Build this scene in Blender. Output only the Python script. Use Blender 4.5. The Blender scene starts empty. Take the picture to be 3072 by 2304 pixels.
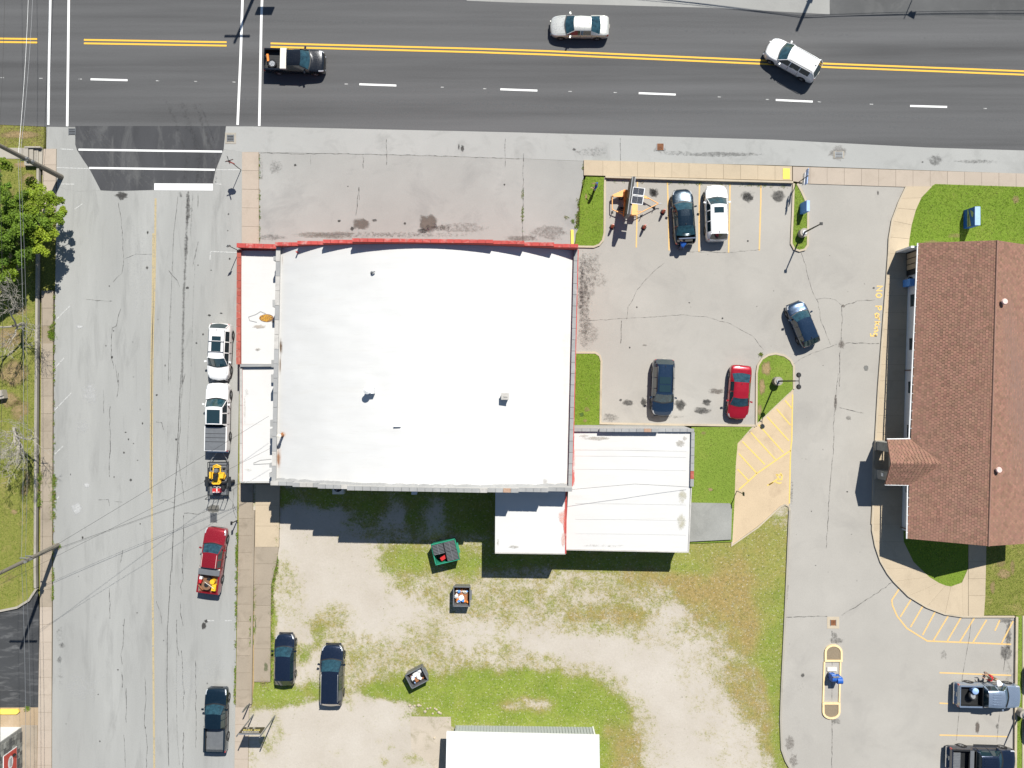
import bpy, bmesh, math, random
from mathutils import Vector, Matrix, noise as mnoise
random.seed(7)
R = math.radians
# ------------------------------------------------------------------ camera, sky, sun, exposure
S, H, CX, CY = 0.029, 72.0, 1536.0, 1152.0     # metres per survey unit, camera height, nadir
scene = bpy.context.scene
col = scene.collection
cam = bpy.data.cameras.new('camera'); camo = bpy.data.objects.new('camera', cam); col.objects.link(camo)
camo.location = (0, 0, H); cam.sensor_width = 36.0; cam.lens = 18.0 * H / (CX * S)
cam.clip_start = 0.5; cam.clip_end = 5000
scene.camera = camo
SUN_EL, SUN_AZ = 52.6, 23.0
world = bpy.data.worlds.new('World'); scene.world = world; world.use_nodes = True
wn = world.node_tree.nodes; wn.clear()
sky = wn.new('ShaderNodeTexSky'); sky.sky_type = 'NISHITA'; sky.sun_disc = False
sky.sun_elevation = R(SUN_EL); sky.sun_rotation = R(SUN_AZ); sky.air_density = 1.15; sky.dust_density = 0.2; sky.ozone_density = 2.2
bg = wn.new('ShaderNodeBackground'); bg.inputs[1].default_value = 0.06
wo = wn.new('ShaderNodeOutputWorld')
world.node_tree.links.new(sky.outputs[0], bg.inputs[0]); world.node_tree.links.new(bg.outputs[0], wo.inputs[0])
sl = bpy.data.lights.new('sun', 'SUN'); sl.energy = 5.0; sl.angle = R(0.5); sl.color = (1.0, 0.97, 0.905)
so = bpy.data.objects.new('sun', sl); col.objects.link(so)
sv = Vector((math.sin(R(SUN_AZ)) * math.cos(R(SUN_EL)), math.cos(R(SUN_AZ)) * math.cos(R(SUN_EL)), math.sin(R(SUN_EL))))
so.rotation_euler = (-sv).to_track_quat('-Z', 'Y').to_euler(); so.location = (30, 60, 90)
vs = scene.view_settings; vs.view_transform = 'Standard'; vs.look = 'None'; vs.gamma = 1.0; vs.use_curve_mapping = False
vs.exposure = 0.37
scene.cycles.max_bounces = 6; scene.cycles.diffuse_bounces = 2; scene.cycles.glossy_bounces = 2
scene.cycles.transparent_max_bounces = 12
# ------------------------------------------------------------------ survey helpers
def G(p, z=0.0):
    "ground-plan metres of a survey point that was sighted at height z"
    f = 1 - z / H
    return Vector(((p[0] - CX) * S * f, -(p[1] - CY) * S * f, z))
KX = {'A': 0, 'B': 760, 'C': 1520, 'D': 2272}; KY = {'1': 0, '2': 560, '3': 1120, '4': 1704}
def Q(reg, *pts):
    ox, oy = KX[reg[0]], KY[reg[1]]
    return [(ox + x / 2.765, oy + y / 2.765) for x, y in pts]
# ------------------------------------------------------------------ materials
class NT:
    def __init__(s, name):
        s.m = bpy.data.materials.new(name); s.m.use_nodes = True
        s.t = s.m.node_tree; s.n = s.t.nodes; s.n.clear()
        s.out = s.n.new('ShaderNodeOutputMaterial'); s.b = s.n.new('ShaderNodeBsdfPrincipled')
        s.t.links.new(s.b.outputs[0], s.out.inputs[0])
        s.geo = None
    def pos(s, sc=(1, 1, 1), obj=False):
        if obj: src = s.n.new('ShaderNodeTexCoord').outputs['Object']
        else:
            if s.geo is None: s.geo = s.n.new('ShaderNodeNewGeometry')
            src = s.geo.outputs['Position']
        mp = s.n.new('ShaderNodeMapping'); mp.inputs['Scale'].default_value = sc
        s.t.links.new(src, mp.inputs[0]); return mp.outputs[0]
    def L(s, a, b): s.t.links.new(a, b)
    def put(s, sock, v):
        if hasattr(v, 'is_linked') or isinstance(v, bpy.types.NodeSocket): s.L(v, sock)
        elif isinstance(v, (tuple, list)) and len(v) == 3 and sock.type == 'RGBA': sock.default_value = (*v, 1)
        else: sock.default_value = v
    def noise(s, sc, det=4, rough=.55, st=(1, 1, 1), obj=False, dist=0):
        n = s.n.new('ShaderNodeTexNoise'); n.inputs['Scale'].default_value = sc; n.inputs['Detail'].default_value = det
        n.inputs['Roughness'].default_value = rough; n.inputs['Distortion'].default_value = dist
        s.L(s.pos(st, obj), n.inputs['Vector']); return n.outputs['Fac']
    def voro(s, sc, st=(1, 1, 1)):
        n = s.n.new('ShaderNodeTexVoronoi'); n.inputs['Scale'].default_value = sc; s.L(s.pos(st), n.inputs['Vector']); return n
    def rng(s, v, a, b, c=0.0, d=1.0):
        n = s.n.new('ShaderNodeMapRange'); s.put(n.inputs[0], v)
        for i, q in enumerate((a, b, c, d)): s.put(n.inputs[i + 1], q)
        return n.outputs[0]
    def mth(s, op, a, b=0.0):
        n = s.n.new('ShaderNodeMath'); n.operation = op; s.put(n.inputs[0], a); s.put(n.inputs[1], b); return n.outputs[0]
    def mix(s, f, a, b, mode='MIX'):
        n = s.n.new('ShaderNodeMix'); n.data_type = 'RGBA'; n.blend_type = mode
        s.put(n.inputs[0], f); s.put(n.inputs[6], a); s.put(n.inputs[7], b); return n.outputs[2]
    def attr(s, name):
        n = s.n.new('ShaderNodeAttribute'); n.attribute_name = name; return n
    def rnd(s): return s.n.new('ShaderNodeObjectInfo').outputs['Random']
    def bump(s, h, strength=.3, dist=.02):
        n = s.n.new('ShaderNodeBump'); n.inputs['Strength'].default_value = strength; n.inputs['Distance'].default_value = dist
        s.L(h, n.inputs['Height']); s.L(n.outputs[0], s.b.inputs['Normal'])
    def fin(s, c, rough=.8, metal=0, coat=0, spec=.5):
        s.put(s.b.inputs['Base Color'], c); s.put(s.b.inputs['Roughness'], rough); s.b.inputs['Metallic'].default_value = metal
        s.b.inputs['Coat Weight'].default_value = coat; s.b.inputs['Coat Roughness'].default_value = .04
        s.b.inputs['Specular IOR Level'].default_value = spec
        return s.m
def sc3(c, f): return tuple(min(1, v * f) for v in c)
def ground_mat(name, c, var=.15, fine=.18, big=.12, med=.6, st=(1, 1, 1), rough=.92, dirt=None, dirtamt=.35, grain=16, rand=0.0, bump=.25, dsc=.35):
    t = NT(name)
    b = t.noise(big, 5, .6, st)
    k = t.mix(t.rng(b, .3, .7), sc3(c, 1 - var), sc3(c, 1 + var * .7))
    m = t.noise(med, 6, .65, st)
    k = t.mix(t.rng(m, .35, .65, 0, .5), k, sc3(c, 1 - var * .6))
    f = t.noise(grain, 3, .7)
    k = t.mix(fine, k, t.mix(t.rng(f, .3, .7), sc3(c, .45), sc3(c, 1.6)))
    if dirt:
        d = t.noise(dsc, 7, .68, st, dist=.6)
        k = t.mix(t.rng(d, .52, .72, 0, dirtamt), k, dirt)
    if rand:
        k = t.mix(t.rng(t.rnd(), 0, 1, 0, rand), k, sc3(c, .62))
    t.bump(f, bump, .01)
    return t.fin(k, rough, spec=.3)
def plain(name, c, rough=.6, metal=0, coat=0, var=.12, sc=3, spec=.5, bump=0):
    t = NT(name)
    n = t.noise(sc, 5, .6, obj=False)
    k = t.mix(t.rng(n, .3, .7), sc3(c, 1 - var), sc3(c, 1 + var * .6))
    if bump: t.bump(t.noise(sc * 6, 3), bump, .01)
    return t.fin(k, rough, metal, coat, spec)
M = {}
def paint(name, c, metal=.35, rough=.28):
    t = NT(name); n = t.noise(1.3, 3, .5)
    dust = t.noise(9, 4, .7)
    k = t.mix(t.rng(n, .3, .7), sc3(c, .94), sc3(c, 1.05))
    k = t.mix(t.rng(dust, .45, .8, 0, .02), k, (.45, .42, .38))
    return t.fin(k, t.rng(dust, .3, .8, rough * .8, rough * 1.4), metal, 1.0)
M['asphalt'] = None
def road_asphalt():
    t = NT('road_asphalt'); c = (.074, .074, .075)
    band = t.noise(1.0, 4, .55, (.012, .42, 1)); band2 = t.noise(1.0, 5, .6, (.05, 1.5, 1))
    k = t.mix(t.rng(band, .36, .66), sc3(c, .68), sc3(c, 1.62))
    k = t.mix(t.rng(band2, .38, .72, 0, .42), k, sc3(c, 1.75))
    big = t.noise(.13, 4); k = t.mix(t.rng(big, .35, .7, 0, .3), k, sc3(c, 1.35))
    f = t.noise(14, 3, .75); k = t.mix(.22, k, t.mix(t.rng(f, .3, .7), sc3(c, .25), sc3(c, 2.6)))
    sp = t.noise(7, 2, .9, (.6, 2.2, 1)); k = t.mix(t.rng(sp, .70, .80, 0, .35), k, (.2, .2, .19))
    t.bump(f, .3, .01)
    return t.fin(k, .85, spec=.35)
M['asphalt'] = road_asphalt()
M['apron'] = ground_mat('fresh_asphalt', (.062, .063, .067), .3, .2, .3, 1.2, (2.2, .6, 1), dirt=(.17, .17, .165), dirtamt=.5)
M['lot_asphalt'] = ground_mat('worn_black_asphalt', (.05, .052, .055), .3, .2, .2, 1.0, (.5, 2.5, 1), dirt=(.17, .17, .17), dirtamt=.7, dsc=.9)
M['drive_asphalt'] = ground_mat('grey_asphalt', (.095, .096, .096), .25, .2, .2, 1.0, dirt=(.16, .16, .155), dirtamt=.5)
M['street'] = ground_mat('old_street', (.325, .325, .310), .20, .19, .09, .8, (2.2, .35, 1), dirt=(.22, .22, .21), dirtamt=.6, dsc=.45)
M['gutter'] = ground_mat('gutter_concrete', (.35, .35, .335), .10, .12, .12, .6, dirt=(.2, .2, .19), dirtamt=.45, dsc=.4)
M['forecourt'] = ground_mat('forecourt_concrete', (.325, .322, .305), .17, .13, .10, .6, dirt=(.2, .2, .195), dirtamt=.5, dsc=.22)
M['parking'] = ground_mat('parking_pavement', (.365, .345, .312), .13, .12, .10, .5, dirt=(.27, .255, .235), dirtamt=.5, dsc=.25)
M['parking2'] = ground_mat('pale_parking_pavement', (.36, .35, .325), .09, .12, .10, .5, dirt=(.24, .23, .22), dirtamt=.5, dsc=.25)
M['tan'] = ground_mat('tan_concrete', (.47, .385, .275), .10, .12, .25, 1.2, dirt=(.3, .24, .17), dirtamt=.35, rand=.10, dsc=.8)
M['pink'] = ground_mat('pale_concrete', (.42, .355, .29), .10, .12, .25, 1.2, dirt=(.28, .23, .18), dirtamt=.35, rand=.12, dsc=.8)
M['oldwalk'] = ground_mat('old_walk_concrete', (.34, .285, .22), .18, .16, .3, 1.4, dirt=(.18, .15, .11), dirtamt=.6, rand=.22, dsc=.7)
M['joint'] = ground_mat('joint_grit', (.27, .22, .155), .3, .3, .5, 2)
M['kerb'] = ground_mat('kerb_concrete', (.47, .40, .30), .15, .15, .3, 1.5, dirt=(.28, .24, .18), dirtamt=.6)
M['kerb_grey'] = ground_mat('kerb_grey_concrete', (.36, .33, .28), .15, .15, .3, 1.5, dirt=(.22, .2, .16), dirtamt=.6)
M['greypad'] = ground_mat('grey_pad', (.29, .29, .27), .15, .15, .4, 1.5, dirt=(.16, .16, .15), dirtamt=.5)
M['padtan'] = ground_mat('worn_tan_pad', (.52, .405, .27), .10, .12, .3, 1.0, dirt=(.30, .22, .15), dirtamt=.45, dsc=.5)
M['brown_inner'] = ground_mat('brown_gravel', (.24, .19, .13), .2, .3, .5, 2)
M['dirt'] = ground_mat('bare_dirt', (.34, .255, .165), .2, .3, .4, 2, dirt=(.45, .36, .27), dirtamt=.6)
M['drygrass'] = ground_mat('dry_grass', (.36, .26, .13), .25, .4, .3, 1.5, dirt=(.17, .18, .05), dirtamt=.6, grain=11)
def weathered_paint(name, c, hole=.56, sc=5, amt=1.0):
    t = NT(name); n = t.noise(sc, 5, .75); g = t.noise(18, 3, .8)
    al = t.rng(t.mth('ADD', t.mth('MULTIPLY', n, .6), t.mth('MULTIPLY', g, .4)), hole, hole + .10, amt, 0)
    t.fin(t.mix(t.rng(g, .3, .7, 0, .4), c, sc3(c, .8)), .8)
    t.L(al, t.b.inputs['Alpha']); return t.m
M['white_line'] = weathered_paint('white_road_paint', (.80, .80, .78), .66)
M['white_old'] = weathered_paint('old_white_paint', (.62, .62, .60), .49, 5, .75)
M['yellow_line'] = weathered_paint('yellow_road_paint', (.80, .46, .055), .68)
M['yellow_old'] = weathered_paint('old_yellow_paint', (.52, .42, .24), .52, 3, .8)
M['stall'] = weathered_paint('stall_paint', (.76, .50, .20), .58, 3, .9)
M['stall2'] = weathered_paint('faded_stall_paint', (.80, .58, .16), .57, 2, .85)
M['lettering'] = weathered_paint('hand_paint', (.85, .55, .16), .64, 3)
M['yellow_kerb'] = plain('yellow_kerb_paint', (.80, .58, .10), .7)
M['peach_kerb'] = plain('peach_kerb_paint', (.80, .60, .33), .8)
def decal():
    t = NT('stain'); a = t.attr('sc'); n = t.noise(3.2, 6, .75); n2 = t.noise(15, 3, .7)
    q = t.mth('ADD', t.mth('MULTIPLY', n, .65), t.mth('MULTIPLY', n2, .35))
    al = t.rng(t.mth('ADD', a.outputs['Alpha'], t.mth('MULTIPLY', t.mth('SUBTRACT', q, .5), 1.6)), .22, .95, 0, 1)
    al = t.mth('MULTIPLY', al, t.rng(a.outputs['Alpha'], 0, .1, 0, 1))
    t.fin(a.outputs['Color'], .85); t.L(al, t.b.inputs['Alpha']); return t.m
M['decal'] = decal()
def crack():
    t = NT('crack_filler'); n = t.noise(2.3, 5, .75)
    t.fin((.06, .058, .055), .9); t.L(t.rng(n, .34, .56, .85, .12), t.b.inputs['Alpha']); return t.m
M['crack'] = crack()
def grass_mat(name, g1, g2, dry, dryamt=.35, dsc=.35):
    t = NT(name)
    a = t.noise(.35, 5, .6); f = t.noise(9, 4, .75); v = t.noise(26, 3, .8)
    k = t.mix(t.rng(a, .32, .68), g1, g2)
    k = t.mix(t.rng(t.noise(dsc, 6, .7), .53, .68, 0, dryamt), k, dry)
    k = t.mix(.5, k, t.mix(t.rng(f, .3, .7), sc3(g1, .5), sc3(g2, 1.7)))
    k = t.mix(t.rng(v, .35, .65, 0, .3), k, sc3(g1, .5))
    t.bump(f, .7, .05)
    return t.fin(k, .95, spec=.15)
M['lawn'] = grass_mat('lawn_grass', (.135, .205, .028), (.185, .255, .040), (.27, .20, .08), .35)
M['lawn_rich'] = grass_mat('rich_lawn_grass', (.120, .195, .022), (.170, .245, .032), (.20, .17, .05), .35)
M['lawn_dry'] = grass_mat('thin_lawn_grass', (.17, .19, .038), (.215, .215, .055), (.40, .29, .14), .85, .6)
def lot_mat():
    t = NT('patchy_lot_ground')
    a = t.attr('mask'); sep = t.n.new('ShaderNodeSeparateColor'); t.L(a.outputs['Color'], sep.inputs[0])
    cov, dry, lush = sep.outputs[0], sep.outputs[1], sep.outputs[2]
    n1 = t.noise(1.0, 5, .7); n2 = t.noise(3.4, 5, .8); n3 = t.noise(6.5, 3, .85)
    q = t.mth('ADD', t.mth('ADD', t.mth('MULTIPLY', n1, .20), t.mth('MULTIPLY', n2, .42)), t.mth('MULTIPLY', n3, .38)); q = t.mth('ADD', t.mth('MULTIPLY', q, 2.6), -.80)
    thr = t.rng(cov, 0, 1, .14, .92)
    al = t.rng(t.mth('SUBTRACT', thr, q), -.17, .17, 0, 1)
    gr = (.505, .45, .38)
    gv = t.mix(t.rng(t.noise(.25, 5), .3, .7), sc3(gr, .88), (.52, .475, .415))
    gv = t.mix(t.rng(n3, .3, .7, 0, .38), gv, sc3(gr, .62))
    gv = t.mix(t.rng(t.noise(13, 2, .8), .62, .7, 0, .5), gv, (.6, .55, .48))
    gv = t.mix(t.rng(cov, .1, .6, 0, .5), gv, (.42, .35, .22))
    g = t.mix(t.rng(t.noise(.5, 5), .32, .68), (.16, .225, .028), (.23, .285, .045))
    g = t.mix(lush, t.mix(.5, g, (.29, .27, .10)), g)
    g = t.mix(dry, g, t.mix(t.rng(n2, .35, .65), (.36, .26, .10), (.24, .185, .065)))
    g = t.mix(t.rng(n2, .42, .66, 0, .45), g, t.mix(.5, g, (.03, .045, .01)))
    g = t.mix(t.rng(n3, .52, .72, 0, .4), g, (.38, .35, .18))
    k = t.mix(al, gv, g)
    dots = t.noise(3.6, 4, .8); sp = t.mth('ADD', t.mth('MULTIPLY', dots, .7), t.mth('MULTIPLY', cov, .26))
    k = t.mix(t.mth('MULTIPLY', t.rng(sp, .475, .54, 0, .6), t.rng(cov, .35, .8, 1, 0)), k, t.mix(t.rng(n3, .4, .6), (.075, .105, .02), (.13, .17, .035)))
    wht = t.noise(5.2, 2, .8); k = t.mix(t.mth('MULTIPLY', t.rng(wht, .60, .66, 0, .6), t.rng(cov, .2, .6, 0, 1)), k, (.50, .46, .38))
    t.bump(t.mth('ADD', n2, t.mth('MULTIPLY', al, .6)), .5, .04)
    return t.fin(k, .95, spec=.15)
M['lot'] = lot_mat()
def membrane(name, c, dirt=(.45, .42, .37), amt=.35, warm=False):
    t = NT(name)
    a = t.noise(.25, 5, .6); k = t.mix(t.rng(a, .3, .7), sc3(c, .96), c)
    s = t.noise(.5, 6, .7, (.25, 2.0, 1)); k = t.mix(t.rng(s, .58, .78, 0, amt), k, dirt)
    w = t.noise(6, 4, .7); k = t.mix(t.rng(w, .5, .8, 0, .12), k, dirt)
    t.bump(t.noise(1.1, 5, .6, (.3, 2.4, 1)), .25, .03)
    return t.fin(k, .6)
M['membrane'] = membrane('white_roof_membrane', (.60, .595, .58), amt=.22)
M['membrane2'] = membrane('stained_roof_membrane', (.59, .58, .56), amt=.42)
M['metalroof'] = plain('white_metal_roof', (.66, .67, .68), .4, var=.04)
M['siding'] = plain('grey_siding', (.40, .42, .42), .6, var=.05)
M['redcap'] = ground_mat('red_cap_paint', (.46, .075, .065), .2, .12, .5, 2.5, dirt=(.55, .42, .38), dirtamt=.55, dsc=1.8)
M['redtile'] = ground_mat('faded_red_tile', (.40, .10, .075), .25, .15, .5, 2.5, dirt=(.5, .3, .22), dirtamt=.6, dsc=1.8, rand=.4)
M['greycap'] = ground_mat('grey_cap_metal', (.33, .33, .325), .2, .12, .5, 2.5, dirt=(.45, .44, .42), dirtamt=.6, dsc=1.8, rand=.3)
M['browncap'] = ground_mat('brown_cap_block', (.42, .27, .19), .2, .12, .5, 2.5, dirt=(.5, .45, .38), dirtamt=.6, dsc=1.8, rand=.3)
M['whitecap'] = ground_mat('chalky_cap', (.48, .46, .43), .25, .15, .5, 2.5, dirt=(.28, .27, .25), dirtamt=.7, dsc=1.8, rand=.3)
M['wall'] = ground_mat('painted_block_wall', (.45, .44, .42), .12, .1, .4, 2)
M['redwall'] = ground_mat('red_painted_wall', (.50, .09, .07), .12, .1, .4, 2)
M['whitewall'] = plain('white_wall', (.74, .74, .72), .8, var=.06)
M['stonewall'] = ground_mat('grey_stone', (.27, .27, .25), .4, .3, 1.2, 6, dirt=(.4, .4, .37), dirtamt=.8, dsc=4)
M['shingle'] = None
def shingle():
    t = NT('brown_shingle'); a = t.attr('sc'); n = t.noise(.5, 4); f = t.noise(20, 3, .8)
    k = t.mix(t.rng(n, .3, .7, 0, .25), a.outputs['Color'], (.30, .185, .145))
    k = t.mix(t.rng(f, .3, .7, 0, .2), k, (.2, .12, .1)); t.bump(f, .3, .01)
    return t.fin(k, .92, spec=.2)
M['shingle'] = shingle()
M['dark'] = plain('black_plastic', (.012, .013, .014), .55)
M['darkmetal'] = plain('dark_metal', (.03, .033, .036), .45, .3)
M['steel'] = plain('galvanised_steel', (.42, .43, .44), .4, .7)
M['chrome'] = plain('chrome', (.75, .76, .78), .15, .95, var=.03)
M['greymetal'] = plain('grey_metal', (.20, .21, .22), .45, .4)
M['rubber'] = plain('tyre_rubber', (.020, .020, .021), .85)
M['glass'] = plain('tinted_glass', (.015, .035, .042), .05, 0, 1, var=.05, spec=.8)
M['shieldglass'] = plain('windscreen_glass', (.018, .058, .075), .05, 0, 1, var=.6, sc=3.5, spec=.9)
M['lampglass'] = plain('lamp_glass', (.62, .64, .66), .12, .3, 1)
M['tail'] = plain('red_lens', (.45, .02, .02), .2, 0, 1)
M['rust'] = ground_mat('rusty_steel', (.36, .15, .065), .4, .25, 1.5, 6, dirt=(.12, .05, .03), dirtamt=.8, dsc=3)
M['wood'] = ground_mat('weathered_pole_wood', (.21, .19, .155), .25, .2, .5, 3, (1, 1, 1), dirt=(.11, .1, .08), dirtamt=.6, dsc=2)
M['barkpale'] = ground_mat('pale_bark', (.38, .35, .30), .3, .2, .7, 4)
M['bark'] = ground_mat('brown_bark', (.14, .11, .08), .3, .2, .7, 4)
for nm, c in dict(white=(.78, .78, .77), red=(.50, .02, .02), crimson=(.42, .012, .05), blue=(.012, .10, .42), skyblue=(.10, .30, .70),
                  orange=(.80, .24, .03), paleorange=(.82, .42, .14), yellow=(.80, .46, .02), green=(.012, .22, .13), black=(.010, .010, .011),
                  skin=(.52, .30, .21), skin2=(.30, .16, .10), denim=(.06, .09, .17), khaki=(.36, .28, .18), hair=(.06, .035, .02),
                  cream=(.70, .66, .58), grey=(.28, .28, .28), signyellow=(.85, .72, .25), paleblue=(.32, .48, .80), cell=(.035, .04, .055),
                  maroonred=(.55, .07, .05), brown=(.2, .11, .06), pinkish=(.75, .55, .5), teal=(.1, .35, .4)).items():
    M[nm] = plain(nm + '_coat', c, .55)
def leafmat():
    t = NT('tree_leaf'); a = t.attr('sc'); t.fin(a.outputs['Color'], .6, spec=.25)
    tr = t.n.new('ShaderNodeBsdfTranslucent'); mx = t.n.new('ShaderNodeMixShader'); mx.inputs[0].default_value = .3
    t.L(a.outputs['Color'], tr.inputs[0]); t.L(t.b.outputs[0], mx.inputs[1]); t.L(tr.outputs[0], mx.inputs[2]); t.L(mx.outputs[0], t.out.inputs[0])
    return t.m
M['leaf'] = leafmat()
# ------------------------------------------------------------------ object helpers
def link(name, me, parent=None, **props):
    o = bpy.data.objects.new(name, me); col.objects.link(o)
    if parent is not None: o.parent = parent
    for k, v in props.items():
        if v is not None: o[k] = v
    return o
def mesh(name, verts, faces, m, smooth=False, sharp=None):
    me = bpy.data.meshes.new(name); me.from_pydata([tuple(v) for v in verts], [], faces)
    for mm in (m if isinstance(m, list) else [m]): me.materials.append(mm)
    if smooth:
        me.polygons.foreach_set('use_smooth', [True] * len(me.polygons))
        if sharp: me.set_sharp_from_angle(angle=R(sharp))
    me.update(); return me
def empty(name, loc, rz=0.0, **props):
    o = link(name, None, None, **props); o.location = loc; o.rotation_euler = (0, 0, rz); o.empty_display_size = .3; return o
class MB:
    "collects boxes, tubes and prisms into one mesh"
    def __init__(s): s.v = []; s.f = []; s.mi = []; s.cur = 0
    def add(s, vs, fs):
        b = len(s.v); s.v += [tuple(v) for v in vs]; s.f += [tuple(i + b for i in f) for f in fs]; s.mi += [s.cur] * len(fs); return s
    def box(s, c, d, rz=0.0, rot=None):
        x, y, z = d[0] / 2, d[1] / 2, d[2] / 2
        pts = [Vector(p) for p in ((-x, -y, -z), (x, -y, -z), (x, y, -z), (-x, y, -z), (-x, -y, z), (x, -y, z), (x, y, z), (-x, y, z))]
        m = rot if rot is not None else Matrix.Rotation(rz, 3, 'Z')
        return s.add([m @ p + Vector(c) for p in pts], [(3, 2, 1, 0), (4, 5, 6, 7), (0, 1, 5, 4), (1, 2, 6, 5), (2, 3, 7, 6), (3, 0, 4, 7)])
    def tube(s, pts, r, n=6, r2=None, cap=True):
        pts = [Vector(p) for p in pts]; k = len(pts); vs = []; fs = []
        for i, p in enumerate(pts):
            d = (pts[min(i + 1, k - 1)] - pts[max(i - 1, 0)]).normalized()
            a = d.cross(Vector((0, 0, 1)) if abs(d.z) < .9 else Vector((1, 0, 0))).normalized(); b = d.cross(a)
            rr = r if r2 is None else r + (r2 - r) * i / max(1, k - 1)
            for j in range(n):
                t = 2 * math.pi * j / n; vs.append(p + a * math.cos(t) * rr + b * math.sin(t) * rr)
        for i in range(k - 1):
            for j in range(n): fs.append((i * n + j, i * n + (j + 1) % n, (i + 1) * n + (j + 1) % n, (i + 1) * n + j))
        if cap: fs.append(tuple(range(n))[::-1]); fs.append(tuple((k - 1) * n + j for j in range(n)))
        return s.add(vs, fs)
    def cyl(s, c, r, h, n=20, r2=None):
        return s.tube([c, (c[0], c[1], c[2] + h)], r, n, r if r2 is None else r2)
    def prism(s, poly, z0, z1):
        n = len(poly)
        if area(poly) < 0: poly = poly[::-1]
        vs = [(p[0], p[1], z0) for p in poly] + [(p[0], p[1], z1) for p in poly]
        fs = [tuple(range(n))[::-1], tuple(range(n, 2 * n))] + [(i, (i + 1) % n, n + (i + 1) % n, n + i) for i in range(n)]
        return s.add(vs, fs)
    def make(s, name, m, smooth=False, sharp=35):
        me = mesh(name, s.v, s.f, m, smooth, sharp)
        if isinstance(m, list): me.polygons.foreach_set('material_index', s.mi)
        return me
    def obj(s, name, m, parent=None, smooth=False, **props): return link(name, s.make(name, m, smooth), parent, **props)
def area(p): return sum(p[i][0] * p[(i + 1) % len(p)][1] - p[(i + 1) % len(p)][0] * p[i][1] for i in range(len(p))) / 2
def flat(pts, z): return [tuple(G(p))[:2] + (z,) for p in pts]
def tri_flat(name, polys, z, m, **props):
    "flat sheets (survey points) triangulated at height z"
    bm = bmesh.new()
    for poly in polys:
        vs = [bm.verts.new(v) for v in flat(poly, z)]
        f = bm.faces.new(vs)
        f.normal_update()
        if f.normal.z < 0: f.normal_flip()
    bmesh.ops.triangulate(bm, faces=bm.faces[:], ngon_method='EAR_CLIP')
    me = bpy.data.meshes.new(name); bm.to_mesh(me); bm.free(); me.materials.append(m)
    return link(name, me, props.pop('parent', None), **props)
def slab(name, pts, z0, z1, m, parent=None, zs=0.0, bev=0.0, **props):
    "solid plate from survey points"
    bm = bmesh.new(); P = [G(p, zs) for p in pts]
    if area(P) < 0: P = P[::-1]
    vs = [bm.verts.new((p.x, p.y, z1)) for p in P]; f = bm.faces.new(vs)
    r = bmesh.ops.extrude_face_region(bm, geom=[f])
    ev = [e for e in r['geom'] if isinstance(e, bmesh.types.BMVert)]
    for v in ev: v.co.z = z0
    bmesh.ops.recalc_face_normals(bm, faces=bm.faces[:])
    bmesh.ops.triangulate(bm, faces=bm.faces[:], ngon_method='EAR_CLIP')
    me = bpy.data.meshes.new(name); bm.to_mesh(me); bm.free(); me.materials.append(m)
    return link(name, me, parent, **props)
def ribbon_pts(line, w, closed=False):
    "left/right offset points of a polyline in metres"
    n = len(line); L = []; Rr = []
    for i, p in enumerate(line):
        a = line[i - 1] if (i > 0 or closed) else p; b = line[(i + 1) % n] if (i < n - 1 or closed) else p
        d1 = (Vector(p[:2]) - Vector(a[:2])); d2 = (Vector(b[:2]) - Vector(p[:2]))
        d1 = d1.normalized() if d1.length > 1e-6 else d2.normalized(); d2 = d2.normalized() if d2.length > 1e-6 else d1
        nn = Vector((-(d1 + d2).y, (d1 + d2).x)); nn = nn.normalized() if nn.length > 1e-6 else Vector((-d1.y, d1.x))
        cs = max(.5, nn.dot(Vector((-d1.y, d1.x)))); nn = nn / cs
        L.append((p[0] + nn.x * w / 2, p[1] + nn.y * w / 2)); Rr.append((p[0] - nn.x * w / 2, p[1] - nn.y * w / 2))
    return L, Rr
def kerb(name, pts, w, z0, z1, m, closed=False, parent=None, kind='structure', **props):
    line = [tuple(G(p))[:2] for p in pts]; L, Rr = ribbon_pts(line, w, closed); n = len(line); mb = MB()
    vs = [(a[0], a[1], z) for z in (z0, z1) for a in L] + [(a[0], a[1], z) for z in (z0, z1) for a in Rr]; fs = []
    for i in range(n if closed else n - 1):
        j = (i + 1) % n
        fs += [(n + i, 3 * n + i, 3 * n + j, n + j), (i, n + i, n + j, j), (2 * n + i, 2 * n + j, 3 * n + j, 3 * n + i)]
    if not closed: fs += [(0, 2 * n, 3 * n, n), (n - 1, 2 * n - 1, 4 * n - 1, 3 * n - 1)]
    mb.add(vs, fs); me = mb.make(name, m)
    bm = bmesh.new(); bm.from_mesh(me); bmesh.ops.recalc_face_normals(bm, faces=bm.faces[:]); bm.to_mesh(me); bm.free()
    if parent is not None: kind = None
    return link(name, me, parent, kind=kind, **props)
def line_strips(name, segs, w, z, m, **props):
    mb = MB()
    for s in segs:
        ww = w
        if isinstance(s, tuple) and isinstance(s[0], list): s, ww = s
        line = [tuple(G(p))[:2] for p in s]; L, Rr = ribbon_pts(line, ww); n = len(line)
        mb.add([(a[0], a[1], z) for a in L] + [(a[0], a[1], z) for a in Rr], [(n + i, n + i + 1, i + 1, i) for i in range(n - 1)])
    return mb.obj(name, m, **props)
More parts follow.
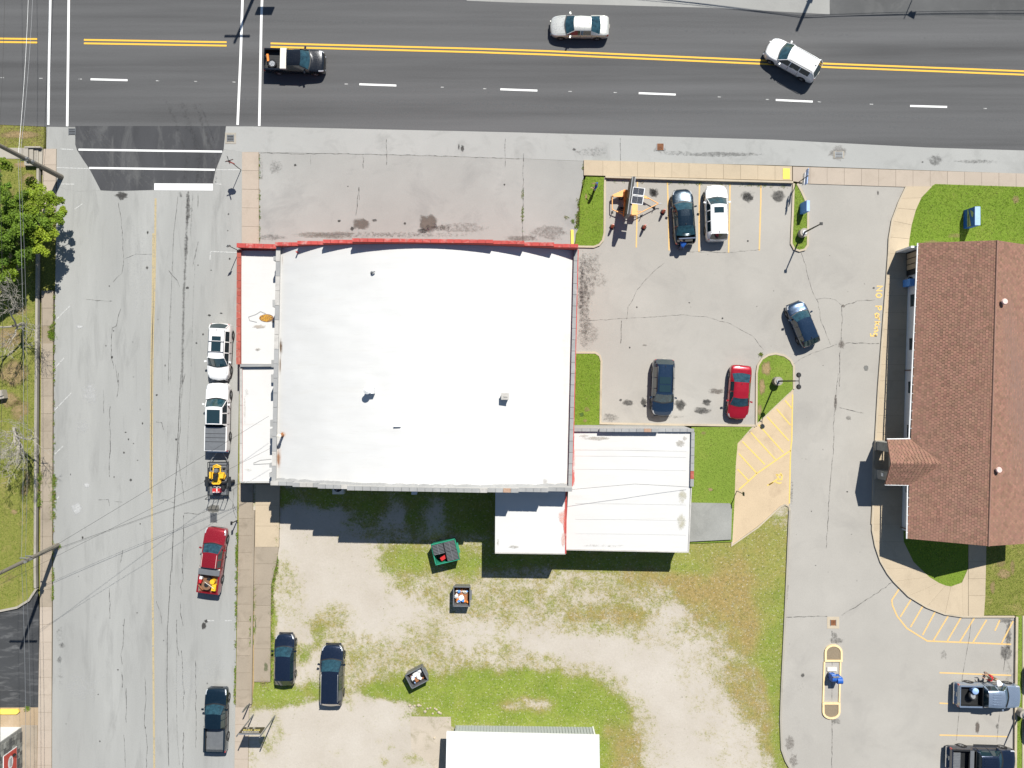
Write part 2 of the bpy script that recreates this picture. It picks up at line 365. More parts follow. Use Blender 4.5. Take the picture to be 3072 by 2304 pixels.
class Decals:
    def __init__(s): s.v = []; s.f = []; s.c = []
    def blob(s, p, rx, ry, colr, a=.8, z=.03, rot=0, n=14, wob=.25):
        c = G(p); b = len(s.v); s.v.append((c.x, c.y, z)); s.c.append((*colr, a))
        for ring, (rr, aa) in enumerate(((.55, a * .85), (1.0, 0.0))):
            for i in range(n):
                t = 2 * math.pi * i / n; k = 1 + random.uniform(-wob, wob)
                x, y = math.cos(t) * rx * S * rr * k, math.sin(t) * ry * S * rr * k
                s.v.append((c.x + x * math.cos(rot) - y * math.sin(rot), c.y + x * math.sin(rot) + y * math.cos(rot), z)); s.c.append((*colr, aa))
        for i in range(n):
            j = (i + 1) % n; s.f.append((b, b + 1 + i, b + 1 + j)); s.f.append((b + 1 + i, b + 1 + n + i, b + 1 + n + j, b + 1 + j))
    def streak(s, pts, w, colr, a=.7, z=.03, wob=0.0):
        if wob:
            q = []
            for i in range(len(pts) - 1):
                (x0, y0), (x1, y1) = pts[i], pts[i + 1]; k = max(1, int(math.hypot(x1 - x0, y1 - y0) / 12))
                q += [(x0 + (x1 - x0) * t / k + random.uniform(-wob, wob), y0 + (y1 - y0) * t / k + random.uniform(-wob, wob)) for t in range(k)]
            pts = q + [pts[-1]]
        line = [tuple(G(p))[:2] for p in pts]; n = len(line); L, Rr = ribbon_pts(line, w); b = len(s.v)
        for k, (arr, al) in enumerate(((L, 0), (line, a), (Rr, 0))):
            for i, q in enumerate(arr):
                e = .25 if i in (0, n - 1) else 1
                s.v.append((q[0], q[1], z)); s.c.append((*colr, al * e))
        for i in range(n - 1):
            s.f.append((b + n + i, b + n + i + 1, b + i + 1, b + i)); s.f.append((b + 2 * n + i, b + 2 * n + i + 1, b + n + i + 1, b + n + i))
    def make(s, name, m):
        me = mesh(name, s.v, s.f, m); ca = me.color_attributes.new('sc', 'FLOAT_COLOR', 'POINT')
        ca.data.foreach_set('color', [x for c in s.c for x in c]); return link(name, me, kind='stuff')
def jitter_line(pts, amp=2.0, step=14):
    out = []
    for i in range(len(pts) - 1):
        (x0, y0), (x1, y1) = pts[i], pts[i + 1]; k = max(1, int(math.hypot(x1 - x0, y1 - y0) / step))
        for t in range(k): out.append((x0 + (x1 - x0) * t / k + random.uniform(-amp, amp), y0 + (y1 - y0) * t / k + random.uniform(-amp, amp)))
    out.append(pts[-1]); return out
def copy_tree(o, parent=None):
    c = o.copy(); col.objects.link(c); c.parent = parent
    for ch in list(o.children): copy_tree(ch, c)
    return c
# ================================================================== GROUND
gm = mesh('ground', [(-1500, -1500, -.35), (1500, -1500, -.35), (1500, 1500, -.35), (-1500, 1500, -.35)], [(0, 1, 2, 3)], M['lawn_dry'])
link('ground', gm, kind='structure')
# patchy lot behind the shop: grass cover, dryness, lushness spread by hand-placed patches
PATCH = []
def pt(c, d, l, *bl):
    for b in bl: PATCH.append((b[0], b[1], b[2], b[3], c, d, l))
pt(.03, .1, .2, (900, 1640, 75, 45), (960, 1700, 90, 55), (1020, 1690, 70, 45), (980, 1790, 90, 55), (1090, 1830, 80, 45), (1050, 1760, 60, 40), (900, 1540, 90, 28), (1000, 1560, 90, 22))
pt(.12, .2, .2, (870, 1830, 40, 55), (930, 1900, 50, 25), (1170, 1890, 70, 30), (1240, 1830, 60, 25), (1130, 1900, 40, 20), (1410, 1930, 60, 25), (1400, 1880, 60, 20), (1300, 1560, 40, 45), (1190, 1530, 26, 40), (930, 1980, 60, 40), (900, 2030, 20, 30))
pt(.03, .1, .2, (1660, 1935, 70, 20), (1800, 1950, 75, 26), (1880, 1990, 70, 30), (1940, 2050, 50, 45), (2000, 2110, 45, 45), (2030, 2190, 50, 50), (2060, 2260, 70, 50), (1990, 1975, 40, 20), (1990, 2010, 28, 20))
pt(.15, .45, .2, (1600, 1900, 60, 20), (2110, 2070, 45, 40), (2150, 2150, 50, 50), (2180, 2220, 70, 50), (2240, 2280, 70, 40), (2010, 2270, 60, 50), (1990, 1850, 30, 60), (2030, 1830, 26, 30), (2090, 1960, 70, 50))
pt(.02, .1, .1, (900, 2160, 90, 40), (980, 2200, 120, 50), (1150, 2125, 80, 22), (1200, 2240, 90, 60), (860, 2270, 50, 50), (1050, 2140, 120, 28), (1000, 2280, 150, 40))
pt(1, .0, 1, (1250, 2060, 60, 30), (1350, 2085, 100, 40), (1480, 2080, 90, 40), (1440, 2040, 50, 35), (1560, 2050, 60, 35), (1640, 2060, 60, 35), (1720, 2090, 70, 40), (1800, 2110, 60, 45), (1850, 2150, 40, 35), (1400, 2140, 140, 20), (1180, 2070, 60, 22), (1700, 2150, 110, 28), (1560, 2150, 90, 18), (1570, 2120, 10, 10), (1820, 2230, 40, 60))
pt(.95, .05, .9, (820, 2075, 60, 22), (890, 2080, 60, 20), (850, 2110, 50, 16), (815, 1860, 8, 120), (814, 2000, 8, 60), (915, 1965, 24, 28), (950, 1900, 14, 40))
pt(.90, .1, .8, (1100, 1500, 90, 30), (960, 1500, 50, 25), (1400, 1540, 60, 60), (1460, 1500, 30, 90), (1240, 1680, 55, 30), (1380, 1690, 40, 30), (1500, 1670, 40, 30), (1250, 1560, 26, 40), (1240, 1500, 40, 20), (1620, 1680, 130, 26), (1830, 1690, 120, 22), (850, 1490, 30, 20), (1080, 1560, 40, 16), (1340, 1470, 120, 14))
pt(.95, .45, .5, (2120, 1660, 70, 40), (2250, 1640, 70, 60), (2300, 1740, 50, 80))
pt(.97, .12, .75, (2330, 1850, 34, 130), (2335, 2050, 26, 160), (2290, 1960, 28, 60), (1980, 1670, 80, 25), (2340, 2250, 26, 80), (2070, 1700, 60, 25))
pt(.85, 1, .0, (2110, 1780, 60, 50), (2160, 1830, 55, 70), (2060, 1770, 40, 35), (2190, 1760, 40, 70), (2240, 1880, 36, 60), (1990, 1740, 30, 20), (2230, 1740, 30, 60))
pt(.68, .85, .1, (2230, 2060, 36, 60), (2270, 2110, 30, 60), (2190, 2030, 26, 30), (2300, 2200, 20, 60), (1010, 1830, 50, 28), (970, 1870, 40, 16), (1920, 1740, 50, 30), (1750, 1850, 40, 22), (1900, 1850, 60, 20), (1850, 1830, 50, 18))
pt(.44, .5, .3, (1330, 1800, 60, 60), (1450, 1800, 70, 50), (1560, 1830, 110, 26), (1260, 1760, 50, 30), (870, 1780, 40, 60), (860, 1730, 30, 50), (1260, 1920, 70, 35), (1350, 1960, 70, 40), (1180, 1990, 80, 40), (1050, 1980, 60, 40), (1000, 1900, 40, 30), (1660, 1760, 120, 40), (1790, 1780, 80, 40), (1960, 1790, 40, 40), (2100, 1870, 70, 40), (1480, 1960, 60, 30), (1100, 1930, 50, 30), (1230, 1600, 100, 18), (1340, 1620, 90, 20), (2150, 1960, 50, 60))
pt(.34, .5, .3, (1650, 1870, 120, 18), (1760, 2010, 60, 18), (1860, 2060, 40, 26), (1910, 2110, 30, 30), (1930, 2190, 26, 50), (1500, 1980, 80, 24), (1600, 1990, 60, 20), (1620, 1720, 60, 26), (1730, 1740, 60, 20))
pt(.75, 1, .0, (1860, 2240, 30, 60), (1830, 2190, 16, 30), (1915, 2250, 18, 50))
pt(.18, .9, .0, (1560, 2110, 46, 16), (1625, 2120, 26, 20), (1560, 2125, 40, 12))
pt(.5, .3, .5, (1010, 2260, 10, 8), (1130, 2225, 10, 9), (1230, 2275, 18, 14), (1170, 2240, 16, 8), (1260, 2245, 16, 8), (1250, 2270, 20, 20), (1045, 2115, 16, 20), (1150, 2280, 14, 14), (830, 2170, 14, 26), (840, 2205, 20, 20), (815, 2240, 20, 30), (920, 2090, 20, 10))
def lot_grid():
    x0, x1, y0, y1, st = 716, 2376, 1420, 2340, 7
    nx, ny = int((x1 - x0) / st) + 1, int((y1 - y0) / st) + 1; vs = []; cs = []
    for j in range(ny):
        for i in range(nx):
            x, y = x0 + i * st, y0 + j * st; g = G((x, y)); vs.append((g.x, g.y, 0.0))
            wx = x + 14 * mnoise.noise((x * .02, y * .02, 1)); wy = y + 12 * mnoise.noise((x * .02, y * .02, 9))
            w = .06; c, d, l = .4 * w, .4 * w, .3 * w
            for (bx, by, rx, ry, bc, bd, bl) in PATCH:
                e = ((wx - bx) / rx) ** 2 + ((wy - by) / ry) ** 2
                if e < 7: k = math.exp(-e * 1.1); w += k; c += bc * k; d += bd * k; l += bl * k
            c, d, l = c / w, d / w, l / w; e1 = mnoise.noise((x * .022, y * .022, 3)); e2 = mnoise.noise((x * .06, y * .06, 6)); e3 = mnoise.noise((x * .14, y * .14, 2)); mid = 4 * c * (1 - c) * .8 + .2
            c = min(1, max(0, c + (.20 * e1 + .20 * e2 + .16 * e3) * mid)); d = min(1, max(0, d + .5 * mnoise.noise((x * .03, y * .03, 17)) * mid)); l = min(1, max(0, l + .25 * e1)); cs += [c, d, l, 1]
    fs = [(j * nx + i, (j + 1) * nx + i, (j + 1) * nx + i + 1, j * nx + i + 1) for j in range(ny - 1) for i in range(nx - 1)]
    me = mesh('rear_lot', vs, fs, M['lot']); ca = me.color_attributes.new('mask', 'FLOAT_COLOR', 'POINT'); ca.data.foreach_set('color', cs)
    link('rear_lot', me, kind='structure'); return (x0, y0, st, nx, ny, cs)
LOT = lot_grid()
# dark four-lane road, apron, side street, gutter pan
tri_flat('main_road', [[(-4000, -420), (7000, -420), (7000, 620), (3072, 452), (2778, 443), (2320, 419.5), (1560, 398), (1158, 389), (760, 380), (678, 380), (226, 382), (139, 380), (0, 374), (-4000, 300)]], .004, M['asphalt'], kind='structure')
tri_flat('side_street', [[(139, 378), (730, 378), (727, 456), (724, 760), (718, 1120), (712, 1500), (705, 2304), (702, 2700), (150, 2700), (158, 2000), (162, 1120), (165, 900), (170, 560), (168, 460), (139, 440)]], .000, M['street'], kind='structure')
tri_flat('road_apron', [[(226, 378), (226, 434), (231, 450), (250, 480), (268, 506), (286, 540), (302, 571), (345, 573), (460, 570), (638, 571), (640, 545), (647, 510), (660, 478), (671, 448), (678, 378)]], .010, M['apron'], kind='structure')
tri_flat('gutter_pavement', [[(678, 379), (760, 379.5), (1158, 388.5), (1560, 397.5), (2320, 419), (2778, 442.5), (3072, 451.5), (3500, 470), (3500, 535), (3072, 521), (2320, 495.5), (1751, 483), (1560, 475.6), (1122, 463), (760, 456), (727, 456), (671, 448)]], .006, M['gutter'], kind='structure')
tri_flat('forecourt', [[(727, 456), (760, 456.5), (1122, 463.5), (1560, 476), (1751, 483.5), (1751, 530), (1737, 600), (1735, 690), (1722, 735), (1735, 775), (770, 775), (724, 760)]], .008, M['forecourt'], kind='structure')
tri_flat('north_forecourt', [[(1400, -250), (1400, 2), (1520, 7), (2135, 23.5), (2489, 43), (2488, -250)]], .008, M['forecourt'], kind='structure')
tri_flat('north_driveway', [[(2489, -300), (2489, 44), (2800, 50), (3072, 61), (3600, 80), (3600, -300)]], .009, M['drive_asphalt'], kind='structure')
PARK = [(1818, 536), (2377, 551), (2424, 552), (2717, 561), (2695, 607), (2675, 661), (2666, 715), (2664, 762), (2655, 885), (2644, 1030), (2634, 1160), (2625, 1319), (2621, 1351), (2617, 1518), (2616, 1590), (2625, 1637), (2641, 1684),
        (2662, 1720), (2681, 1744), (2724, 1787), (2778, 1820), (2833, 1841), (2887, 1849), (3044, 1851), (3039, 2304), (3036, 2500), (2420, 2500), (2369, 2304), (2346, 2246), (2342, 2156), (2344, 2066), (2361, 1720), (2368, 1529),
        (2368, 1505), (2380, 1167), (2290, 1200), (2267, 1277), (1790, 1272), (1728, 1272), (1728, 1059), (1733, 735), (1790, 739), (1812, 719)]
tri_flat('parking_lot', [PARK], .010, M['parking'], kind='structure')
# forecourt seams, cracks
CR = []
def cr(pts, amp=1.6, step=13, w=.05): CR.append((jitter_line(pts, amp, step), w))
for reg, pts in (('A2', [(985, 130), (1010, 300), (1020, 480), (1030, 590), (1012, 720), (940, 790)]), ('A2', [(1030, 600), (1130, 560), (1260, 560)]), ('A2', [(1000, 1010), (965, 1160), (930, 1170), (920, 1400), (945, 1510)]),
                 ('A2', [(960, 1470), (985, 1659)]), ('A3', [(980, 0), (980, 150), (970, 200)]), ('A3', [(912, 275), (915, 500), (908, 860)]), ('A3', [(860, 140), (862, 330)]), ('A3', [(815, 1045), (905, 1050), (910, 1100)]), ('A3', [(950, 1060), (1020, 1068)]),
                 ('A3', [(1300, 1065), (1360, 1050), (1445, 1075)]), ('A3', [(1290, 400), (1340, 410), (1357, 470)]), ('A3', [(1540, 0), (1510, 100), (1495, 400), (1490, 500), (1480, 720), (1530, 1050)]), ('A3', [(1015, 1470), (1000, 1570)]), ('A3', [(1530, 1160), (1640, 1165), (1720, 1140)]),
                 ('A3', [(1525, 1180), (1520, 1400), (1515, 1659)]), ('A4', [(1510, 0), (1525, 90), (1500, 150), (1510, 215)]), ('A4', [(1495, 280), (1500, 390), (1520, 480)]), ('A4', [(1505, 680), (1515, 850), (1528, 1050)]), ('A4', [(1522, 1060), (1522, 1190)]), ('A4', [(1522, 1360), (1520, 1659)]),
                 ('A4', [(1620, 770), (1625, 1060), (1625, 1490)]), ('A4', [(1300, 280), (1330, 360), (1342, 460)]), ('A4', [(1470, 430), (1468, 600), (1485, 730)]), ('A4', [(1010, 860), (1018, 930), (1015, 990)]), ('A4', [(1030, 420), (1025, 600), (1005, 720), (1015, 800)]), ('A4', [(1200, 900), (1215, 1050), (1200, 1300), (1220, 1450), (1215, 1659)]),
                 ('A4', [(1045, 1000), (1048, 1280)]), ('A4', [(1030, 1380), (1040, 1659)]), ('A4', [(910, 170), (912, 420)]), ('A2', [(1400, 700), (1470, 780), (1490, 830)]), ('A2', [(1650, 460), (1620, 560), (1600, 660)]), ('A2', [(715, 938), (930, 948)]), ('A3', [(1940, 960), (1930, 1100), (1960, 1200)]), ('A3', [(1890, 1010), (1930, 1070), (1975, 1170)]),
                 ('C2', [(600, 1108), (900, 1100), (1180, 1080), (1450, 1062), (1650, 1080), (1850, 1135), (2040, 1240), (2130, 1350)]), ('C2', [(1310, 630), (1180, 740), (1080, 860), (1010, 1000), (995, 1100)]), ('C2', [(950, 1110), (945, 1300)]), ('C2', [(1500, 540), (1850, 548), (2100, 520)]),
                 ('D2', [(365, 545), (400, 650), (440, 830), (500, 960), (530, 1120), (605, 1310)]), ('D2', [(490, 935), (560, 925), (650, 940), (700, 985)]), ('D2', [(720, 985), (830, 950), (975, 938)]), ('D2', [(300, 1470), (430, 1390), (600, 1330), (660, 1305)]), ('D2', [(730, 1295), (1010, 1300)]),
                 ('D2', [(695, 985), (705, 1100), (695, 1290)]), ('D2', [(685, 1360), (680, 1659)]), ('D3', [(670, 0), (655, 170), (635, 350), (628, 680)]), ('D3', [(625, 690), (595, 1050), (570, 1450)]), ('D4', [(700, 390), (850, 300), (1000, 200), (1120, 115)]), ('D4', [(230, 405), (580, 400)]), ('D4', [(622, 520), (615, 620)]), ('D4', [(620, 1250), (618, 1659)]),
                 ('B1', [(60, 1272), (900, 1278), (1480, 1292), (2212, 1318)]), ('B1', [(475, 1290), (478, 1370)]), ('B1', [(912, 1290), (912, 1400)]), ('B1', [(1105, 1150), (1105, 1370)]), ('B1', [(2090, 1150), (2088, 1390)]), ('C1', [(140, 1270), (135, 1659)]), ('C2', [(140, 0), (135, 260), (132, 480)]), ('B1', [(870, 1560), (880, 1659)]), ('B2', [(880, 0), (850, 240)]),
                 ('C1', [(945, 1150), (945, 1330)]), ('D3', [(680, 285), (880, 330)])):
    cr(Q(reg, *pts), w=random.uniform(.035, .07))
for reg, pts in (('D4', [(1812, 0), (1800, 160), (1760, 560), (1700, 900), (1650, 1430)]), ('D4', [(2122, 230), (2040, 860)]), ('D4', [(2010, 1180), (1985, 1450)]), ('D4', [(620, 780), (618, 1100)])):
    CR.append((Q(reg, *pts), .045))
cm = MB()
for pts, w in CR:
    line = [tuple(G(p))[:2] for p in pts]; L, Rr = ribbon_pts(line, w); n = len(line)
    cm.add([(a[0], a[1], .022) for a in L] + [(a[0], a[1], .022) for a in Rr], [(n + i, n + i + 1, i + 1, i) for i in range(n - 1)])
cm.obj('pavement_cracks', M['crack'], kind='stuff')
# stains, tyre marks, wear
D = Decals(); dk = (.045, .043, .04); br = (.12, .10, .085); lt = (.5, .5, .49)
for reg, x, y, rx, ry, c, a in (('A2', 1010, 75, 22, 16, dk, .95), ('A2', 1560, 180, 9, 70, dk, .6), ('A2', 1545, 480, 9, 60, dk, .45), ('B2', 890, 310, 32, 22, br, .95), ('B2', 820, 350, 7, 8, dk, 1), ('B2', 1450, 310, 36, 34, br, 1.1), ('B2', 1400, 370, 20, 10, dk, .8), ('B2', 1005, 280, 10, 6, dk, .8), ('B2', 712, 285, 6, 5, dk, 1), ('B2', 1257, 305, 5, 5, dk, 1),
                                ('B2', 1720, 340, 110, 22, br, .42), ('B2', 900, 400, 260, 14, br, .35), ('B2', 1300, 400, 260, 12, br, .35), ('B2', 1560, 340, 40, 14, br, .55), ('B2', 600, 400, 120, 14, (.2, .18, .15), .7), ('B2', 150, 420, 60, 12, dk, .45), ('C2', 350, 380, 70, 30, br, .5), ('C2', 120, 430, 70, 12, br, .6), ('B1', 190, 1390, 30, 30, dk, .4), ('B1', 60, 1400, 12, 60, dk, .3), ('B1', 1735, 1230, 7, 14, dk, .9), ('B1', 1705, 1220, 3, 12, dk, .9),
                                ('B1', 2083, 1532, 4, 4, dk, 1), ('B1', 348, 1370, 5, 5, dk, 1), ('B1', 785, 1546, 3, 2, dk, 1), ('C1', 1275, 1235, 28, 14, dk, .5), ('C1', 700, 1260, 60, 20, dk, .35), ('C1', 1800, 1280, 160, 10, dk, .5), ('C1', 1400, 1270, 70, 10, dk, .4), ('C1', 560, 1240, 8, 5, dk, .8), ('D1', 1480, 1330, 28, 22, dk, .5), ('D1', 1800, 1340, 90, 8, dk, .45), ('D1', 670, 1270, 34, 26, br, .6),
                                ('D1', 1370, 1345, 4, 4, dk, .9), ('D1', 1000, 1600, 4, 9, dk, .8), ('C1', 1230, 1600, 16, 16, dk, .8), ('C2', 1210, 50, 16, 18, dk, .9), ('C1', 1990, 1620, 28, 20, dk, .5), ('C2', 2000, 90, 22, 20, dk, .9), ('D2', 170, 80, 26, 26, dk, .8), ('C2', 680, 640, 60, 50, br, .42), ('C2', 660, 800, 40, 120, br, .42), ('C2', 640, 960, 26, 150, br, .5), ('C2', 622, 900, 10, 200, dk, .45), ('C2', 660, 1220, 44, 60, br, .42), ('C2', 760, 780, 50, 30, br, .35),
                                ('C3', 1010, 245, 22, 12, dk, .75), ('C3', 945, 222, 6, 5, dk, .9), ('C3', 1135, 240, 12, 16, dk, .9), ('C3', 1440, 260, 20, 20, dk, .9), ('C3', 1660, 240, 18, 12, dk, .9), ('C3', 1620, 310, 34, 14, dk, .75), ('C3', 1740, 150, 30, 12, br, .7), ('C3', 1300, 360, 90, 9, dk, .35), ('C3', 1900, 330, 50, 14, dk, .4), ('C3', 860, 370, 30, 20, dk, .45),
                                ('A3', 1775, 1122, 24, 15, (.12, .115, .10), 1.25), ('A4', 1690, 480, 9, 14, dk, 1.1), ('A4', 1710, 440, 7, 6, dk, 1.1), ('A4', 515, 640, 13, 12, dk, .5), ('A4', 500, 560, 16, 50, dk, .28), ('A4', 495, 760, 10, 14, dk, .6), ('A4', 500, 900, 14, 60, dk, .25), ('D4', 1825, 1320, 8, 22, br, 1.1), ('D4', 650, 600, 30, 14, dk, .5), ('D4', 640, 560, 12, 14, dk, .5), ('D4', 650, 1270, 20, 14, dk, .5),
                                ('D4', 375, 890, 7, 8, dk, .8), ('D4', 1545, 720, 14, 20, dk, .4), ('D4', 2060, 700, 26, 32, dk, .65), ('D4', 2080, 560, 12, 60, dk, .6), ('D4', 2060, 440, 30, 10, dk, .6), ('D4', 270, 1450, 20, 30, br, .55), ('D4', 300, 1600, 16, 30, br, .5), ('D4', 1990, 1310, 6, 12, dk, .6), ('D4', 360, 990, 16, 20, dk, .25), ('D4', 2090, 950, 20, 90, dk, .35), ('D2', 900, 1505, 8, 11, (.16, .16, .15), 1.2),
                                ('D3', 755, 370, 10, 9, dk, .5), ('D3', 745, 982, 3, 3, dk, 1.2), ('D2', 700, 1310, 13, 16, br, .75), ('D2', 712, 990, 7, 6, br, .8), ('D3', 648, 240, 6, 34, br, .7), ('A2', 1225, 380, 4, 6, dk, 1), ('A2', 1220, 670, 5, 7, dk, .8), ('A2', 1738, 1067, 6, 4, dk, 1), ('A2', 1835, 1050, 5, 3, dk, .9), ('A2', 1685, 1225, 4, 5, dk, .8), ('A3', 1300, 180, 4, 4, dk, 1.2), ('A3', 1085, 885, 5, 6, dk, .9), ('A2', 1555, 840, 7, 5, dk, 1),
                                ('D3', 285, 1000, 6, 60, dk, .4), ('D4', 245, 150, 8, 50, dk, .4), ('C2', 1080, 1000, 3, 3, dk, 1.2), ('C2', 1515, 963, 3, 2, dk, 1.2), ('C2', 1790, 1092, 4, 4, dk, 1), ('C2', 1020, 1335, 3, 3, dk, 1.2), ('C2', 2000, 450, 4, 4, dk, 1), ('C2', 1145, 1315, 10, 4, br, .6), ('D2', 965, 840, 5, 4, dk, 1)):
    D.blob(Q(reg, (x, y))[0], rx, ry, c, a * .9, z=.016)
for x, y, rx, ry, a in ((270, 1180, 30, 40, .6), (250, 1280, 26, 26, .5), (260, 1455, 12, 10, .9), (230, 1525, 22, 24, .8), (560, 2040, 60, 90, .35), (250, 2060, 70, 60, .35), (240, 980, 14, 6, .9), (640, 2000, 40, 60, .3), (420, 800, 60, 200, .25)):
    D.blob((x, y), rx, ry, lt, a, z=.015)
for reg, pts, w, a in (('A2', [(1480, 60), (1440, 400), (1425, 800), (1410, 1100), (1395, 1659)], .12, .5), ('A2', [(1560, 40), (1545, 480), (1525, 900), (1510, 1659)], .45, .5), ('A2', [(1600, 40), (1580, 420)], .30, .35), ('A2', [(1645, 40), (1640, 190)], .1, .7), ('A2', [(1625, 500), (1605, 900), (1580, 1659)], .08, .4),
                       ('A3', [(1500, 0), (1470, 700), (1445, 1100), (1425, 1659)], .14, .7), ('A3', [(1405, 0), (1390, 500), (1370, 900)], .1, .3), ('A3', [(1585, 0), (1560, 500), (1540, 950)], .08, .45), ('A4', [(1420, 0), (1390, 500), (1385, 1000), (1400, 1659)], .13, .65), ('A4', [(1470, 620), (1462, 1000), (1470, 1400), (1490, 1659)], .12, .4),
                       ('A3', [(905, 0), (905, 1659)], .5, .12), ('A4', [(905, 0), (905, 1000)], .4, .12), ('A2', [(1420, 900), (1415, 1659)], .1, .35), ('D2', [(700, 0), (760, 900), (760, 1659)], 2.2, .12), ('A2', [(1380, 120), (1320, 500)], .6, .15), ('A1', [(1500, 1580), (1500, 1659)], .5, .5)):
    D.streak(Q(reg, *pts), w, dk, a, z=.017, wob=.5)
for k in range(46):   # scuffs in the old street
    x, y = random.uniform(190, 690), random.uniform(600, 2290); D.blob((x, y), random.uniform(1.5, 4), random.uniform(1.5, 5), dk, random.uniform(.5, 1), z=.0165)
for k in range(60):
    x, y = random.uniform(2000, 2600), random.uniform(760, 2280)
    D.blob((x, y), random.uniform(1, 3), random.uniform(1, 3), dk, random.uniform(.4, .9), z=.0165)
for k, (x0_, w_) in enumerate(((640, .9), (600, 1.4), (560, .8), (655, .5))):
    D.streak([(x0_ - 60, 300), (x0_ - 20, 400), (x0_, 470), (x0_ - 10, 560)], w_, (.030, .030, .031), .30, z=.0145, wob=1)
for k in range(7):
    D.streak([(240 + k * 9, 385), (285 + k * 14, 470), (330 + k * 26, 565)], .3, (.2, .2, .19), .3, z=.0145, wob=.8)
for (yy, a) in ((300, .3), (330, .22), (262, .2), (60, .22)):
    D.streak([(700, yy), (1500, yy + 14), (2300, yy + 40), (3200, yy + 66)], 1.0, (.17, .175, .18), a, z=.0141, wob=1)
D.make('ground_stains', M['decal'])
# ---------------------------------------------------------------- painted markings
line_strips('crosswalk_line', [[(152, -40), (148, 150), (145, 375)], [(207, -40), (205, 150), (202, 379)]], .21, .020, M['white_line'], kind='structure')
line_strips('crosswalk_line', [[(729, -40), (722, 170), (713, 375)], [(788, -40), (784, 60), (778, 378)]], .21, .020, M['white_line'], kind='structure')
line_strips('crosswalk_line', [[(236, 449), (450, 452), (667, 455)], [(268, 504), (450, 506.5), (645, 509.5)]], .17, .024, M['white_line'], kind='structure')
line_strips('faded_white_line', [[(180, 447), (220, 449)], [(170, 503), (266, 506)], [(175, 552), (224, 553)], [(650, 510), (722, 510)], [(632, 755), (714, 758)], [(632, 755), (630, 780)], [(645, 552), (664, 553)],
                                 [(170, 958), (210, 918)], [(165, 1105), (192, 1074)], [(165, 1230), (215, 1178)], [(165, 1362), (190, 1338)], [(165, 1505), (178, 1488)], [(224, 628), (248, 612)], [(622, 1862), (642, 1862)], [(675, 1862), (695, 1862)]], .09, .018, M['white_old'], kind='structure')
line_strips('stop_line', [[(463, 560.5), (639, 561.5)]], .60, .024, M['white_line'], kind='structure')
def yl(x0, x1, f): return [(x, f(x)) for x in [x0 + (x1 - x0) * t / 12 for t in range(13)]]
def ycen(x): return 114.5 + .0165 * x + 9.4e-6 * x * x
def yy2(x):  # middle of the double yellow line
    pts = [(-500, 116), (0, 121), (110, 122.5), (252, 125), (680, 132), (812, 135.5), (1560, 155), (2320, 188), (2470, 196), (3072, 219), (4500, 280)]
    for (a, b), (c, d) in zip(pts, pts[1:]):
        if x <= c: return b + (d - b) * (x - a) / (c - a)
    return 280
ys = []
for a, b in ((-3000, 112), (252, 680), (812, 5000)):
    for o in (-5.2, 5.2): ys.append([(x, yy2(x) + o) for x in [a + (b - a) * t / 20 for t in range(21)]])
line_strips('centre_line', ys, .155, .020, M['yellow_line'], kind='structure')
def lane(x): 
    pts = [(-500, 224), (0, 233), (271, 238), (388, 241), (1078, 253), (1195, 257), (1611, 272), (1972, 281), (2325, 300), (2730, 318), (2840, 321), (3300, 340)]
    for (a, b), (c, d) in zip(pts, pts[1:]):
        if x <= c: return b + (d - b) * (x - a) / (c - a)
    return 340
line_strips('lane_dash', [[(a, lane(a)), (a + 111, lane(a + 111))] for a in (-148, 272, 1078, 1501, 1916, 2327, 2730, 3140)], .17, .020, M['white_line'], kind='structure')
line_strips('lane_mark', [[(x, lane(x)), (x + 10, lane(x + 10))] for x in (2, 118, 236, 468, 583, 697, 1034, 1321, 1449, 1705, 1841, 2153, 2297, 2453, 2609, 2950)],        .07, .020, M['white_old'], kind='structure')
line_strips('street_centre_line', [[(467, 595), (465, 800), (463, 900), (459, 1000), (457, 1160), (456, 1500), (457, 1704), (459, 1850), (463, 2304), (464, 2700)], [(460, 700), (458, 900), (454, 1100), (452, 1480)]], .17, .019, M['yellow_old'], kind='structure')
line_strips('stall_line', [Q('C1', (1085, 1505), (1083, 1659)) + Q('C2', (1075, 505)), Q('C1', (1333, 1510), (1338, 1659)) + Q('C2', (1347, 530)), Q('C1', (1600, 1520), (1597, 1659)) + Q('C2', (1595, 540)), Q('C1', (1852, 1525), (1850, 1659)) + Q('C2', (1840, 548)), Q('C1', (2108, 1535), (2108, 1659)) + Q('C2', (2095, 530)),
                          Q('D4', (1510, 868), (2105, 890)), Q('D4', (1510, 1120), (1580, 1124)), Q('D4', (2050, 1143), (2090, 1145)), Q('D4', (1510, 1385), (2070, 1398))], .12, .020, M['stall'], kind='structure')
line_strips('hatch_line', [Q('D4', (1175, 175), (1115, 265), (1120, 310), (1160, 400), (1240, 500), (1410, 605), (2105, 633)), Q('D4', (1275, 260), (1185, 405)), Q('D4', (1372, 315), (1270, 490)), Q('D4', (1475, 362), (1370, 555)), Q('D4', (1582, 398), (1460, 600)), Q('D4', (1692, 405), (1575, 605)),
                          Q('D4', (1800, 412), (1680, 610)), Q('D4', (1900, 430), (1790, 612)), Q('D4', (2010, 432), (1970, 520)), Q('D4', (2120, 440), (2025, 625))], .13, .020, M['stall'], kind='structure')
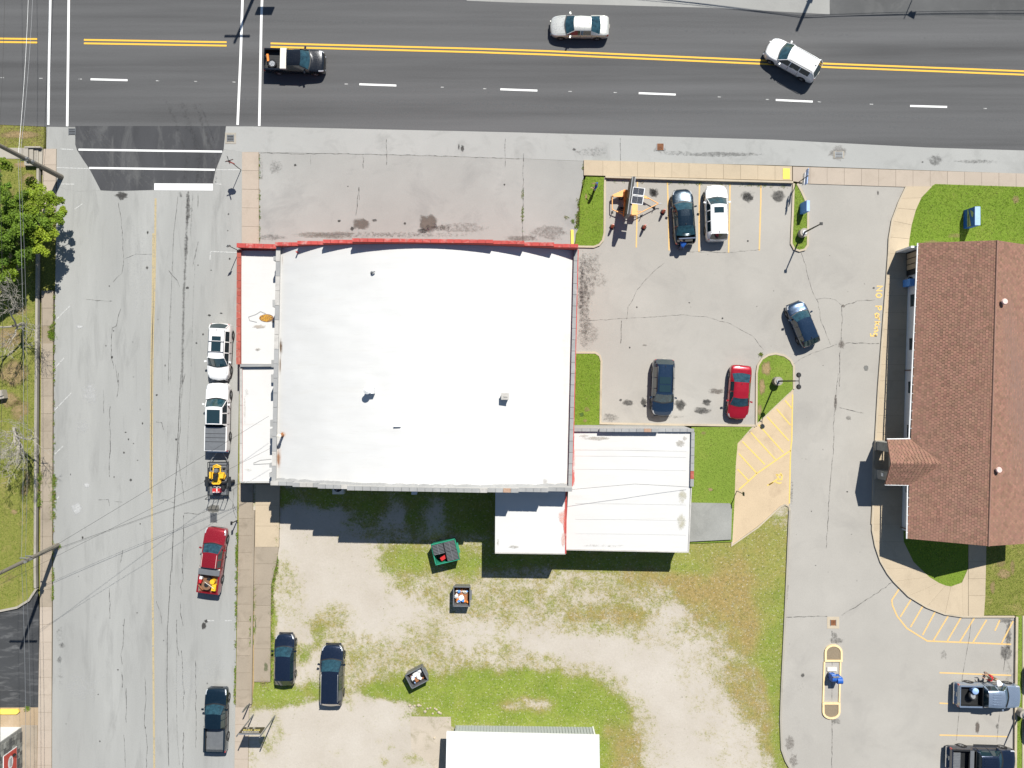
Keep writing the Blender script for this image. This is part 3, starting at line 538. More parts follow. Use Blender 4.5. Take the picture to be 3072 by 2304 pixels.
# hand-painted NO Parking, reading down the drive; strokes in a letter box (u along reading, v towards letter top)
GL = {'N': [[(0, 0), (0, 1), (.75, 0), (.75, 1)]], 'O': [[(.4, 1), (.05, .75), (.02, .3), (.35, 0), (.75, .2), (.8, .7), (.4, 1)]], 'P': [[(0, 0), (0, 1), (.5, .95), (.6, .7), (.4, .5), (0, .45)]],
      'a': [[(.55, .6), (.2, .65), (.02, .3), (.2, 0), (.5, .15), (.58, .62)], [(.52, .3), (.62, 0)]], 'r': [[(0, 0), (.05, .65)], [(.05, .4), (.25, .65), (.5, .6)]], 'K': [[(0, 0), (0, 1)], [(.5, .8), (.02, .4)], [(.1, .45), (.55, 0)]],
      'i': [[(.1, 0), (.1, .6)], [(.1, .82), (.1, .9)]], 'n': [[(0, 0), (0, .62)], [(0, .42), (.25, .66), (.45, .5), (.5, 0)]], 'g': [[(.5, .6), (.15, .62), (.05, .3), (.25, .1), (.5, .3), (.52, .6)], [(.52, .6), (.5, -.35), (.1, -.4)]]}
st = []
for ch, y0, xb, wd, ht in (('N', 826, 990, 50, 46), ('O', 884, 983, 44, 50), ('P', 992, 978, 52, 50), ('a', 1048, 975, 46, 50), ('r', 1086, 975, 44, 56), ('K', 1122, 972, 56, 48), ('i', 1160, 972, 50, 48), ('n', 1178, 966, 46, 50), ('g', 1212, 958, 52, 52)):
    for stroke in GL[ch]: st.append(Q('D2', *[(xb + v * ht, y0 + u * wd) for u, v in stroke]))
line_strips('no_parking_lettering', st, .095, .021, M['lettering'], kind='structure')
# ---------------------------------------------------------------- pavements built slab by slab
def shrink(q, g):
    P = [Vector(G(p)[:2]) for p in q]; c = sum(P, Vector((0, 0))) / 4; out = []
    for p in P:
        d = p - c; out.append(c + d * max(0, 1 - g / max(.2, d.length)))
    return out
def walk(name, joints, z, m, gap=.014, skip=(), label=None, bed=True):
    L = [j[0] for j in joints]; Rr = [j[1] for j in joints]
    base = slab(name, L + Rr[::-1], -.3, z - .022, M['joint'], kind='structure')
    for i in range(len(joints) - 1):
        if i in skip: continue
        q = [joints[i][0], joints[i][1], joints[i + 1][1], joints[i + 1][0]]; P = shrink(q, gap)
        mb = MB(); dz = random.uniform(-.006, .006); mb.prism([tuple(p) for p in P], z - .06, z + dz); mb.obj('slab', m, base)
    return base
def lerp(a, b, t): return (a[0] + (b[0] - a[0]) * t, a[1] + (b[1] - a[1]) * t)
def even(a0, b0, a1, b1, n): return [(lerp(a0, a1, i / n), lerp(b0, b1, i / n)) for i in range(n + 1)]
def topy(x): return 481 + (x - 1751) * .0303
def boty(x): return 527 + (x - 1751) * .0258 if x < 2424 else 551 + (x - 2424) * .0330
js = [(1751, topy(1751)), (1808, topy(1808))]
walk('north_pavement', [((x, topy(x)), (x, boty(x))) for x in [1751, 1808] + [1860 + 51.5 * k for k in range(11)]], .14, M['tan'])
walk('drive_crossing', [((x, topy(x)), (x, boty(x) + 1)) for x in [2377.5 + 51.5 * k for k in range(17)]], .06, M['pink'])
slab('tactile_pad', [(2347, 506), (2368, 506.5), (2368, 539), (2347, 538.5)], .1, .16, M['yellow_kerb'], kind='structure')
walk('corner_pavement', even((727, 457), (777, 457), (726, 735), (778, 737), 5), .10, M['pink'])
walk('street_pavement', even((719, 1452), (760, 1452), (708, 2120), (755, 2120), 13), .10, M['oldwalk'])
walk('street_pavement_south', even((707, 2120), (748, 2120), (703, 2380), (744, 2380), 5), .10, M['pink'])
walk('upper_walk', even((768, 1452), (841, 1452), (766, 1640), (838, 1640), 3), .14, M['tan'])
walk('upper_walk_south', [((765, 1640), (837, 1640)), ((764, 1690), (830, 1690)), ((763, 1752), (815, 1752)), ((764, 1815), (814, 1815)), ((763, 1880), (813, 1880)), ((763, 1945), (813, 1945)), ((763, 2044), (812, 2044))], .14, M['oldwalk'])
kerb('low_wall', [(764, 1530), (761, 1700), (758, 1900), (755, 2109)], .16, 0, .30, M['oldwalk'], kind=None, label='low concrete edging wall between the two strips of street pavement', category='wall')
tri_flat('bare_verge', [[(755, 1640), (766, 1640), (764, 2044), (756, 2109)]], .085, M['drygrass'], kind='structure')
walk('west_pavement', even((126, 872), (161, 872), (121, 1820), (157, 1820), 18), .09, M['oldwalk'], skip=(2,))
walk('west_pavement_south', even((121, 1820), (157, 1820), (112, 2400), (156, 2400), 11), .09, M['pink'])
walk('west_corner_pavement', even((130, 447), (170, 447), (128, 640), (168, 640), 4), .08, M['pink'])
tri_flat('corner_concrete', [[(139, 381), (226, 383), (226, 434), (231, 450), (268, 506), (302, 571), (230, 575), (170, 560), (170, 447), (139, 447)]], .006, M['street'], kind='structure')
# post office pavement, following the kerb
J = [Q('D2', (1230, 0), (1445, 0)), Q('D2', (1190, 100), (1355, 95)), Q('D2', (1150, 180), (1310, 195)), Q('D2', (1115, 285), (1275, 320)), Q('D2', (1095, 420), (1257, 435)), Q('D2', (1086, 558), (1247, 560))]
walk('office_walk_north', [tuple(j) for j in J], .14, M['tan'])
ys_ = [558, 700, 765, 905, 1045, 1185, 1330, 1475, 1610]
J = [tuple(Q('D2', (1086 - (y - 558) * .078, y), (1262 - (y - 558) * .02, y))) for y in ys_] + [tuple(Q('D3', (1003 - y * .052, y), (1240 - y * .03, y))) for y in (205, 350, 490, 560, 700, 830, 965, 1100, 1250)]
walk('office_walk', J, .14, M['tan'])
J = [Q('D3', (953, 1250), (1205, 1250)), Q('D3', (966, 1390), (1210, 1395)), Q('D3', (1008, 1530), (1290, 1560)), Q('D4', (1052, 0), (1345, 0)), Q('D4', (1130, 108), (1420, 70)), Q('D4', (1250, 228), (1500, 120)), Q('D4', (1400, 318), (1555, 142)), Q('D4', (1550, 378), (1600, 150)), Q('D4', (1700, 398), (1690, 118)), Q('D4', (1742, 401), (1742, 0))]
walk('office_plaza', [tuple(j) for j in J], .14, M['tan'])
walk('office_south_walk', [tuple(Q('D3', (1744, y), (1893 - (y - 1430) * .02, y))) for y in (1400, 1560, 1700, 1840)] + [tuple(Q('D4', (1744, 403), (1872, 403)))], .14, M['tan'])
# ---------------------------------------------------------------- kerbs
def island(name, pts, m, kpts, kclosed=False, km='kerb', w=.16, z=.10, kz=.14):
    slab(name, pts, -.2, z, m, kind='structure')
    kerb(name + '_kerb', kpts, w, -.1, kz, M[km], closed=kclosed)
I1 = [(1757, 531), (1812, 532), (1812, 560), (1811, 700), (1806, 719), (1795, 732), (1780, 738), (1725, 737), (1728, 700), (1738, 680), (1739, 603)]
island('grass_island', I1, M['lawn_rich'], [(1815, 533), (1814, 560), (1813, 700), (1808, 722), (1797, 735), (1781, 741), (1722, 740)], w=.17)
kerb('yellow_kerb', [(1716, 690), (1717, 736)], .24, 0, .13, M['yellow_kerb'])
kerb('retaining_kerb', [(1815, 533), (2080, 541), (2376, 549)], .16, -.05, .34, M['kerb'])
I2 = [(1722, 1062), (1784, 1061), (1796, 1069), (1801, 1084), (1800, 1120), (1798, 1268), (1798, 1279), (1722, 1279)]
island('grass_strip_by_shop', I2, M['lawn_rich'], [(1724, 1058), (1786, 1058), (1799, 1067), (1804, 1084), (1803, 1120), (1801, 1270), (2040, 1274), (2266, 1277)], w=.17)
I3 = [(2270, 1277), (2271, 1120), (2275, 1098), (2287, 1080), (2305, 1068), (2326, 1064), (2350, 1070), (2368, 1083), (2377, 1100), (2377, 1168), (2212, 1330), (2206, 1400), (2203, 1500), (2196, 1625), (2070, 1630), (2073, 1290), (2074, 1281)]
slab('lamp_island', [(2272, 1268), (2271, 1120), (2275, 1098), (2287, 1080), (2305, 1068), (2326, 1064), (2350, 1070), (2368, 1083), (2377, 1100), (2377, 1168)], -.2, .10, M['lawn'], kind='structure')
slab('grass_verge', [(2074, 1281), (2256, 1280), (2212, 1330), (2206, 1400), (2203, 1500), (2196, 1625), (2070, 1630), (2073, 1290)], -.2, .10, M['lawn'], kind='structure')
kerb('lamp_island_kerb', [(2268, 1277), (2269, 1120), (2273, 1096), (2285, 1077), (2304, 1065), (2326, 1061), (2352, 1067), (2371, 1081), (2380, 1099), (2380, 1167)], .16, -.1, .14, M['kerb'])
I5 = [(2381, 552), (2388, 552), (2400, 575), (2412, 600), (2420, 640), (2419, 735), (2412, 746), (2397, 750), (2384, 745), (2376, 730), (2379, 640)]
island('sign_island', I5, M['lawn'], [(2380, 551), (2377, 640), (2373, 731), (2382, 748), (2397, 753), (2413, 749), (2422, 736), (2423, 640), (2415, 600), (2403, 574), (2390, 551)], w=.17)
LW = [(2804, 553), (3200, 566), (3200, 770), (2723, 770), (2723, 745)] + Q('D2', (1247, 500), (1257, 435), (1275, 320), (1310, 195), (1355, 95), (1420, 10))
slab('office_lawn', LW, -.2, .12, M['lawn_rich'], kind='structure')
tri_flat('office_lawn_gap', [Q('D2', (1247, 535), (1340, 535), (1340, 640), (1262, 640))], .146, M['tan'], kind='structure')
LN = Q('D3', (1180, 1290), (1210, 1395), (1290, 1560)) + Q('D4', (1345, 0), (1420, 70), (1500, 120), (1555, 142), (1600, 150), (1690, 118), (1742, 0)) + Q('D3', (1744, 1400), (1744, 1200), (1180, 1200))
slab('south_lawn', LN, -.2, .11, M['lawn_rich'], kind='structure')
SL = Q('D3', (1893, 1200), (2700, 1200)) + [(3230, 1850)] + Q('D4', (2140, 390), (1874, 390)) + Q('D3', (1888, 1659))
slab('south_verge', SL, -.2, .11, M['lawn_dry'], kind='structure')
slab('east_verge', [(3046, 1846), (3064, 1846), (3064, 2400), (3044, 2400)], -.2, .11, M['lawn'], kind='structure')
kerb('office_kerb', PARK[3:23] + [(3041, 1849)], .15, -.05, .155, M['kerb'])
kerb('lot_edge_kerb', [(3047, 1849), (3044, 2100), (3042, 2420)], .20, -.05, .22, M['kerb'])
kerb('neighbour_kerb', [(3067, 1846), (3066, 2420)], .15, -.05, .17, M['kerb'])
slab('neighbour_pavement', [(3069, 1620), (3400, 1620), (3400, 2420), (3068, 2420)], -.2, .05, M['parking2'], kind='structure')
kerb('drive_kerb', [(2368, 1531), (2364, 1620), (2360, 1720), (2352, 1900), (2344, 2066), (2341, 2156), (2344, 2246), (2356, 2280), (2372, 2308), (2420, 2380)], .16, -.05, .14, M['kerb_grey'])
# accessible bay pad
PAD = [(2380, 1169), (2209, 1331), (2206, 1400), (2196, 1633), (2272, 1579), (2344, 1516), (2355, 1511), (2367, 1518), (2376, 1300)]
slab('accessible_bay', PAD, -.05, .020, M['padtan'], kind='structure')
kerb('accessible_bay_kerb', [(2378, 1168), (2208, 1330), (2204, 1420), (2195, 1636), (2273, 1582), (2340, 1520), (2354, 1513), (2366, 1519), (2368, 1532)], .13, 0, .09, M['kerb'])
line_strips('bay_line', [Q('D3', (292, 175), (285, 560), (275, 640), (265, 1080)), Q('C3', (1925, 965), (2005, 895), (2075, 830), (2212, 735)) + Q('D3', (275, 640)), Q('C3', (1915, 795), (2005, 890)), Q('C3', (1925, 665), (2075, 830)), Q('C3', (1955, 565), (2140, 755)),
                         Q('C3', (2025, 490)) + Q('D3', (150, 715)), Q('D3', (10, 425), (215, 655)), Q('D3', (80, 360), (262, 560)), Q('D3', (160, 295), (275, 430)), Q('D3', (230, 225), (285, 290)), Q('C3', (2160, 930), (2212, 905))], .12, .030, M['stall2'], kind='structure')
line_strips('wheelchair_symbol', [Q('D3', (155, 835), (175, 870), (140, 895), (95, 925)), Q('D3', (170, 880), (200, 880), (205, 850), (190, 825)), Q('D3', (150, 900), (180, 912), (200, 905)), Q('D3', (160, 840), (200, 845))], .13, .030, M['stall2'], kind='structure')
tri_flat('plant_slab_dirt', [[(2066, 1500), (2190, 1500), (2190, 1625), (2066, 1628)]], .004, M['dirt'], kind='structure')  # flat sheet of bare dirt laid beneath the plant pad
slab('plant_pad', Q('C3', (1525, 1070), (1845, 1076), (1862, 1105), (1855, 1374), (1510, 1391)), 0, .28, M['greypad'], kind='structure')
slab('side_walk', Q('C3', (560, 428), (1455, 430), (1530, 460), (560, 460)), 0, .125, M['greypad'], kind='structure')
# concrete remnant and island in the drive
tri_flat('old_slab', [Q('B4', (1300, 1230), (1640, 1235), (1640, 1500), (1560, 1700), (1310, 1500))], .012, M['brown_inner'], kind='structure').data.materials[0] = ground_mat('old_slab_concrete', (.46, .40, .325), .15, .15, .4, 1.5, dirt=(.22, .2, .12), dirtamt=.7, dsc=.9)
def arc(reg, cx, cy, rx, ry, a0, a1, n=9): return Q(reg, *[(cx + rx * math.cos(R(a0 + (a1 - a0) * t / n)), cy - ry * math.sin(R(a0 + (a1 - a0) * t / n))) for t in range(n + 1)])
ti = empty('traffic_island', G((2495, 2045)), label='long narrow driveway island of peach kerbs with round ends', category='traffic island')
def kid(o, parent):
    o.parent = parent; o.matrix_parent_inverse = Matrix.Translation(-Vector(parent.location)); return o
kid(kerb('end_kerb', arc('D4', 628, 695, 66, 56, 0, 180) + Q('D4', (562, 766), (694, 766)), .17, 0, .15, M['peach_kerb'], closed=True, parent=ti), ti)
kid(kerb('end_kerb', arc('D4', 610, 1190, 66, 52, 180, 360) + Q('D4', (676, 1120), (544, 1120)), .17, 0, .15, M['peach_kerb'], closed=True, parent=ti), ti)
kid(kerb('side_kerb', Q('D4', (553, 776), (543, 1108)), .14, 0, .11, M['peach_kerb'], parent=ti), ti)
kid(kerb('side_kerb', Q('D4', (687, 776), (677, 1108)), .14, 0, .11, M['peach_kerb'], parent=ti), ti)
kid(slab('end_fill', arc('D4', 628, 695, 60, 50, 0, 180) + Q('D4', (566, 760), (690, 760)), 0, .09, M['brown_inner'], ti), ti)
kid(slab('end_fill', arc('D4', 610, 1190, 60, 46, 180, 360) + Q('D4', (672, 1126), (548, 1126)), 0, .09, M['brown_inner'], ti), ti)
# ---------------------------------------------------------------- drains
def drain(p, w, d, pad, n, label, m='rust', rz=0):
    t = empty('storm_drain', (*G(p)[:2], .012), rz, label=label, category='drain')
    if pad: MB().box((0, 0, .006), (pad[0], pad[1], .02)).obj('surround', M['kerb_grey'] if m == 'grey' else M['kerb'], t)
    MB().box((0, 0, .012), (w, d, .02)).obj('pit', M['black'], t)
    for i in range(n): MB().box((0, -d / 2 + d * (i + .5) / n, .03), (w, d / n * .5, .03)).obj('bar', M['greymetal'] if m == 'grey' else M['rust'], t)
    MB().box((-w / 2, 0, .03), (.05, d + .04, .035)).obj('frame_bar', M['greymetal'], t); MB().box((w / 2, 0, .03), (.05, d + .04, .035)).obj('frame_bar', M['greymetal'], t)
drain(Q('C1', (1274, 1219))[0], .62, .58, None, 9, 'rusty square grate in the grey gutter beyond the tan pavement')
drain(Q('D1', (675, 1284))[0], .62, .52, (.95, .62), 4, 'grate in a broken concrete collar in the gutter, near the street name sign', 'grey')
drain(Q('A1', (1913, 1147))[0], .58, .58, (.95, .95), 4, 'square grate in a pale collar at the shop corner of the crossing', 'grey')
drain(Q('A1', (600, 1092))[0], .58, .55, None, 4, 'grate half under the new asphalt at the far left corner of the crossing', 'grey')
drain(Q('A3', (1773, 1197))[0], .55, .80, None, 9, 'slotted drain in the old street just behind the mower trailer', 'grey')
drain(Q('D4', (628, 453))[0], .48, .48, (1.05, 1.02), 8, 'small dark grate in a square tan collar above the driveway island')
# ---------------------------------------------------------------- west side: lawn bank, steps, black lot
slab('west_lawn', [(-900, 376), (0, 376), (137, 382), (134, 440), (118, 500), (116, 700), (113, 900), (109, 1300), (106, 1704), (108, 1768), (97, 1790), (88, 1802), (54, 1822), (0, 1834), (-900, 1850)], -.3, .10, M['lawn_dry'], kind='structure')
slab('garden_path', [(-200, 443), (84, 445), (84, 478), (-200, 474)], .05, .13, M['kerb_grey'], kind='structure')
sp = empty('garden_steps', (*G((105, 472))[:2], .08), label='concrete garden steps beside the round utility pole at the top left', category='steps')
for i, x in enumerate((88, 101, 114, 125)):
    p = G((x, 472)); MB().box((p.x - sp.location.x, p.y - sp.location.y, .02 + .05 * (3 - i)), (.33, 1.5, .16 + .1 * (3 - i))).obj('step', M['kerb_grey'], sp)
for yy_ in (446, 499):
    a = G((84, yy_)); b = G((131, yy_)); MB().box(((a.x + b.x) / 2 - sp.location.x, a.y - sp.location.y, .2), (b.x - a.x, .12, .5)).obj('side_wall', M['kerb_grey'], sp)
kerb('west_wall', [(118, 500), (116, 700), (114.5, 900), (111, 1300), (109, 1704), (110, 1762)], .20, -.1, .26, M['kerb_grey'], kind=None, label='long low concrete wall edging the lawn beside the left pavement', category='wall')
kerb('black_lot_kerb', [(-300, 1836), (0, 1832), (54, 1821), (90, 1799), (112, 1765)], .18, -.1, .2, M['kerb_grey'])
tri_flat('black_lot', [[(-900, 1838), (0, 1836), (54, 1825), (91, 1803), (114, 1772), (117, 1830), (116, 2122), (-900, 2126)]], .012, M['lot_asphalt'], kind='structure')
tri_flat('dirt_patch', [[(-200, 2120), (116, 2120), (114, 2190), (112, 2400), (-200, 2400)]], .002, M['dirt'], kind='structure')
slab('shop_side_pavement', [(63, 2175), (113, 2175), (110, 2400), (60, 2400)], -.1, .05, M['oldwalk'], kind='structure')
bp = MB(); a = G((-60, 2134)); b = G((61, 2134)); bp.prism([(a.x, a.y + .24), (b.x - .1, b.y + .24), (b.x, b.y), (b.x - .25, b.y - .2), (a.x, a.y - .2)], 0, .17)
bp.obj('wheel_stop', M['yellow_kerb'], label='yellow kerb block at the lower edge of the black asphalt lot', category='kerb block')
# ================================================================== BUILDINGS
def pxz(p, z): g = G(p); return (g.x, g.y, z)          # plan survey point (already reduced to ground) at height z
def wallseg(mb, a, b, th, z0, z1):
    A, B = Vector(G(a)[:2]), Vector(G(b)[:2]); d = (B - A); L_ = d.length; c = (A + B) / 2
    mb.box((c.x, c.y, (z0 + z1) / 2), (L_, th, z1 - z0), math.atan2(d.y, d.x))
def coping(parent, a, b, z, w, piece, mats, h=.09, name='coping', over=.0, jit=.0):
    A, B = Vector(G(a)[:2]), Vector(G(b)[:2]); d = B - A; n = max(1, round(d.length / piece)); ang = math.atan2(d.y, d.x); cache = {}
    for i in range(n):
        c = A + d * ((i + .5) / n); m = random.choice(mats); key = m
        if key not in cache:
            mb = MB(); mb.box((0, 0, 0), (d.length / n - .025, w, h)); cache[key] = mb.make(name, m)
        o = link(name, cache[key], parent); o.location = Vector((c.x + random.uniform(-jit, jit), c.y + random.uniform(-jit, jit), z + h / 2 + random.uniform(0, .008))) - parent.location; o.rotation_euler = (0, 0, ang + random.uniform(-.01, .01) * (jit > 0))
shop = empty('shop_building', (0, 0, 0), label='large shop with an arched white roof, stepped red parapet and a low white side wing', category='building')
NW, NE, SE_, SW = (881.7, 762), (1717.5, 771), (1701, 1444), (868.8, 1429)
def bl(u, v): return lerp(lerp(NW, NE, u), lerp(SW, SE_, u), v)
LV = [(0, 5.65), (.081, 6.36), (.171, 7.09), (.272, 7.78), (.723, 7.09), (.826, 6.36), (.92, 5.65), (1, 5.65)]
US = [0, .081, .171, .272, .723, .823, .92, 1]; ZS = [5.65, 6.36, 7.09, 7.85, 7.5, 6.9, 6.27]
def zroof(u): return 7.4 - (2.6 if u < .5 else 2.35) * (2 * u - 1) ** 2
nw = MB(); sw = MB()
for i in range(7):
    wallseg(nw, bl(US[i], .0066), bl(US[i + 1], .0066), .26, 0, ZS[i]); wallseg(sw, bl(US[i], .9934), bl(US[i + 1], .9934), .26, 0, ZS[i])
nw.obj('front_wall', M['redwall'], shop); sw.obj('rear_wall', M['wall'], shop)
ew = MB(); wallseg(ew, bl(.995, .012), bl(.995, .988), .26, 0, 5.42); ew.obj('east_wall', M['redwall'], shop)
ww = MB(); wallseg(ww, bl(.005, .012), bl(.005, .988), .26, 0, 5.2); ww.obj('west_wall', M['wall'], shop)
for i in range(7):
    coping(shop, bl(US[i], .0045), bl(US[i + 1], .0045), ZS[i], .28, .62, [M['redcap']], name='red_coping')
    coping(shop, bl(US[i], .9955), bl(US[i + 1], .9955), ZS[i], .32, .60, [M['greycap'], M['greycap'], M['greycap'], M['whitecap']] + ([M['browncap']] if i > 3 else []), name='rear_coping')
coping(shop, bl(.995, .013), bl(.995, .987), 5.42, .30, .9, [M['greycap']], name='side_coping')
coping(shop, bl(.0055, .013), bl(.0055, .987), 5.2, .34, 1.2, [M['greycap'], M['whitecap']], name='side_coping')
er = MB(); wallseg(er, bl(1.0022, .012), bl(1.0022, .988), .10, 5.0, 5.43); er.obj('red_edge_trim', M['redcap'], shop)
# arched membrane roof with its stains held in the surface
def memb_attr():
    t = NT('arched_roof_membrane'); a = t.attr('sc'); g = t.noise(5, 5, .75); st = t.noise(.5, 6, .7, (.25, 2.2, 1)); q = t.noise(.22, 5)
    k = t.mix(t.rng(q, .3, .7), (.565, .56, .545), (.62, .615, .60)); k = t.mix(t.rng(st, .56, .78, 0, .32), k, (.5, .47, .42))
    k = t.mix(t.rng(t.noise(3.5, 3, .5, (.12, 3.2, 1)), .60, .66, 0, .12), k, (.45, .43, .4))
    k = t.mix(t.rng(t.mth('ADD', a.outputs['Alpha'], t.mth('MULTIPLY', t.mth('SUBTRACT', g, .5), .9)), .15, .95, 0, 1), k, a.outputs['Color'])
    t.bump(t.noise(1.1, 6, .65, (.35, 2.2, 1)), .12, .04); return t.fin(k, .6)
mm = memb_attr()
STN = []
def stn(x, y, rx, ry, c, a): STN.append((x, y, rx, ry, c, a))
def img2g(x, y, z): return (CX + (x - CX) * (1 - z / H), CY + (y - CY) * (1 - z / H))
for reg, x, y, rx, ry, c, a, z in (('B2', 232, 1330, 3.2, 20, (.10, .055, .02), 1.6, 4.9), ('B2', 224, 1480, 1.6, 22, (.13, .07, .03), 1.4, 4.9), ('B2', 243, 610, 2.5, 14, (.35, .3, .25), .9, 4.9), ('B3', 210, 710, 4.2, 16, (.16, .06, .02), 1.7, 4.9), ('B3', 213, 700, 7, 28, (.45, .28, .18), .9, 4.9), ('B3', 250, 505, 8, 6, (.4, .22, .1), 1.0, 4.9),
                                ('C2', 500, 700, 14, 60, (.75, .55, .5), .55, 5.4), ('C2', 480, 1350, 12, 80, (.62, .48, .42), .45, 5.4), ('C3', 480, 100, 10, 80, (.60, .48, .44), .5, 5.4), ('C2', 480, 840, 14, 8, (.55, .42, .4), .5, 5.4), ('C2', 450, 590, 30, 10, (.75, .55, .5), .5, 5.4), ('C2', 250, 560, 40, 8, (.72, .6, .55), .4, 5.8),
                                ('C3', 320, 900, 8, 9, (.2, .19, .18), .8, 6), ('C3', 440, 910, 40, 10, (.5, .46, .42), .6, 5.6), ('B3', 100, 880, 40, 10, (.5, .48, .45), .4, 6), ('B3', 900, 880, 160, 7, (.5, .5, .5), .35, 7.2), ('B2', 1000, 640, 26, 8, (.6, .58, .55), .3, 7), ('B2', 240, 900, 5, 90, (.6, .6, .6), .4, 4.9), ('B3', 220, 300, 4, 110, (.6, .58, .55), .4, 4.9)):
    p = Q(reg, (x, y))[0]; g = img2g(p[0], p[1], z); stn(g[0], g[1], rx, ry, c, a)
def roof_grid():
    nu, nv = 168, 132; vs = []; cs = []
    for j in range(nv + 1):
        for i in range(nu + 1):
            u = .010 + .98 * i / nu; v = .013 + .974 * j / nv; p = bl(u, v); g = G(p); z = zroof(u) + .015 * mnoise.noise((g.x * .5, g.y * 1.4, 0))
            vs.append((g.x, g.y, z)); c = [0, 0, 0]; a = 0; w = 1e-6
            for (x, y, rx, ry, cc, aa) in STN:
                e = ((p[0] - x) / rx) ** 2 + ((p[1] - y) / ry) ** 2
                if e < 5: k = aa * math.exp(-e); w += k; a = max(a, k); c = [c[q] + cc[q] * k for q in range(3)]
            cs += [c[0] / w, c[1] / w, c[2] / w, min(1.4, a)]
    fs = [(j * (nu + 1) + i, (j + 1) * (nu + 1) + i, (j + 1) * (nu + 1) + i + 1, j * (nu + 1) + i + 1) for j in range(nv) for i in range(nu)]
    me = mesh('arched_roof', vs, fs, mm, True); ca = me.color_attributes.new('sc', 'FLOAT_COLOR', 'POINT'); ca.data.foreach_set('color', cs); return link('arched_roof', me, shop)
aroof = roof_grid()
# scalloped flashing at the foot of the rear parapet
fl = MB(); n = 240; top = []; low = []
for i in range(n + 1):
    u = .012 + .976 * i / n; sca = .006 + .004 * abs(math.sin(i * .19 + math.sin(i * .05) * 3)) + .0015 * random.random(); a = G(bl(u, .9868)); b = G(bl(u, .9868 - sca)); top.append((a.x, a.y, zroof(u) + .16)); low.append((b.x, b.y, zroof(u) + .022))
fl.add(low + top, [(i, i + 1, n + 2 + i, n + 1 + i) for i in range(n)]); fl.obj('flashing', M['greycap'], shop)
# pilaster heads on the west wall
for y0, y1 in ((767, 780), (898, 920), (1079, 1102), (1123, 1148), (1260, 1281), (1287, 1316), (1393, 1402), (1421, 1431)):
    ya = CY + ((y0 + y1) / 2 - CY) * .925; v = (ya - 762) / 667; p = G(bl(-.006, v)); MB().box((p.x, p.y, 2.55), (.30, max(.35, (y1 - y0) * S * .9), 5.1)).obj('pilaster', M['greycap'], shop)
# roof fittings (parts of the roof)
def onroof(reg, x, y): 
    p = Q(reg, (x, y))[0]; z = 7.0
    for _ in range(4):
        g = img2g(p[0], p[1], z); u = (g[0] - NW[0]) / (NE[0] - NW[0]); z = zroof(max(0, min(1, u)))
    return Vector(G(p, z))
def fit(name, mb, m, p): o = mb.obj(name, m, aroof, smooth=False); o.location = p; return o
p = onroof('B3', 985, 140); mb = MB(); mb.box((0, 0, .35), (.52, .52, .7)); fit('vent_box', mb, M['white'], p)
mb = MB(); mb.cyl((-.22, 0, .1), .22, .85, 20); mb.cyl((-.22, 0, .95), .30, .12, 20, .1); fit('turbine_vent', mb, M['white'], p)
p = onroof('B3', 2088, 190); mb = MB(); mb.box((0, 0, .3), (.52, .46, .6)); mb.box((0, 0, .66), (.60, .52, .07)); mb.box((.05, 0, .72), (.3, .1, .05)); fit('vent_box', mb, M['whitecap'], p)
p = onroof('B3', 1195, 432); mb = MB(); mb.add([(-.3, -.12, 0), (.3, -.12, 0), (.3, .12, 0), (-.3, .12, 0), (-.26, -.1, .24), (.26, -.1, .24)], [(0, 1, 5, 4), (4, 5, 2, 3), (0, 4, 3), (1, 2, 5)]); fit('roof_curb', mb, M['white'], p)
p = onroof('B3', 250, 512); mb = MB(); mb.tube([(0, 0, 0), (0, 0, 1.1)], .11, 12); mb.cyl((0, 0, 0), .22, .12, 16); fit('rusty_vent_pipe', mb, M['rust'], p)
mb = MB(); mb.cyl((0, 0, 1.1), .15, .25, 14); mb.cyl((0, 0, 1.35), .17, .05, 14, .03); fit('pipe_cap', mb, M['cream'], p)
p = onroof('B2', 985, 715); mb = MB(); mb.tube([(0, 0, 0), (0, 0, .25), (.08, .03, .36), (.2, .05, .34), (.24, .05, .22)], .05, 8); mb.cyl((0, 0, 0), .14, .04, 14); fit('hooked_pipe', mb, M['greymetal'], p)
p = onroof('B2', 370, 548); mb = MB(); mb.cyl((0, 0, 0), .06, .5, 10); fit('short_pipe', mb, M['redcap'], p)
# west wing
WZ = 2.9
def wl(x, y): return (x, y)
slab('wing_body', [(757, 760), (884, 762), (870, 1434), (757, 1434)], 0, WZ - .05, M['redwall'], shop)
def wing_roof(y0, y1, nm):
    m = membrane(nm + '_membrane', (.59, .58, .565), (.42, .37, .3), .38)
    g = MB(); xs = 12; ys2 = 40; vs = []
    for j in range(ys2 + 1):
        for i in range(xs + 1):
            y = y0 + (y1 - y0) * j / ys2; x = 757 + (882 - (y - 762) * .0195 - 757) * i / xs; q = G((x, y)); vs.append((q.x, q.y, WZ + .012 * mnoise.noise((q.x, q.y * .6, 5))))
    g.add(vs, [(j * (xs + 1) + i, (j + 1) * (xs + 1) + i, (j + 1) * (xs + 1) + i + 1, j * (xs + 1) + i + 1) for j in range(ys2) for i in range(xs)]); return g.obj('wing_roof', m, shop, smooth=True)
w1 = wing_roof(768, 1094, 'front_wing'); w2 = wing_roof(1103, 1434, 'rear_wing')
mb = MB(); wallseg(mb, (752, 758), (879, 762), .24, 0, 3.62); mb.obj('wing_front_wall', M['redwall'], shop)
coping(shop, (752, 757), (879, 761), 3.62, .36, .7, [M['redcap']], name='red_coping')
mb = MB(); wallseg(mb, (754, 765), (752, 1098), .20, 0, 3.1); wallseg(mb, (757, 1101), (757, 1432), .20, 0, 2.98); mb.obj('wing_side_wall', M['redwall'], shop)
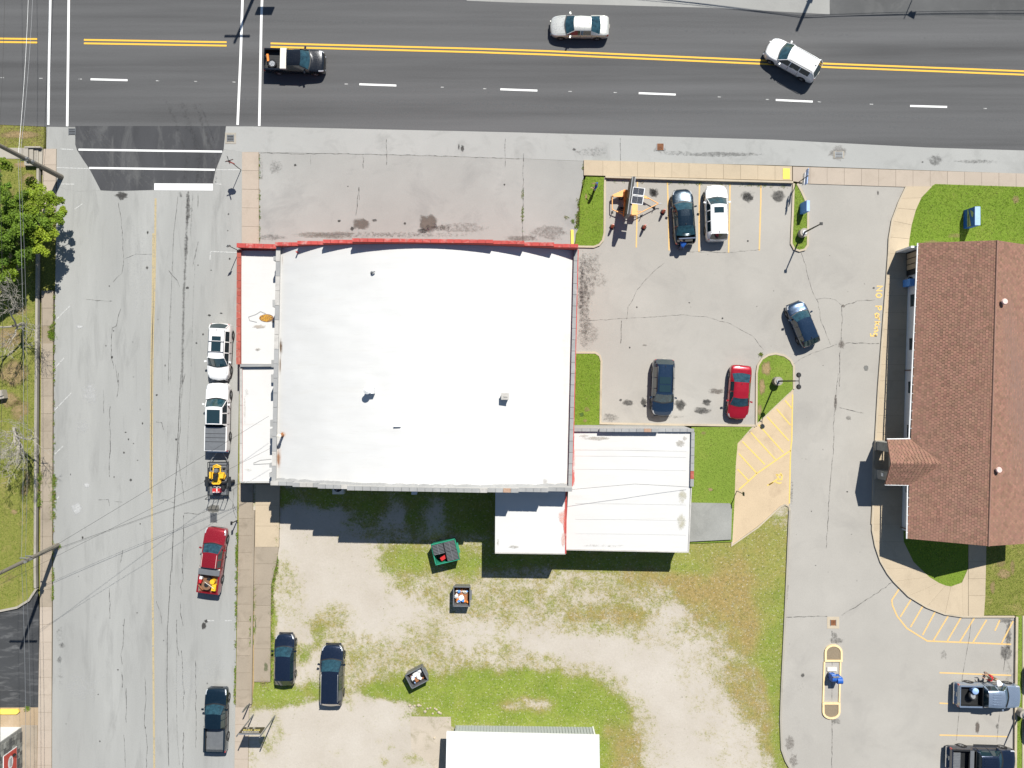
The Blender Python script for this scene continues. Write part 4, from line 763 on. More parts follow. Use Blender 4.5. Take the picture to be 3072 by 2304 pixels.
coping(shop, (753, 768), (751, 1096), 3.1, .34, .645, [M['redtile']], h=.10, name='roof_tile')
coping(shop, (757, 1103), (757, 1433), 2.98, .22, 3.2, [M['whitecap']], h=.05, name='side_coping')
mb = MB(); wallseg(mb, (757, 1099), (872, 1098), .22, 2.0, 3.25); mb.obj('dividing_parapet', M['greycap'], shop)
mb = MB(); wallseg(mb, (755, 1434), (868, 1434), .14, 0, 3.0); mb.obj('wing_rear_wall', M['wall'], shop)
wd = MB(); pw = G(Q('B2', (110, 1090))[0], WZ); pts = []
for k in range(16):
    t = 2 * math.pi * k / 16; pts.append((pw.x + .05 + .55 * math.cos(t) * (1.2 if math.cos(t) < 0 else 1), pw.y + .33 * math.sin(t)))
wd.prism(pts, WZ + .004, WZ + .028); wd.obj('leaf_filled_hole', M['brown'], shop)
lv = MB()
for k in range(210):
    t = random.uniform(0, 6.28); r = math.sqrt(random.random()); x, y = pw.x - .05 + .55 * r * math.cos(t), pw.y + .29 * r * math.sin(t); s_ = random.uniform(.02, .06)
    a = random.uniform(0, 6.28); z = WZ + .035 + random.random() * .02
    lv.add([(x + s_ * math.cos(a + q), y + s_ * math.sin(a + q), z + random.uniform(-.01, .01)) for q in (0, 2, 4)], [(0, 1, 2)])
lv.obj('dead_leaves', plain('orange_dead_leaf', (.62, .32, .03), .7, var=.5, sc=30), shop, kind='stuff')
cr_ = MB()
for pts, zz in ((Q('B2', (105, 1055), (60, 1035), (20, 1060), (-40, 1080), (-30, 1110), (30, 1125)), WZ + .03), (Q('B3', (0, 745), (60, 720), (150, 712)), WZ + .03), (Q('B3', (0, 755), (150, 748)), WZ + .03)):
    line = [tuple(G(p, zz))[:2] for p in pts]; L, Rr = ribbon_pts(line, .05); n = len(line)
    cr_.add([(a[0], a[1], zz) for a in L] + [(a[0], a[1], zz) for a in Rr], [(n + i, n + i + 1, i + 1, i) for i in range(n - 1)])
cr_.obj('membrane_wrinkle', M['greycap'], shop, kind='stuff')
# annexe on the east side
an = empty('shop_annexe', (0, 0, 0), label='flat white roofed annexe with grey tiled parapets at the lower right of the shop', category='building')
AZ = 3.3
slab('annexe_body', [(1708, 1286), (2048, 1286), (2037, 1629), (1690, 1623)], 0, AZ - .04, M['wall'], an)
def flatroof(name, c, z, m, parent, n=40):
    g = MB(); vs = []
    for j in range(n + 1):
        for i in range(n + 1):
            p = lerp(lerp(c[0], c[1], i / n), lerp(c[3], c[2], i / n), j / n); q = G(p); vs.append((q.x, q.y, z + .012 * mnoise.noise((q.x * .5, q.y, 3))))
    g.add(vs, [(j * (n + 1) + i, (j + 1) * (n + 1) + i, (j + 1) * (n + 1) + i + 1, j * (n + 1) + i + 1) for j in range(n) for i in range(n)]); return g.obj(name, m, parent, smooth=True)
flatroof('flat_roof', [(1706, 1286), (2051, 1286), (2040, 1631.5), (1688, 1625.5)], AZ, M['membrane2'], an)
mb = MB(); wallseg(mb, (1712, 1282.5), (2054, 1284), .2, 0, 3.45); wallseg(mb, (1784, 1282.6), (1953, 1283.6), .19, 3.4, 3.75); wallseg(mb, (2052, 1287), (2049, 1444), .2, 0, 3.45); mb.obj('parapet', M['wall'], an)
coping(an, (1712, 1282.5), (1782, 1282.8), 3.45, .28, .62, [M['greycap']], name='coping'); coping(an, (1784, 1282.8), (1953, 1283.6), 3.75, .28, .62, [M['greycap'], M['greycap'], M['browncap']], name='coping')
coping(an, (1954, 1283.6), (2056, 1284), 3.45, .28, .62, [M['greycap']], name='coping'); coping(an, (2052.5, 1289), (2049.5, 1445), 3.45, .28, .62, [M['greycap'], M['greycap'], M['greycap'], M['redtile']], name='coping')
mb = MB(); wallseg(mb, (2049, 1447), (2041, 1632), .10, 3.0, 3.35); wallseg(mb, (1690, 1625.8), (2041, 1633), .10, 3.0, 3.351); mb.obj('roof_edge', M['whitecap'], an)
mb = MB(); wallseg(mb, (1712, 1300), (1706, 1440), .12, 3.0, 3.45); mb.obj('red_upstand', M['redcap'], an)
lr = empty('lean_to', (0, 0, 0), label='small white lean-to roof with a red stained side between the shop and the annexe', category='building')
slab('lean_to_body', [(1490, 1446), (1688, 1450), (1685, 1629), (1489, 1627)], 0, 4.15, M['wall'], lr)
flatroof('flat_roof', [(1489, 1446), (1689, 1449), (1687, 1631), (1488, 1629)], 4.2, M['membrane'], lr, 24)
mb = MB(); wallseg(mb, (1488, 1629), (1687, 1631.5), .10, 3.9, 4.24); mb.obj('roof_edge', M['whitecap'], lr)
mb = MB(); wallseg(mb, (1689.5, 1446), (1687.5, 1631), .10, 3.0, 4.26); mb.obj('red_side', M['redcap'], lr)
dd = Decals(); rc = (.62, .10, .07); gy = (.35, .32, .27)
def rb(reg, x, y, rx, ry, c, a, z, wob=.25):
    p = Q(reg, (x, y))[0]; g = img2g(p[0], p[1], z); dd.blob(g, rx, ry, c, a, z=z, wob=wob)
rb('C3', 482, 1230, 5, 60, rc, .8, 4.235); rb('C3', 455, 1190, 14, 26, (.75, .35, .28), .6, 4.236); rb('C3', 490, 1080, 4, 40, rc, .8, 4.237); rb('C3', 470, 1380, 8, 30, (.7, .4, .33), .6, 4.238)
rb('C3', 750, 540, 50, 8, gy, .55, 3.33); rb('C3', 640, 520, 20, 6, gy, .5, 3.335); rb('C3', 1440, 580, 18, 14, gy, .6, 3.33); rb('C3', 1480, 540, 8, 9, gy, .5, 3.336); rb('C3', 1460, 1020, 16, 26, (.45, .42, .3), .6, 3.33); rb('C3', 1450, 1230, 16, 30, (.45, .42, .3), .55, 3.33)
rb('C3', 560, 700, 4, 60, (.7, .35, .3), .5, 3.33); rb('C3', 555, 870, 5, 30, rc, .7, 3.335); rb('C3', 800, 1430, 90, 5, gy, .35, 3.33); rb('C3', 60, 1440, 20, 6, gy, .5, 4.235); rb('B3', 2030, 1400, 5, 16, gy, .4, 4.235)
rb('B2', 50, 1160, 24, 7, (.4, .34, .27), .7, 2.93); rb('B2', 40, 1350, 9, 6, (.4, .36, .3), .7, 2.93); rb('A2', 2130, 1350, 9, 5, (.4, .36, .3), .6, 2.93); rb('A3', 2030, 300, 5, 60, (.5, .45, .38), .4, 2.93); rb('B2', 165, 1120, 8, 3, (.3, .15, .05), .8, 2.935); rb('A3', 2060, 800, 16, 6, (.5, .48, .42), .4, 2.93); rb('A3', 2045, 160, 8, 20, (.5, .47, .42), .35, 2.93)
dd.make('roof_stains', M['decal'])
seams = MB()
for y in (640, 1085, 1215, 1335, 800, 690):
    for zz in (3.325,):
        line = [tuple(G(p, zz))[:2] for p in Q('C3', (570, y - 6), (1000, y - 3), (1490, y + 6))]; L, Rr = ribbon_pts(line, .022); seams.add([(a[0], a[1], zz) for a in L] + [(a[0], a[1], zz) for a in Rr], [(3 + i, 4 + i, i + 1, i) for i in range(2)])
seams.obj('roof_seams', plain('grey_seam', (.555, .55, .53), .7), an, kind='stuff')
# ------------------------------------------------------------------ post office
po = empty('post_office', (0, 0, 0), label='brown shingle roofed office with white walls and a small gabled porch on the right', category='building')
ZE, ZR = 3.15, 5.47
EA, EB = (2701.7, 747.5), (2670.2, 1595.7); RA, RB = (2881, 753.6), (2857, 1601.7); FA, FB = (3061, 760), (3044, 1608)
def shingles(name, a, b, c, d, za, zb, exp, tab, parent, base=(.262, .142, .098), clip=None):
    "courses from eave a-b up to ridge d-c"
    A, B, C, Dd = [Vector(G(p)[:2]) for p in (a, b, c, d)]; A, B = A.to_3d() + Vector((0, 0, za)), B.to_3d() + Vector((0, 0, za)); C, Dd = C.to_3d() + Vector((0, 0, zb)), Dd.to_3d() + Vector((0, 0, zb))
    slope = ((Dd - A).length + (C - B).length) / 2; nr = max(1, int(slope / exp)); up = Vector((0, 0, 1)); vs = []; fs = []; cs = []
    nrm = (B - A).cross(Dd - A).normalized(); nrm = nrm if nrm.z > 0 else -nrm
    for r in range(nr):
        t0, t1 = r / nr, min(1, (r + 1.15) / nr); p0, q0 = A.lerp(Dd, t0), B.lerp(C, t0); p1, q1 = A.lerp(Dd, t1), B.lerp(C, t1); n = max(1, int((q0 - p0).length / tab)); off = (r % 2) * .5
        for i in range(-1, n + 1):
            s0, s1 = max(0, (i + off) / n), min(1, (i + 1 + off) / n)
            if s1 <= s0: continue
            if clip and clip((s0 + s1) / 2, (t0 + t1) / 2): continue
            g_ = (s1 - s0) * .09; h = nrm * (.016 + random.random() * .012); k = len(vs)
            vs += [p0.lerp(q0, s0 + g_) + h, p0.lerp(q0, s1 - g_) + h, p1.lerp(q1, s1 - g_) + nrm * .004, p1.lerp(q1, s0 + g_) + nrm * .004, p0.lerp(q0, s0 + g_), p0.lerp(q0, s1 - g_)]
            fs += [(k, k + 1, k + 2, k + 3), (k + 4, k + 5, k + 1, k)]
            v = random.choice((.80, .92, 1.0, 1.0, 1.06, 1.15)) * random.uniform(.95, 1.05); hue = random.uniform(-.02, .02); cc = (base[0] * v + hue, base[1] * v, base[2] * v + hue * .3, 1); cs += cc * 6
    me = mesh(name, vs, fs, M['shingle']); ca = me.color_attributes.new('sc', 'FLOAT_COLOR', 'POINT'); ca.data.foreach_set('color', cs)
    bm = bmesh.new(); bm.from_mesh(me)
    for f in bm.faces:
        if f.normal.dot(nrm) < 0 and abs(f.normal.dot(nrm)) > .3: f.normal_flip()
    bm.to_mesh(me); bm.free(); return link(name, me, parent, kind='stuff')
def plate(name, pts3, th, m, parent):
    P = [Vector(p) for p in pts3]; n = len(P); fs = [tuple(range(n)), tuple(range(2 * n - 1, n - 1, -1))] + [(i, n + i, n + (i + 1) % n, (i + 1) % n) for i in range(n)]
    return link(name, mesh(name, P + [p - Vector((0, 0, th)) for p in P], fs, m), parent)
under = plain('brown_felt', (.22, .13, .10), .9)
plate('roof_slope', [pxz(EA, ZE), pxz(EB, ZE), pxz(RB, ZR), pxz(RA, ZR)], .12, under, po); plate('roof_slope', [pxz(FB, ZE), pxz(FA, ZE), pxz(RA, ZR - .001), pxz(RB, ZR - .001)], .12, under, po)
def clipw(s, t): return (.615 < s + 0 < .86) and t < .42 * (1 - abs((s - .7445) / .0755)) and False
shingles('shingles', EA, EB, RB, RA, ZE, ZR, .20, .27, po); shingles('shingles', FB, FA, RA, RB, ZE, ZR, .20, .27, po)
mb = MB(); a = pxz(RA, ZR + .03); b = pxz(RB, ZR + .03); mb.tube([a, b], .07, 6); mb.obj('ridge_cap', plain('ridge_shingle', (.28, .16, .12), .9), po)
mb = MB()
for a, b in ((EA, (2676.8, 1310)), ((2672.5, 1440), EB)): 
    A, B = Vector(pxz(a, ZE - .03)), Vector(pxz(b, ZE - .03)); mb.tube([A - Vector((.05, 0, 0)), B - Vector((.05, 0, 0))], .06, 6)
mb.obj('gutter', M['white'], po)
for t in range(34):
    if 0.64 < t / 34 < .83: continue
    p = lerp(EA, EB, (t + .3) / 34); g = pxz(p, ZE + .02); mb = MB(); mb.box((g[0] - .06, g[1], g[2]), (.16, .03, .04)); mb.obj('gutter_bracket', M['white'], po)
slab('walls', [(2724, 762), (2712, 1180), (2703, 1588), (3022, 1596), (3040, 770)], 0, 3.04, M['whitewall'], po)
plate('gable_wall', [pxz((2703, 1588.5), 3.0), pxz((3022, 1596.5), 3.0), pxz((2857, 1592.5), 5.25)], .1, M['whitewall'], po)
def wallx(y): return 2724 - (y - 762) * .0254
for y0, y1 in ((882, 914), (1015, 1046), (1147, 1180), (1279, 1312), (1456, 1481)):
    a = CY + (y0 - CY) * .972; b = CY + (y1 - CY) * .972; g = G((wallx((a + b) / 2), (a + b) / 2)); w_ = (b - a) * S
    o = MB().box((g.x - .02, g.y, 1.75), (.06, w_ + .12, 2.0)).obj('window', M['dark'], po); MB().box((g.x - .055, g.y, 1.75), (.03, w_, 1.86)).obj('pane', M['glass'], o)
# entrance glazing at the north end
o = MB().box((G((2719, 790)).x, G((2719, 790)).y, 1.55), (.12, 2.2, 2.9)).obj('glazed_entrance', M['dark'], po)
for y in (772, 789, 806):
    g = G((2716, y)); MB().box((g.x - .04, g.y, 1.5), (.04, .42, 2.2)).obj('pane', M['khaki'], o)
g = G((2715, 822)); MB().box((g.x, g.y, 2.9), (.5, .12, .2)).obj('porch_beam', M['dark'], po)
g = G((2722, 760)); MB().box((g.x - .5, g.y + .1, 1.4), (1.1, .16, 2.9)).obj('north_screen', M['white'], po)
for y in (1152 + (1110 + 0 - 1152) * .975, 1580): g = G((wallx(y), y)); MB().tube([(g.x - .1, g.y, 0), (g.x - .1, g.y, 2.8), (g.x - .5, g.y, 3.0)], .045, 6).obj('downpipe', M['brown'], po)
# porch
PE1, PE2 = (2611.8, 1311.7), (2606, 1439.8); PR = (2607, 1376.5); PRB = (2752, 1377.5); V1, V2 = (2679, 1311), (2674, 1441); PZ = 4.12
plate('porch_roof', [pxz(PE1, ZE), pxz(V1, ZE + .01), pxz(PRB, PZ), pxz(PR, PZ)][::-1], .10, under, po); plate('porch_roof', [pxz(PE2, ZE), pxz(V2, ZE + .01), pxz(PRB, PZ), pxz(PR, PZ)], .10, under, po)
shingles('shingles', PE1, V1, PRB, PR, ZE + .03, PZ + .04, .20, .27, po); shingles('shingles', V2, PE2, PR, PRB, ZE + .03, PZ + .04, .20, .27, po)
plate('porch_gable', [pxz((2622, 1318), 3.05), pxz((2622, 1376.5), 3.9), pxz((2620, 1434), 3.05)], .08, M['stonewall'], po)
mb = MB(); mb.box(tuple(Vector(pxz((2648, 1376), 2.98))), (1.6, 3.3, .10)); mb.obj('porch_ceiling', M['kerb_grey'], po)
mb = MB(); A = Vector(pxz(PE1, ZE)); B = Vector(pxz(V1, ZE)); mb.tube([A + Vector((0, .05, -.03)), B + Vector((0, .05, -.03))], .05, 6); A = Vector(pxz(PE2, ZE)); B = Vector(pxz(V2, ZE)); mb.tube([A + Vector((0, -.05, -.03)), B + Vector((0, -.05, -.03))], .05, 6); mb.obj('porch_gutter', M['white'], po)
for y in (1335.5, 1420):
    g = G((2635.5, y)); st_ = MB().box((g.x, g.y, 1.55), (.74, .74, 2.9)).obj('porch_column', M['stonewall'], po); MB().box((g.x, g.y, .28), (.86, .86, .30)).obj('column_base', M['kerb_grey'], st_)
g = G((2621, 1418)); MB().box((g.x + .03, g.y, 1.6), (.02, .28, .4)).obj('notice', M['white'], po)
for p in (Q('D2', (2040, 955))[0], Q('D3', (1992, 800))[0]):
    q = Vector(G(p, 5.35)); o = MB(); o.cyl((q.x, q.y, q.z - .35), .13, .55, 16); o.cyl((q.x, q.y, q.z + .2), .25, .10, 18, .20); o.obj('roof_vent', M['pinkish'], po, smooth=True)
# ------------------------------------------------------------------ shed at the bottom edge
sh = empty('metal_shed', (0, 0, 0), label='shed with ribbed white metal roof and grey siding at the bottom edge', category='building')
SZ = 2.5; F = 1 - SZ / H
def sh_(x, y): return (CX + (x - CX) * F, CY + (y - CY) * F)
slab('shed_walls', [(1367.6, 2176), (1778.6, 2181.4), (1776, 2560), (1366, 2560)], 0, SZ + .02, M['siding'], sh)
for k in range(46):
    p = G(lerp((1372, 2175.2), (1776, 2180.5), k / 45)); MB().box((p.x, p.y + .015, 1.25), (.04, .03, 2.4)).obj('siding_rib', M['siding'], sh)
g = G((1778.6, 2181)); MB().box((g.x, g.y + .02, 1.25), (.12, .08, 2.5)).obj('corner_trim', M['white'], sh)
A, B = sh_(1340, 2194), sh_(1798, 2204.5); n = 52; vs = []; fs = []
for i in range(n):
    for (o, z) in ((0, 0), (.80, 0), (.86, .03), (.94, .03), (1, 0)):
        t = (i + o) / n
        for (dy, zz) in ((0, SZ), (170, SZ + 1.0), (340, SZ)):
            p = lerp(A, B, t); q = G((p[0] + dy * -.006, p[1] + dy)); vs.append((q.x, q.y, zz + z + .06))
for i in range(n * 5 - 1):
    for r in range(2): fs.append((i * 3 + r, i * 3 + r + 1, i * 3 + r + 4, i * 3 + r + 3))
me = mesh('ribbed_roof', vs, fs, M['metalroof']); bm = bmesh.new(); bm.from_mesh(me); bmesh.ops.recalc_face_normals(bm, faces=bm.faces[:])
if sum(f.normal.z for f in bm.faces) < 0: bmesh.ops.reverse_faces(bm, faces=bm.faces[:])
bm.to_mesh(me); bm.free(); link('ribbed_roof', me, sh)
mb = MB(); a = G(A); b = G(B); wallseg(mb, (A[0], A[1] + 1), (B[0], B[1] + 1), .05, SZ - .12, SZ + .05); mb.obj('fascia', M['white'], sh)
# ------------------------------------------------------------------ stone-sided shop at the lower left corner
ss = empty('corner_shop', (0, 0, 0), label='grey stone sided shop with a red sign at the lower left corner', category='building')
slab('body', [(-400, 2181), (63.5, 2181), (60, 2480), (-400, 2480)], 0, 4.4, M['whitewall'], ss)
stone_mats = [ground_mat('stone_a', (.22, .22, .20), .3, .2, 1, 5), ground_mat('stone_b', (.33, .33, .30), .3, .2, 1, 5), ground_mat('stone_c', (.13, .13, .125), .3, .2, 1, 5)]
g0 = G((63.5, 2182)); bx = MB().box((g0.x + .04, g0.y - 4.6, 2.2), (.08, 9.2, 4.4)).obj('stone_facing', M['stonewall'], ss)
y = 0.0; row = 0
for row in range(11):
    y = -.1 - random.random() * .3
    while y > -4.4:
        L_ = random.uniform(.25, .6); o = MB().box((g0.x + .10 + random.random() * .02, g0.y + y - L_ / 2, .22 + row * .38), (.06, L_ - .03, .34)).obj('stone', random.choice(stone_mats), bx); y -= L_
    if len(bx.children) > 180: break
sg = MB().box((g0.x + .17, g0.y - 3.0, 1.87), (.06, 3.4, 1.80)).obj('sign_board', M['maroonred'], ss)
MB().box((g0.x + .17, g0.y - 3.0, 1.87), (.05, 3.5, 1.90)).obj('sign_border', M['white'], sg)
mb = MB(); mb.add([(g0.x + .208, g0.y - 2.2 + .55 * math.cos(2 * math.pi * k / 20), 1.86 + .36 * math.sin(2 * math.pi * k / 20)) for k in range(20)], [tuple(range(20))]); mb.obj('oval_emblem', M['white'], sg)
mb = MB(); [mb.box((g0.x + .214, g0.y - 2.2 + dy, 1.86 + dz), (.01, .07, .09)) for dy in (-.3, -.2, -.1, 0, .1, .2, .3) for dz in (-.1, .08)]; mb.obj('emblem_lettering', M['greymetal'], sg, kind='stuff')
MB().cyl((g0.x + .26, g0.y - 1.75, 1.35), .12, .22, 12).obj('wall_lamp', M['dark'], ss)
# ================================================================== VEHICLES
P_ = {}
for nm, c, mt, rg in (('paint_white', (.80, .80, .79), .0, .25), ('paint_silver', (.60, .60, .56), .35, .28), ('paint_black', (.008, .010, .014), .3, .2), ('paint_navy', (.012, .022, .048), .45, .22), ('paint_red', (.40, .008, .022), .35, .22),
                      ('paint_darkred', (.30, .012, .022), .35, .25), ('paint_blue', (.018, .042, .085), .5, .22), ('paint_skysilver', (.30, .37, .47), .55, .25), ('paint_teal', (.006, .02, .035), .45, .22)):
    P_[nm[6:]] = paint(nm, c, mt, rg)
def interp(tab, t):
    for (a, *va), (b, *vb) in zip(tab, tab[1:]):
        if t <= b + 1e-9: k = 0 if b == a else max(0, (t - a) / (b - a)); return [x + (y - x) * k for x, y in zip(va, vb)]
    return list(tab[-1][1:])
PLAN = [(0, .40), (.004, .53), (.012, .66), (.03, .80), (.055, .89), (.09, .95), (.13, .985), (.18, 1.0), (.5, 1.0), (.84, 1.0), (.9, .985), (.94, .96), (.97, .91), (.988, .82), (.996, .70), (1, .55)]
PLANT = [(0, .66), (.004, .78), (.012, .88), (.03, .95), (.06, .985), (.12, 1.0), (.5, 1.0), (.95, 1.0), (.985, .99), (.996, .97), (1, .95)]
BODY = {  # t: (belt height); cowl, roof front, roof rear, glass base as fractions; heights
    'sedan': dict(W=1.84, zb=[(0, .50), (.008, .62), (.03, .70), (.08, .77), (.18, .86), (.27, .93), (.5, .95), (.8, .98), (.86, 1.0), (.96, .96), (.985, .88), (1, .6)], cw=.275, rf=.40, rr=.68, rb=.83, zr=1.43, gw=.71, ws=[(.30, .50), (.51, .69)]),
    'suv': dict(W=1.92, zb=[(0, .6), (.008, .78), (.03, .88), (.08, .95), (.2, 1.04), (.27, 1.08), (.5, 1.10), (.9, 1.14), (.97, 1.1), (.99, .95), (1, .7)], cw=.265, rf=.385, rr=.90, rb=.968, zr=1.74, gw=.75, ws=[(.29, .47), (.485, .66), (.675, .85)]),
    'hatch': dict(W=1.76, zb=[(0, .52), (.008, .66), (.03, .76), (.08, .84), (.2, .93), (.26, .98), (.5, 1.0), (.9, 1.05), (.97, 1.0), (.99, .85), (1, .6)], cw=.26, rf=.40, rr=.86, rb=.962, zr=1.52, gw=.74, ws=[(.29, .50), (.515, .72), (.73, .83)]),
    'van': dict(W=1.98, zb=[(0, .55), (.008, .70), (.03, .80), (.08, .88), (.2, 1.0), (.25, 1.05), (.5, 1.08), (.9, 1.12), (.97, 1.08), (.99, .9), (1, .65)], cw=.25, rf=.39, rr=.91, rb=.965, zr=1.72, gw=.77, ws=[(.28, .47), (.485, .68), (.695, .87)]),
    'pickup': dict(W=1.98, zb=[(0, .68), (.008, .88), (.03, .98), (.08, 1.04), (.2, 1.12), (.27, 1.15), (.5, 1.18), (.66, 1.2), (1, 1.2)], cw=.255, rf=.35, rr=.60, rb=.625, zr=1.86, gw=.74, ws=[(.28, .43), (.445, .595)]),
    'shortcab': dict(W=1.90, zb=[(0, .62), (.008, .80), (.03, .90), (.08, .97), (.2, 1.06), (.27, 1.10), (.5, 1.13), (.66, 1.15), (1, 1.15)], cw=.26, rf=.365, rr=.585, rb=.61, zr=1.68, gw=.73, ws=[(.29, .45), (.465, .58)]),
    'regcab': dict(W=1.90, zb=[(0, .62), (.008, .80), (.03, .90), (.08, .97), (.2, 1.06), (.27, 1.10), (.5, 1.13), (.66, 1.15), (1, 1.15)], cw=.26, rf=.375, rr=.60, rb=.625, zr=1.72, gw=.74, ws=[(.30, .59)])}
wheel_cache = {}
def wheel_mesh(r, w):
    if (r, w) in wheel_cache: return wheel_cache[(r, w)]
    n = 24; prof = [(r * .64, -w / 2 + .02), (r * .92, -w / 2), (r, -w / 2 + .04), (r, w / 2 - .04), (r * .92, w / 2), (r * .64, w / 2 - .02)]; vs = []; fs = []
    for i in range(n):
        a = 2 * math.pi * i / n
        for (q, y) in prof: vs.append((q * math.cos(a), y, q * math.sin(a)))
    k = len(prof)
    for i in range(n):
        for j in range(k - 1): fs.append((i * k + j, i * k + j + 1, ((i + 1) % n) * k + j + 1, ((i + 1) % n) * k + j))
    ty = mesh('tyre', vs, fs, M['rubber'], True, 40)
    mb = MB(); mb.tube([(0, -w / 2 + .03, 0), (0, w / 2 - .03, 0)], r * .66, 20)
    for i in range(5):
        a = 2 * math.pi * i / 5
        for sy in (-1, 1): mb.box((r * .33 * math.cos(a), sy * (w / 2 - .02), r * .33 * math.sin(a)), (r * .56, .03, .06), rot=Matrix.Rotation(-a, 3, 'Y'))
    rm = mb.make('rim', M['steel']); wheel_cache[(r, w)] = (ty, rm); return wheel_cache[(r, w)]
def add_wheels(root, xs, hw, r, w=.23, steer=0.0):
    ty, rm = wheel_mesh(round(r, 3), w)
    for i, x in enumerate(xs):
        for s in (-1, 1):
            o = link('wheel', ty, root); o.location = (x, s * (hw - w / 2 + .012), r)
            if i == 0 and steer: o.rotation_euler = (0, 0, steer)
            link('rim', rm, o)
def car(name, label, cat, nose, tail, style, pmat, L=None, group=None, wheels=.335, sunroof=None, rails=None, bed=None, lift=0.0, zc=.65, dxy=(0, 0), extra=None, steer=0.0, trunk_open=False, roofmat=None, glassroof=None, bars=None):
    b = BODY[style]; N, T = G(nose, zc), G(tail, zc); d = N - T; ang = math.atan2(d.y, d.x); L = L or d.length; c = (N + T) / 2
    root = empty(name, (c.x + dxy[0], c.y + dxy[1], .016), ang, label=label, category=cat, group=group)
    W = b['W'] / 2; truck = style in ('pickup', 'shortcab', 'regcab'); plan = PLANT if truck else PLAN
    ts = sorted(set([0, .004, .012, .03, .055, .09, .13, .18, .22, b['cw'] - .018, b['cw'], b['rf'], b['rr'], b['rb'], .98, .988, .996, 1] + [x for w_ in b['ws'] for x in w_] + ([] if truck else [(b['rb'] + .97) / 2, .955]) + ([.7, .8, .9, .95] if truck else [])))
    ts = [t for t in ts if not (b['cw'] < t < b['rf'] and all(abs(t - w_) > 1e-6 for q in b['ws'] for w_ in q)) and not (b['rr'] < t < b['rb'])]
    ts = [t for t in ts if not (b['cw'] < t < b['rf'])]
    zr, gw = b['zr'], b['gw']; rows = []
    for t in ts:
        pw = interp([(x, y) for x, y in plan], t)[0]; zb = interp(b['zb'], t)[0] + lift; w = W * pw
        if b['rf'] - 1e-6 <= t <= b['rr'] + 1e-6:
            k = (t - b['rf']) / (b['rr'] - b['rf']); z = zr + lift - .035 * (2 * k - 1) ** 2 - .02 * k; g = W * gw * (1 - .03 * (2 * k - 1) ** 2)
            up = [(w * .965, zb - .03), (w * .94, zb + .02), (g, z - .07), (g - .09, z - .012), (g * .5, z + .012), (0, z + .02)]
            dx = [0, 0, 0, 0, 0, .0] if t > b['rf'] + .01 else [0, 0, 0, .02, .06, .08]
        else:
            cowl = abs(t - b['cw']) < 1e-6 or abs(t - b['cw'] + .018) < 1e-6
            up = [(w * .965, zb - .03), (w * .93, zb + .005), (w * .86, zb + .02), (w * .66, zb + .035), (w * .33, zb + .05), (0, zb + .055)]
            bow = .16 if cowl else (.0 if t > .3 else .05)
            if t == b['rb'] and not truck: bow = -.10
            dx = [0, 0, 0, bow * .35, bow * .8, bow]
        lo = [(w * .93, .20 + lift), (w * .995, .38 + lift), (w, min(.62 + lift, zb - .08))]
        sec = [(y, z, 0) for y, z in lo] + [(y, z, q) for (y, z), q in zip(up, dx)]
        rows.append([(L / 2 - t * L + q, y, z) for y, z, q in sec] + [(L / 2 - t * L + q, -y, z) for y, z, q in sec[:-1]][::-1])
    m = len(rows[0]); V = [v for r_ in rows for v in r_]; groups = {}
    def put(k, f): groups.setdefault(k, []).append(f)
    jn = m - 1
    for i in range(len(ts) - 1):
        ta, tb = ts[i], ts[i + 1]; tm = (ta + tb) / 2
        for j in range(jn):
            jj = min(j, jn - 1 - j); side = 'L' if j < jn / 2 else 'R'; f = (i * m + j, (i + 1) * m + j, (i + 1) * m + j + 1, i * m + j + 1); k = 'body'
            if b['cw'] - 1e-6 <= ta and tb <= b['rf'] + 1e-6: k = 'windscreen' if jj >= 5 else ('side_window' + side if jj == 4 else 'body')
            elif b['rf'] - 1e-6 <= ta and tb <= b['rr'] + 1e-6:
                if jj == 4 and any(q[0] - 1e-6 <= ta and tb <= q[1] + 1e-6 for q in b['ws']): k = 'side_window' + side
                elif jj >= 5 and roofmat: k = 'roof'
            elif b['rr'] - 1e-6 <= ta and tb <= b['rb'] + 1e-6:
                if jj >= 5: k = 'rear_window'
            elif tb <= b['cw'] + 1e-6 and ta >= b['cw'] - .019 and jj >= 4: k = 'wiper_cowl'
            elif .012 <= ta and tb <= .09 + 1e-6 and jj in (3, 4): k = 'headlight' + side
            elif not truck and ta >= .955 - 1e-6 and tb <= .99 and jj in ((2, 3) if style == 'sedan' else (3, 4)): k = 'taillight' + side
            if truck and ta >= b['rb'] - 1e-6 and jj >= 4: continue
            if truck and tb >= .999 and jj in (2,): pass
            if trunk_open and ta >= b['rb'] - 1e-6 and tb <= .98 and jj >= 5: continue
            put(k, f)
    put('body', tuple(range(m))); put('body', tuple((len(ts) - 1) * m + j for j in range(m))[::-1])
    for j0 in (0,):
        for i in range(len(ts) - 1): put('body', (i * m, i * m + m - 1, (i + 1) * m + m - 1, (i + 1) * m))
    def sub(nm, fs, mt, parent=root, off=0.0):
        idx = {}; vs = []; ff = []
        for f in fs:
            q = []
            for v in f:
                if v not in idx: idx[v] = len(vs); vs.append(V[v])
                q.append(idx[v])
            ff.append(tuple(q[::-1]))
        return link(nm, mesh(nm, vs, ff, mt, True, 38), parent)
    body = sub('body', groups['body'], pmat)
    sub('windscreen', groups['windscreen'], M['shieldglass'])
    if 'rear_window' in groups: sub('rear_window', groups['rear_window'], M['glass'] if not style == 'sedan' else M['shieldglass'])
    if roofmat: sub('roof', groups['roof'], roofmat)
    for s in 'LR':
        sub('side_window', groups['side_window' + s], M['glass']); sub('headlight', groups['headlight' + s], M['lampglass'])
        if 'taillight' + s in groups: sub('taillight', groups['taillight' + s], M['tail'])
    if 'wiper_cowl' in groups: sub('wiper_cowl', groups['wiper_cowl'], M['dark'])
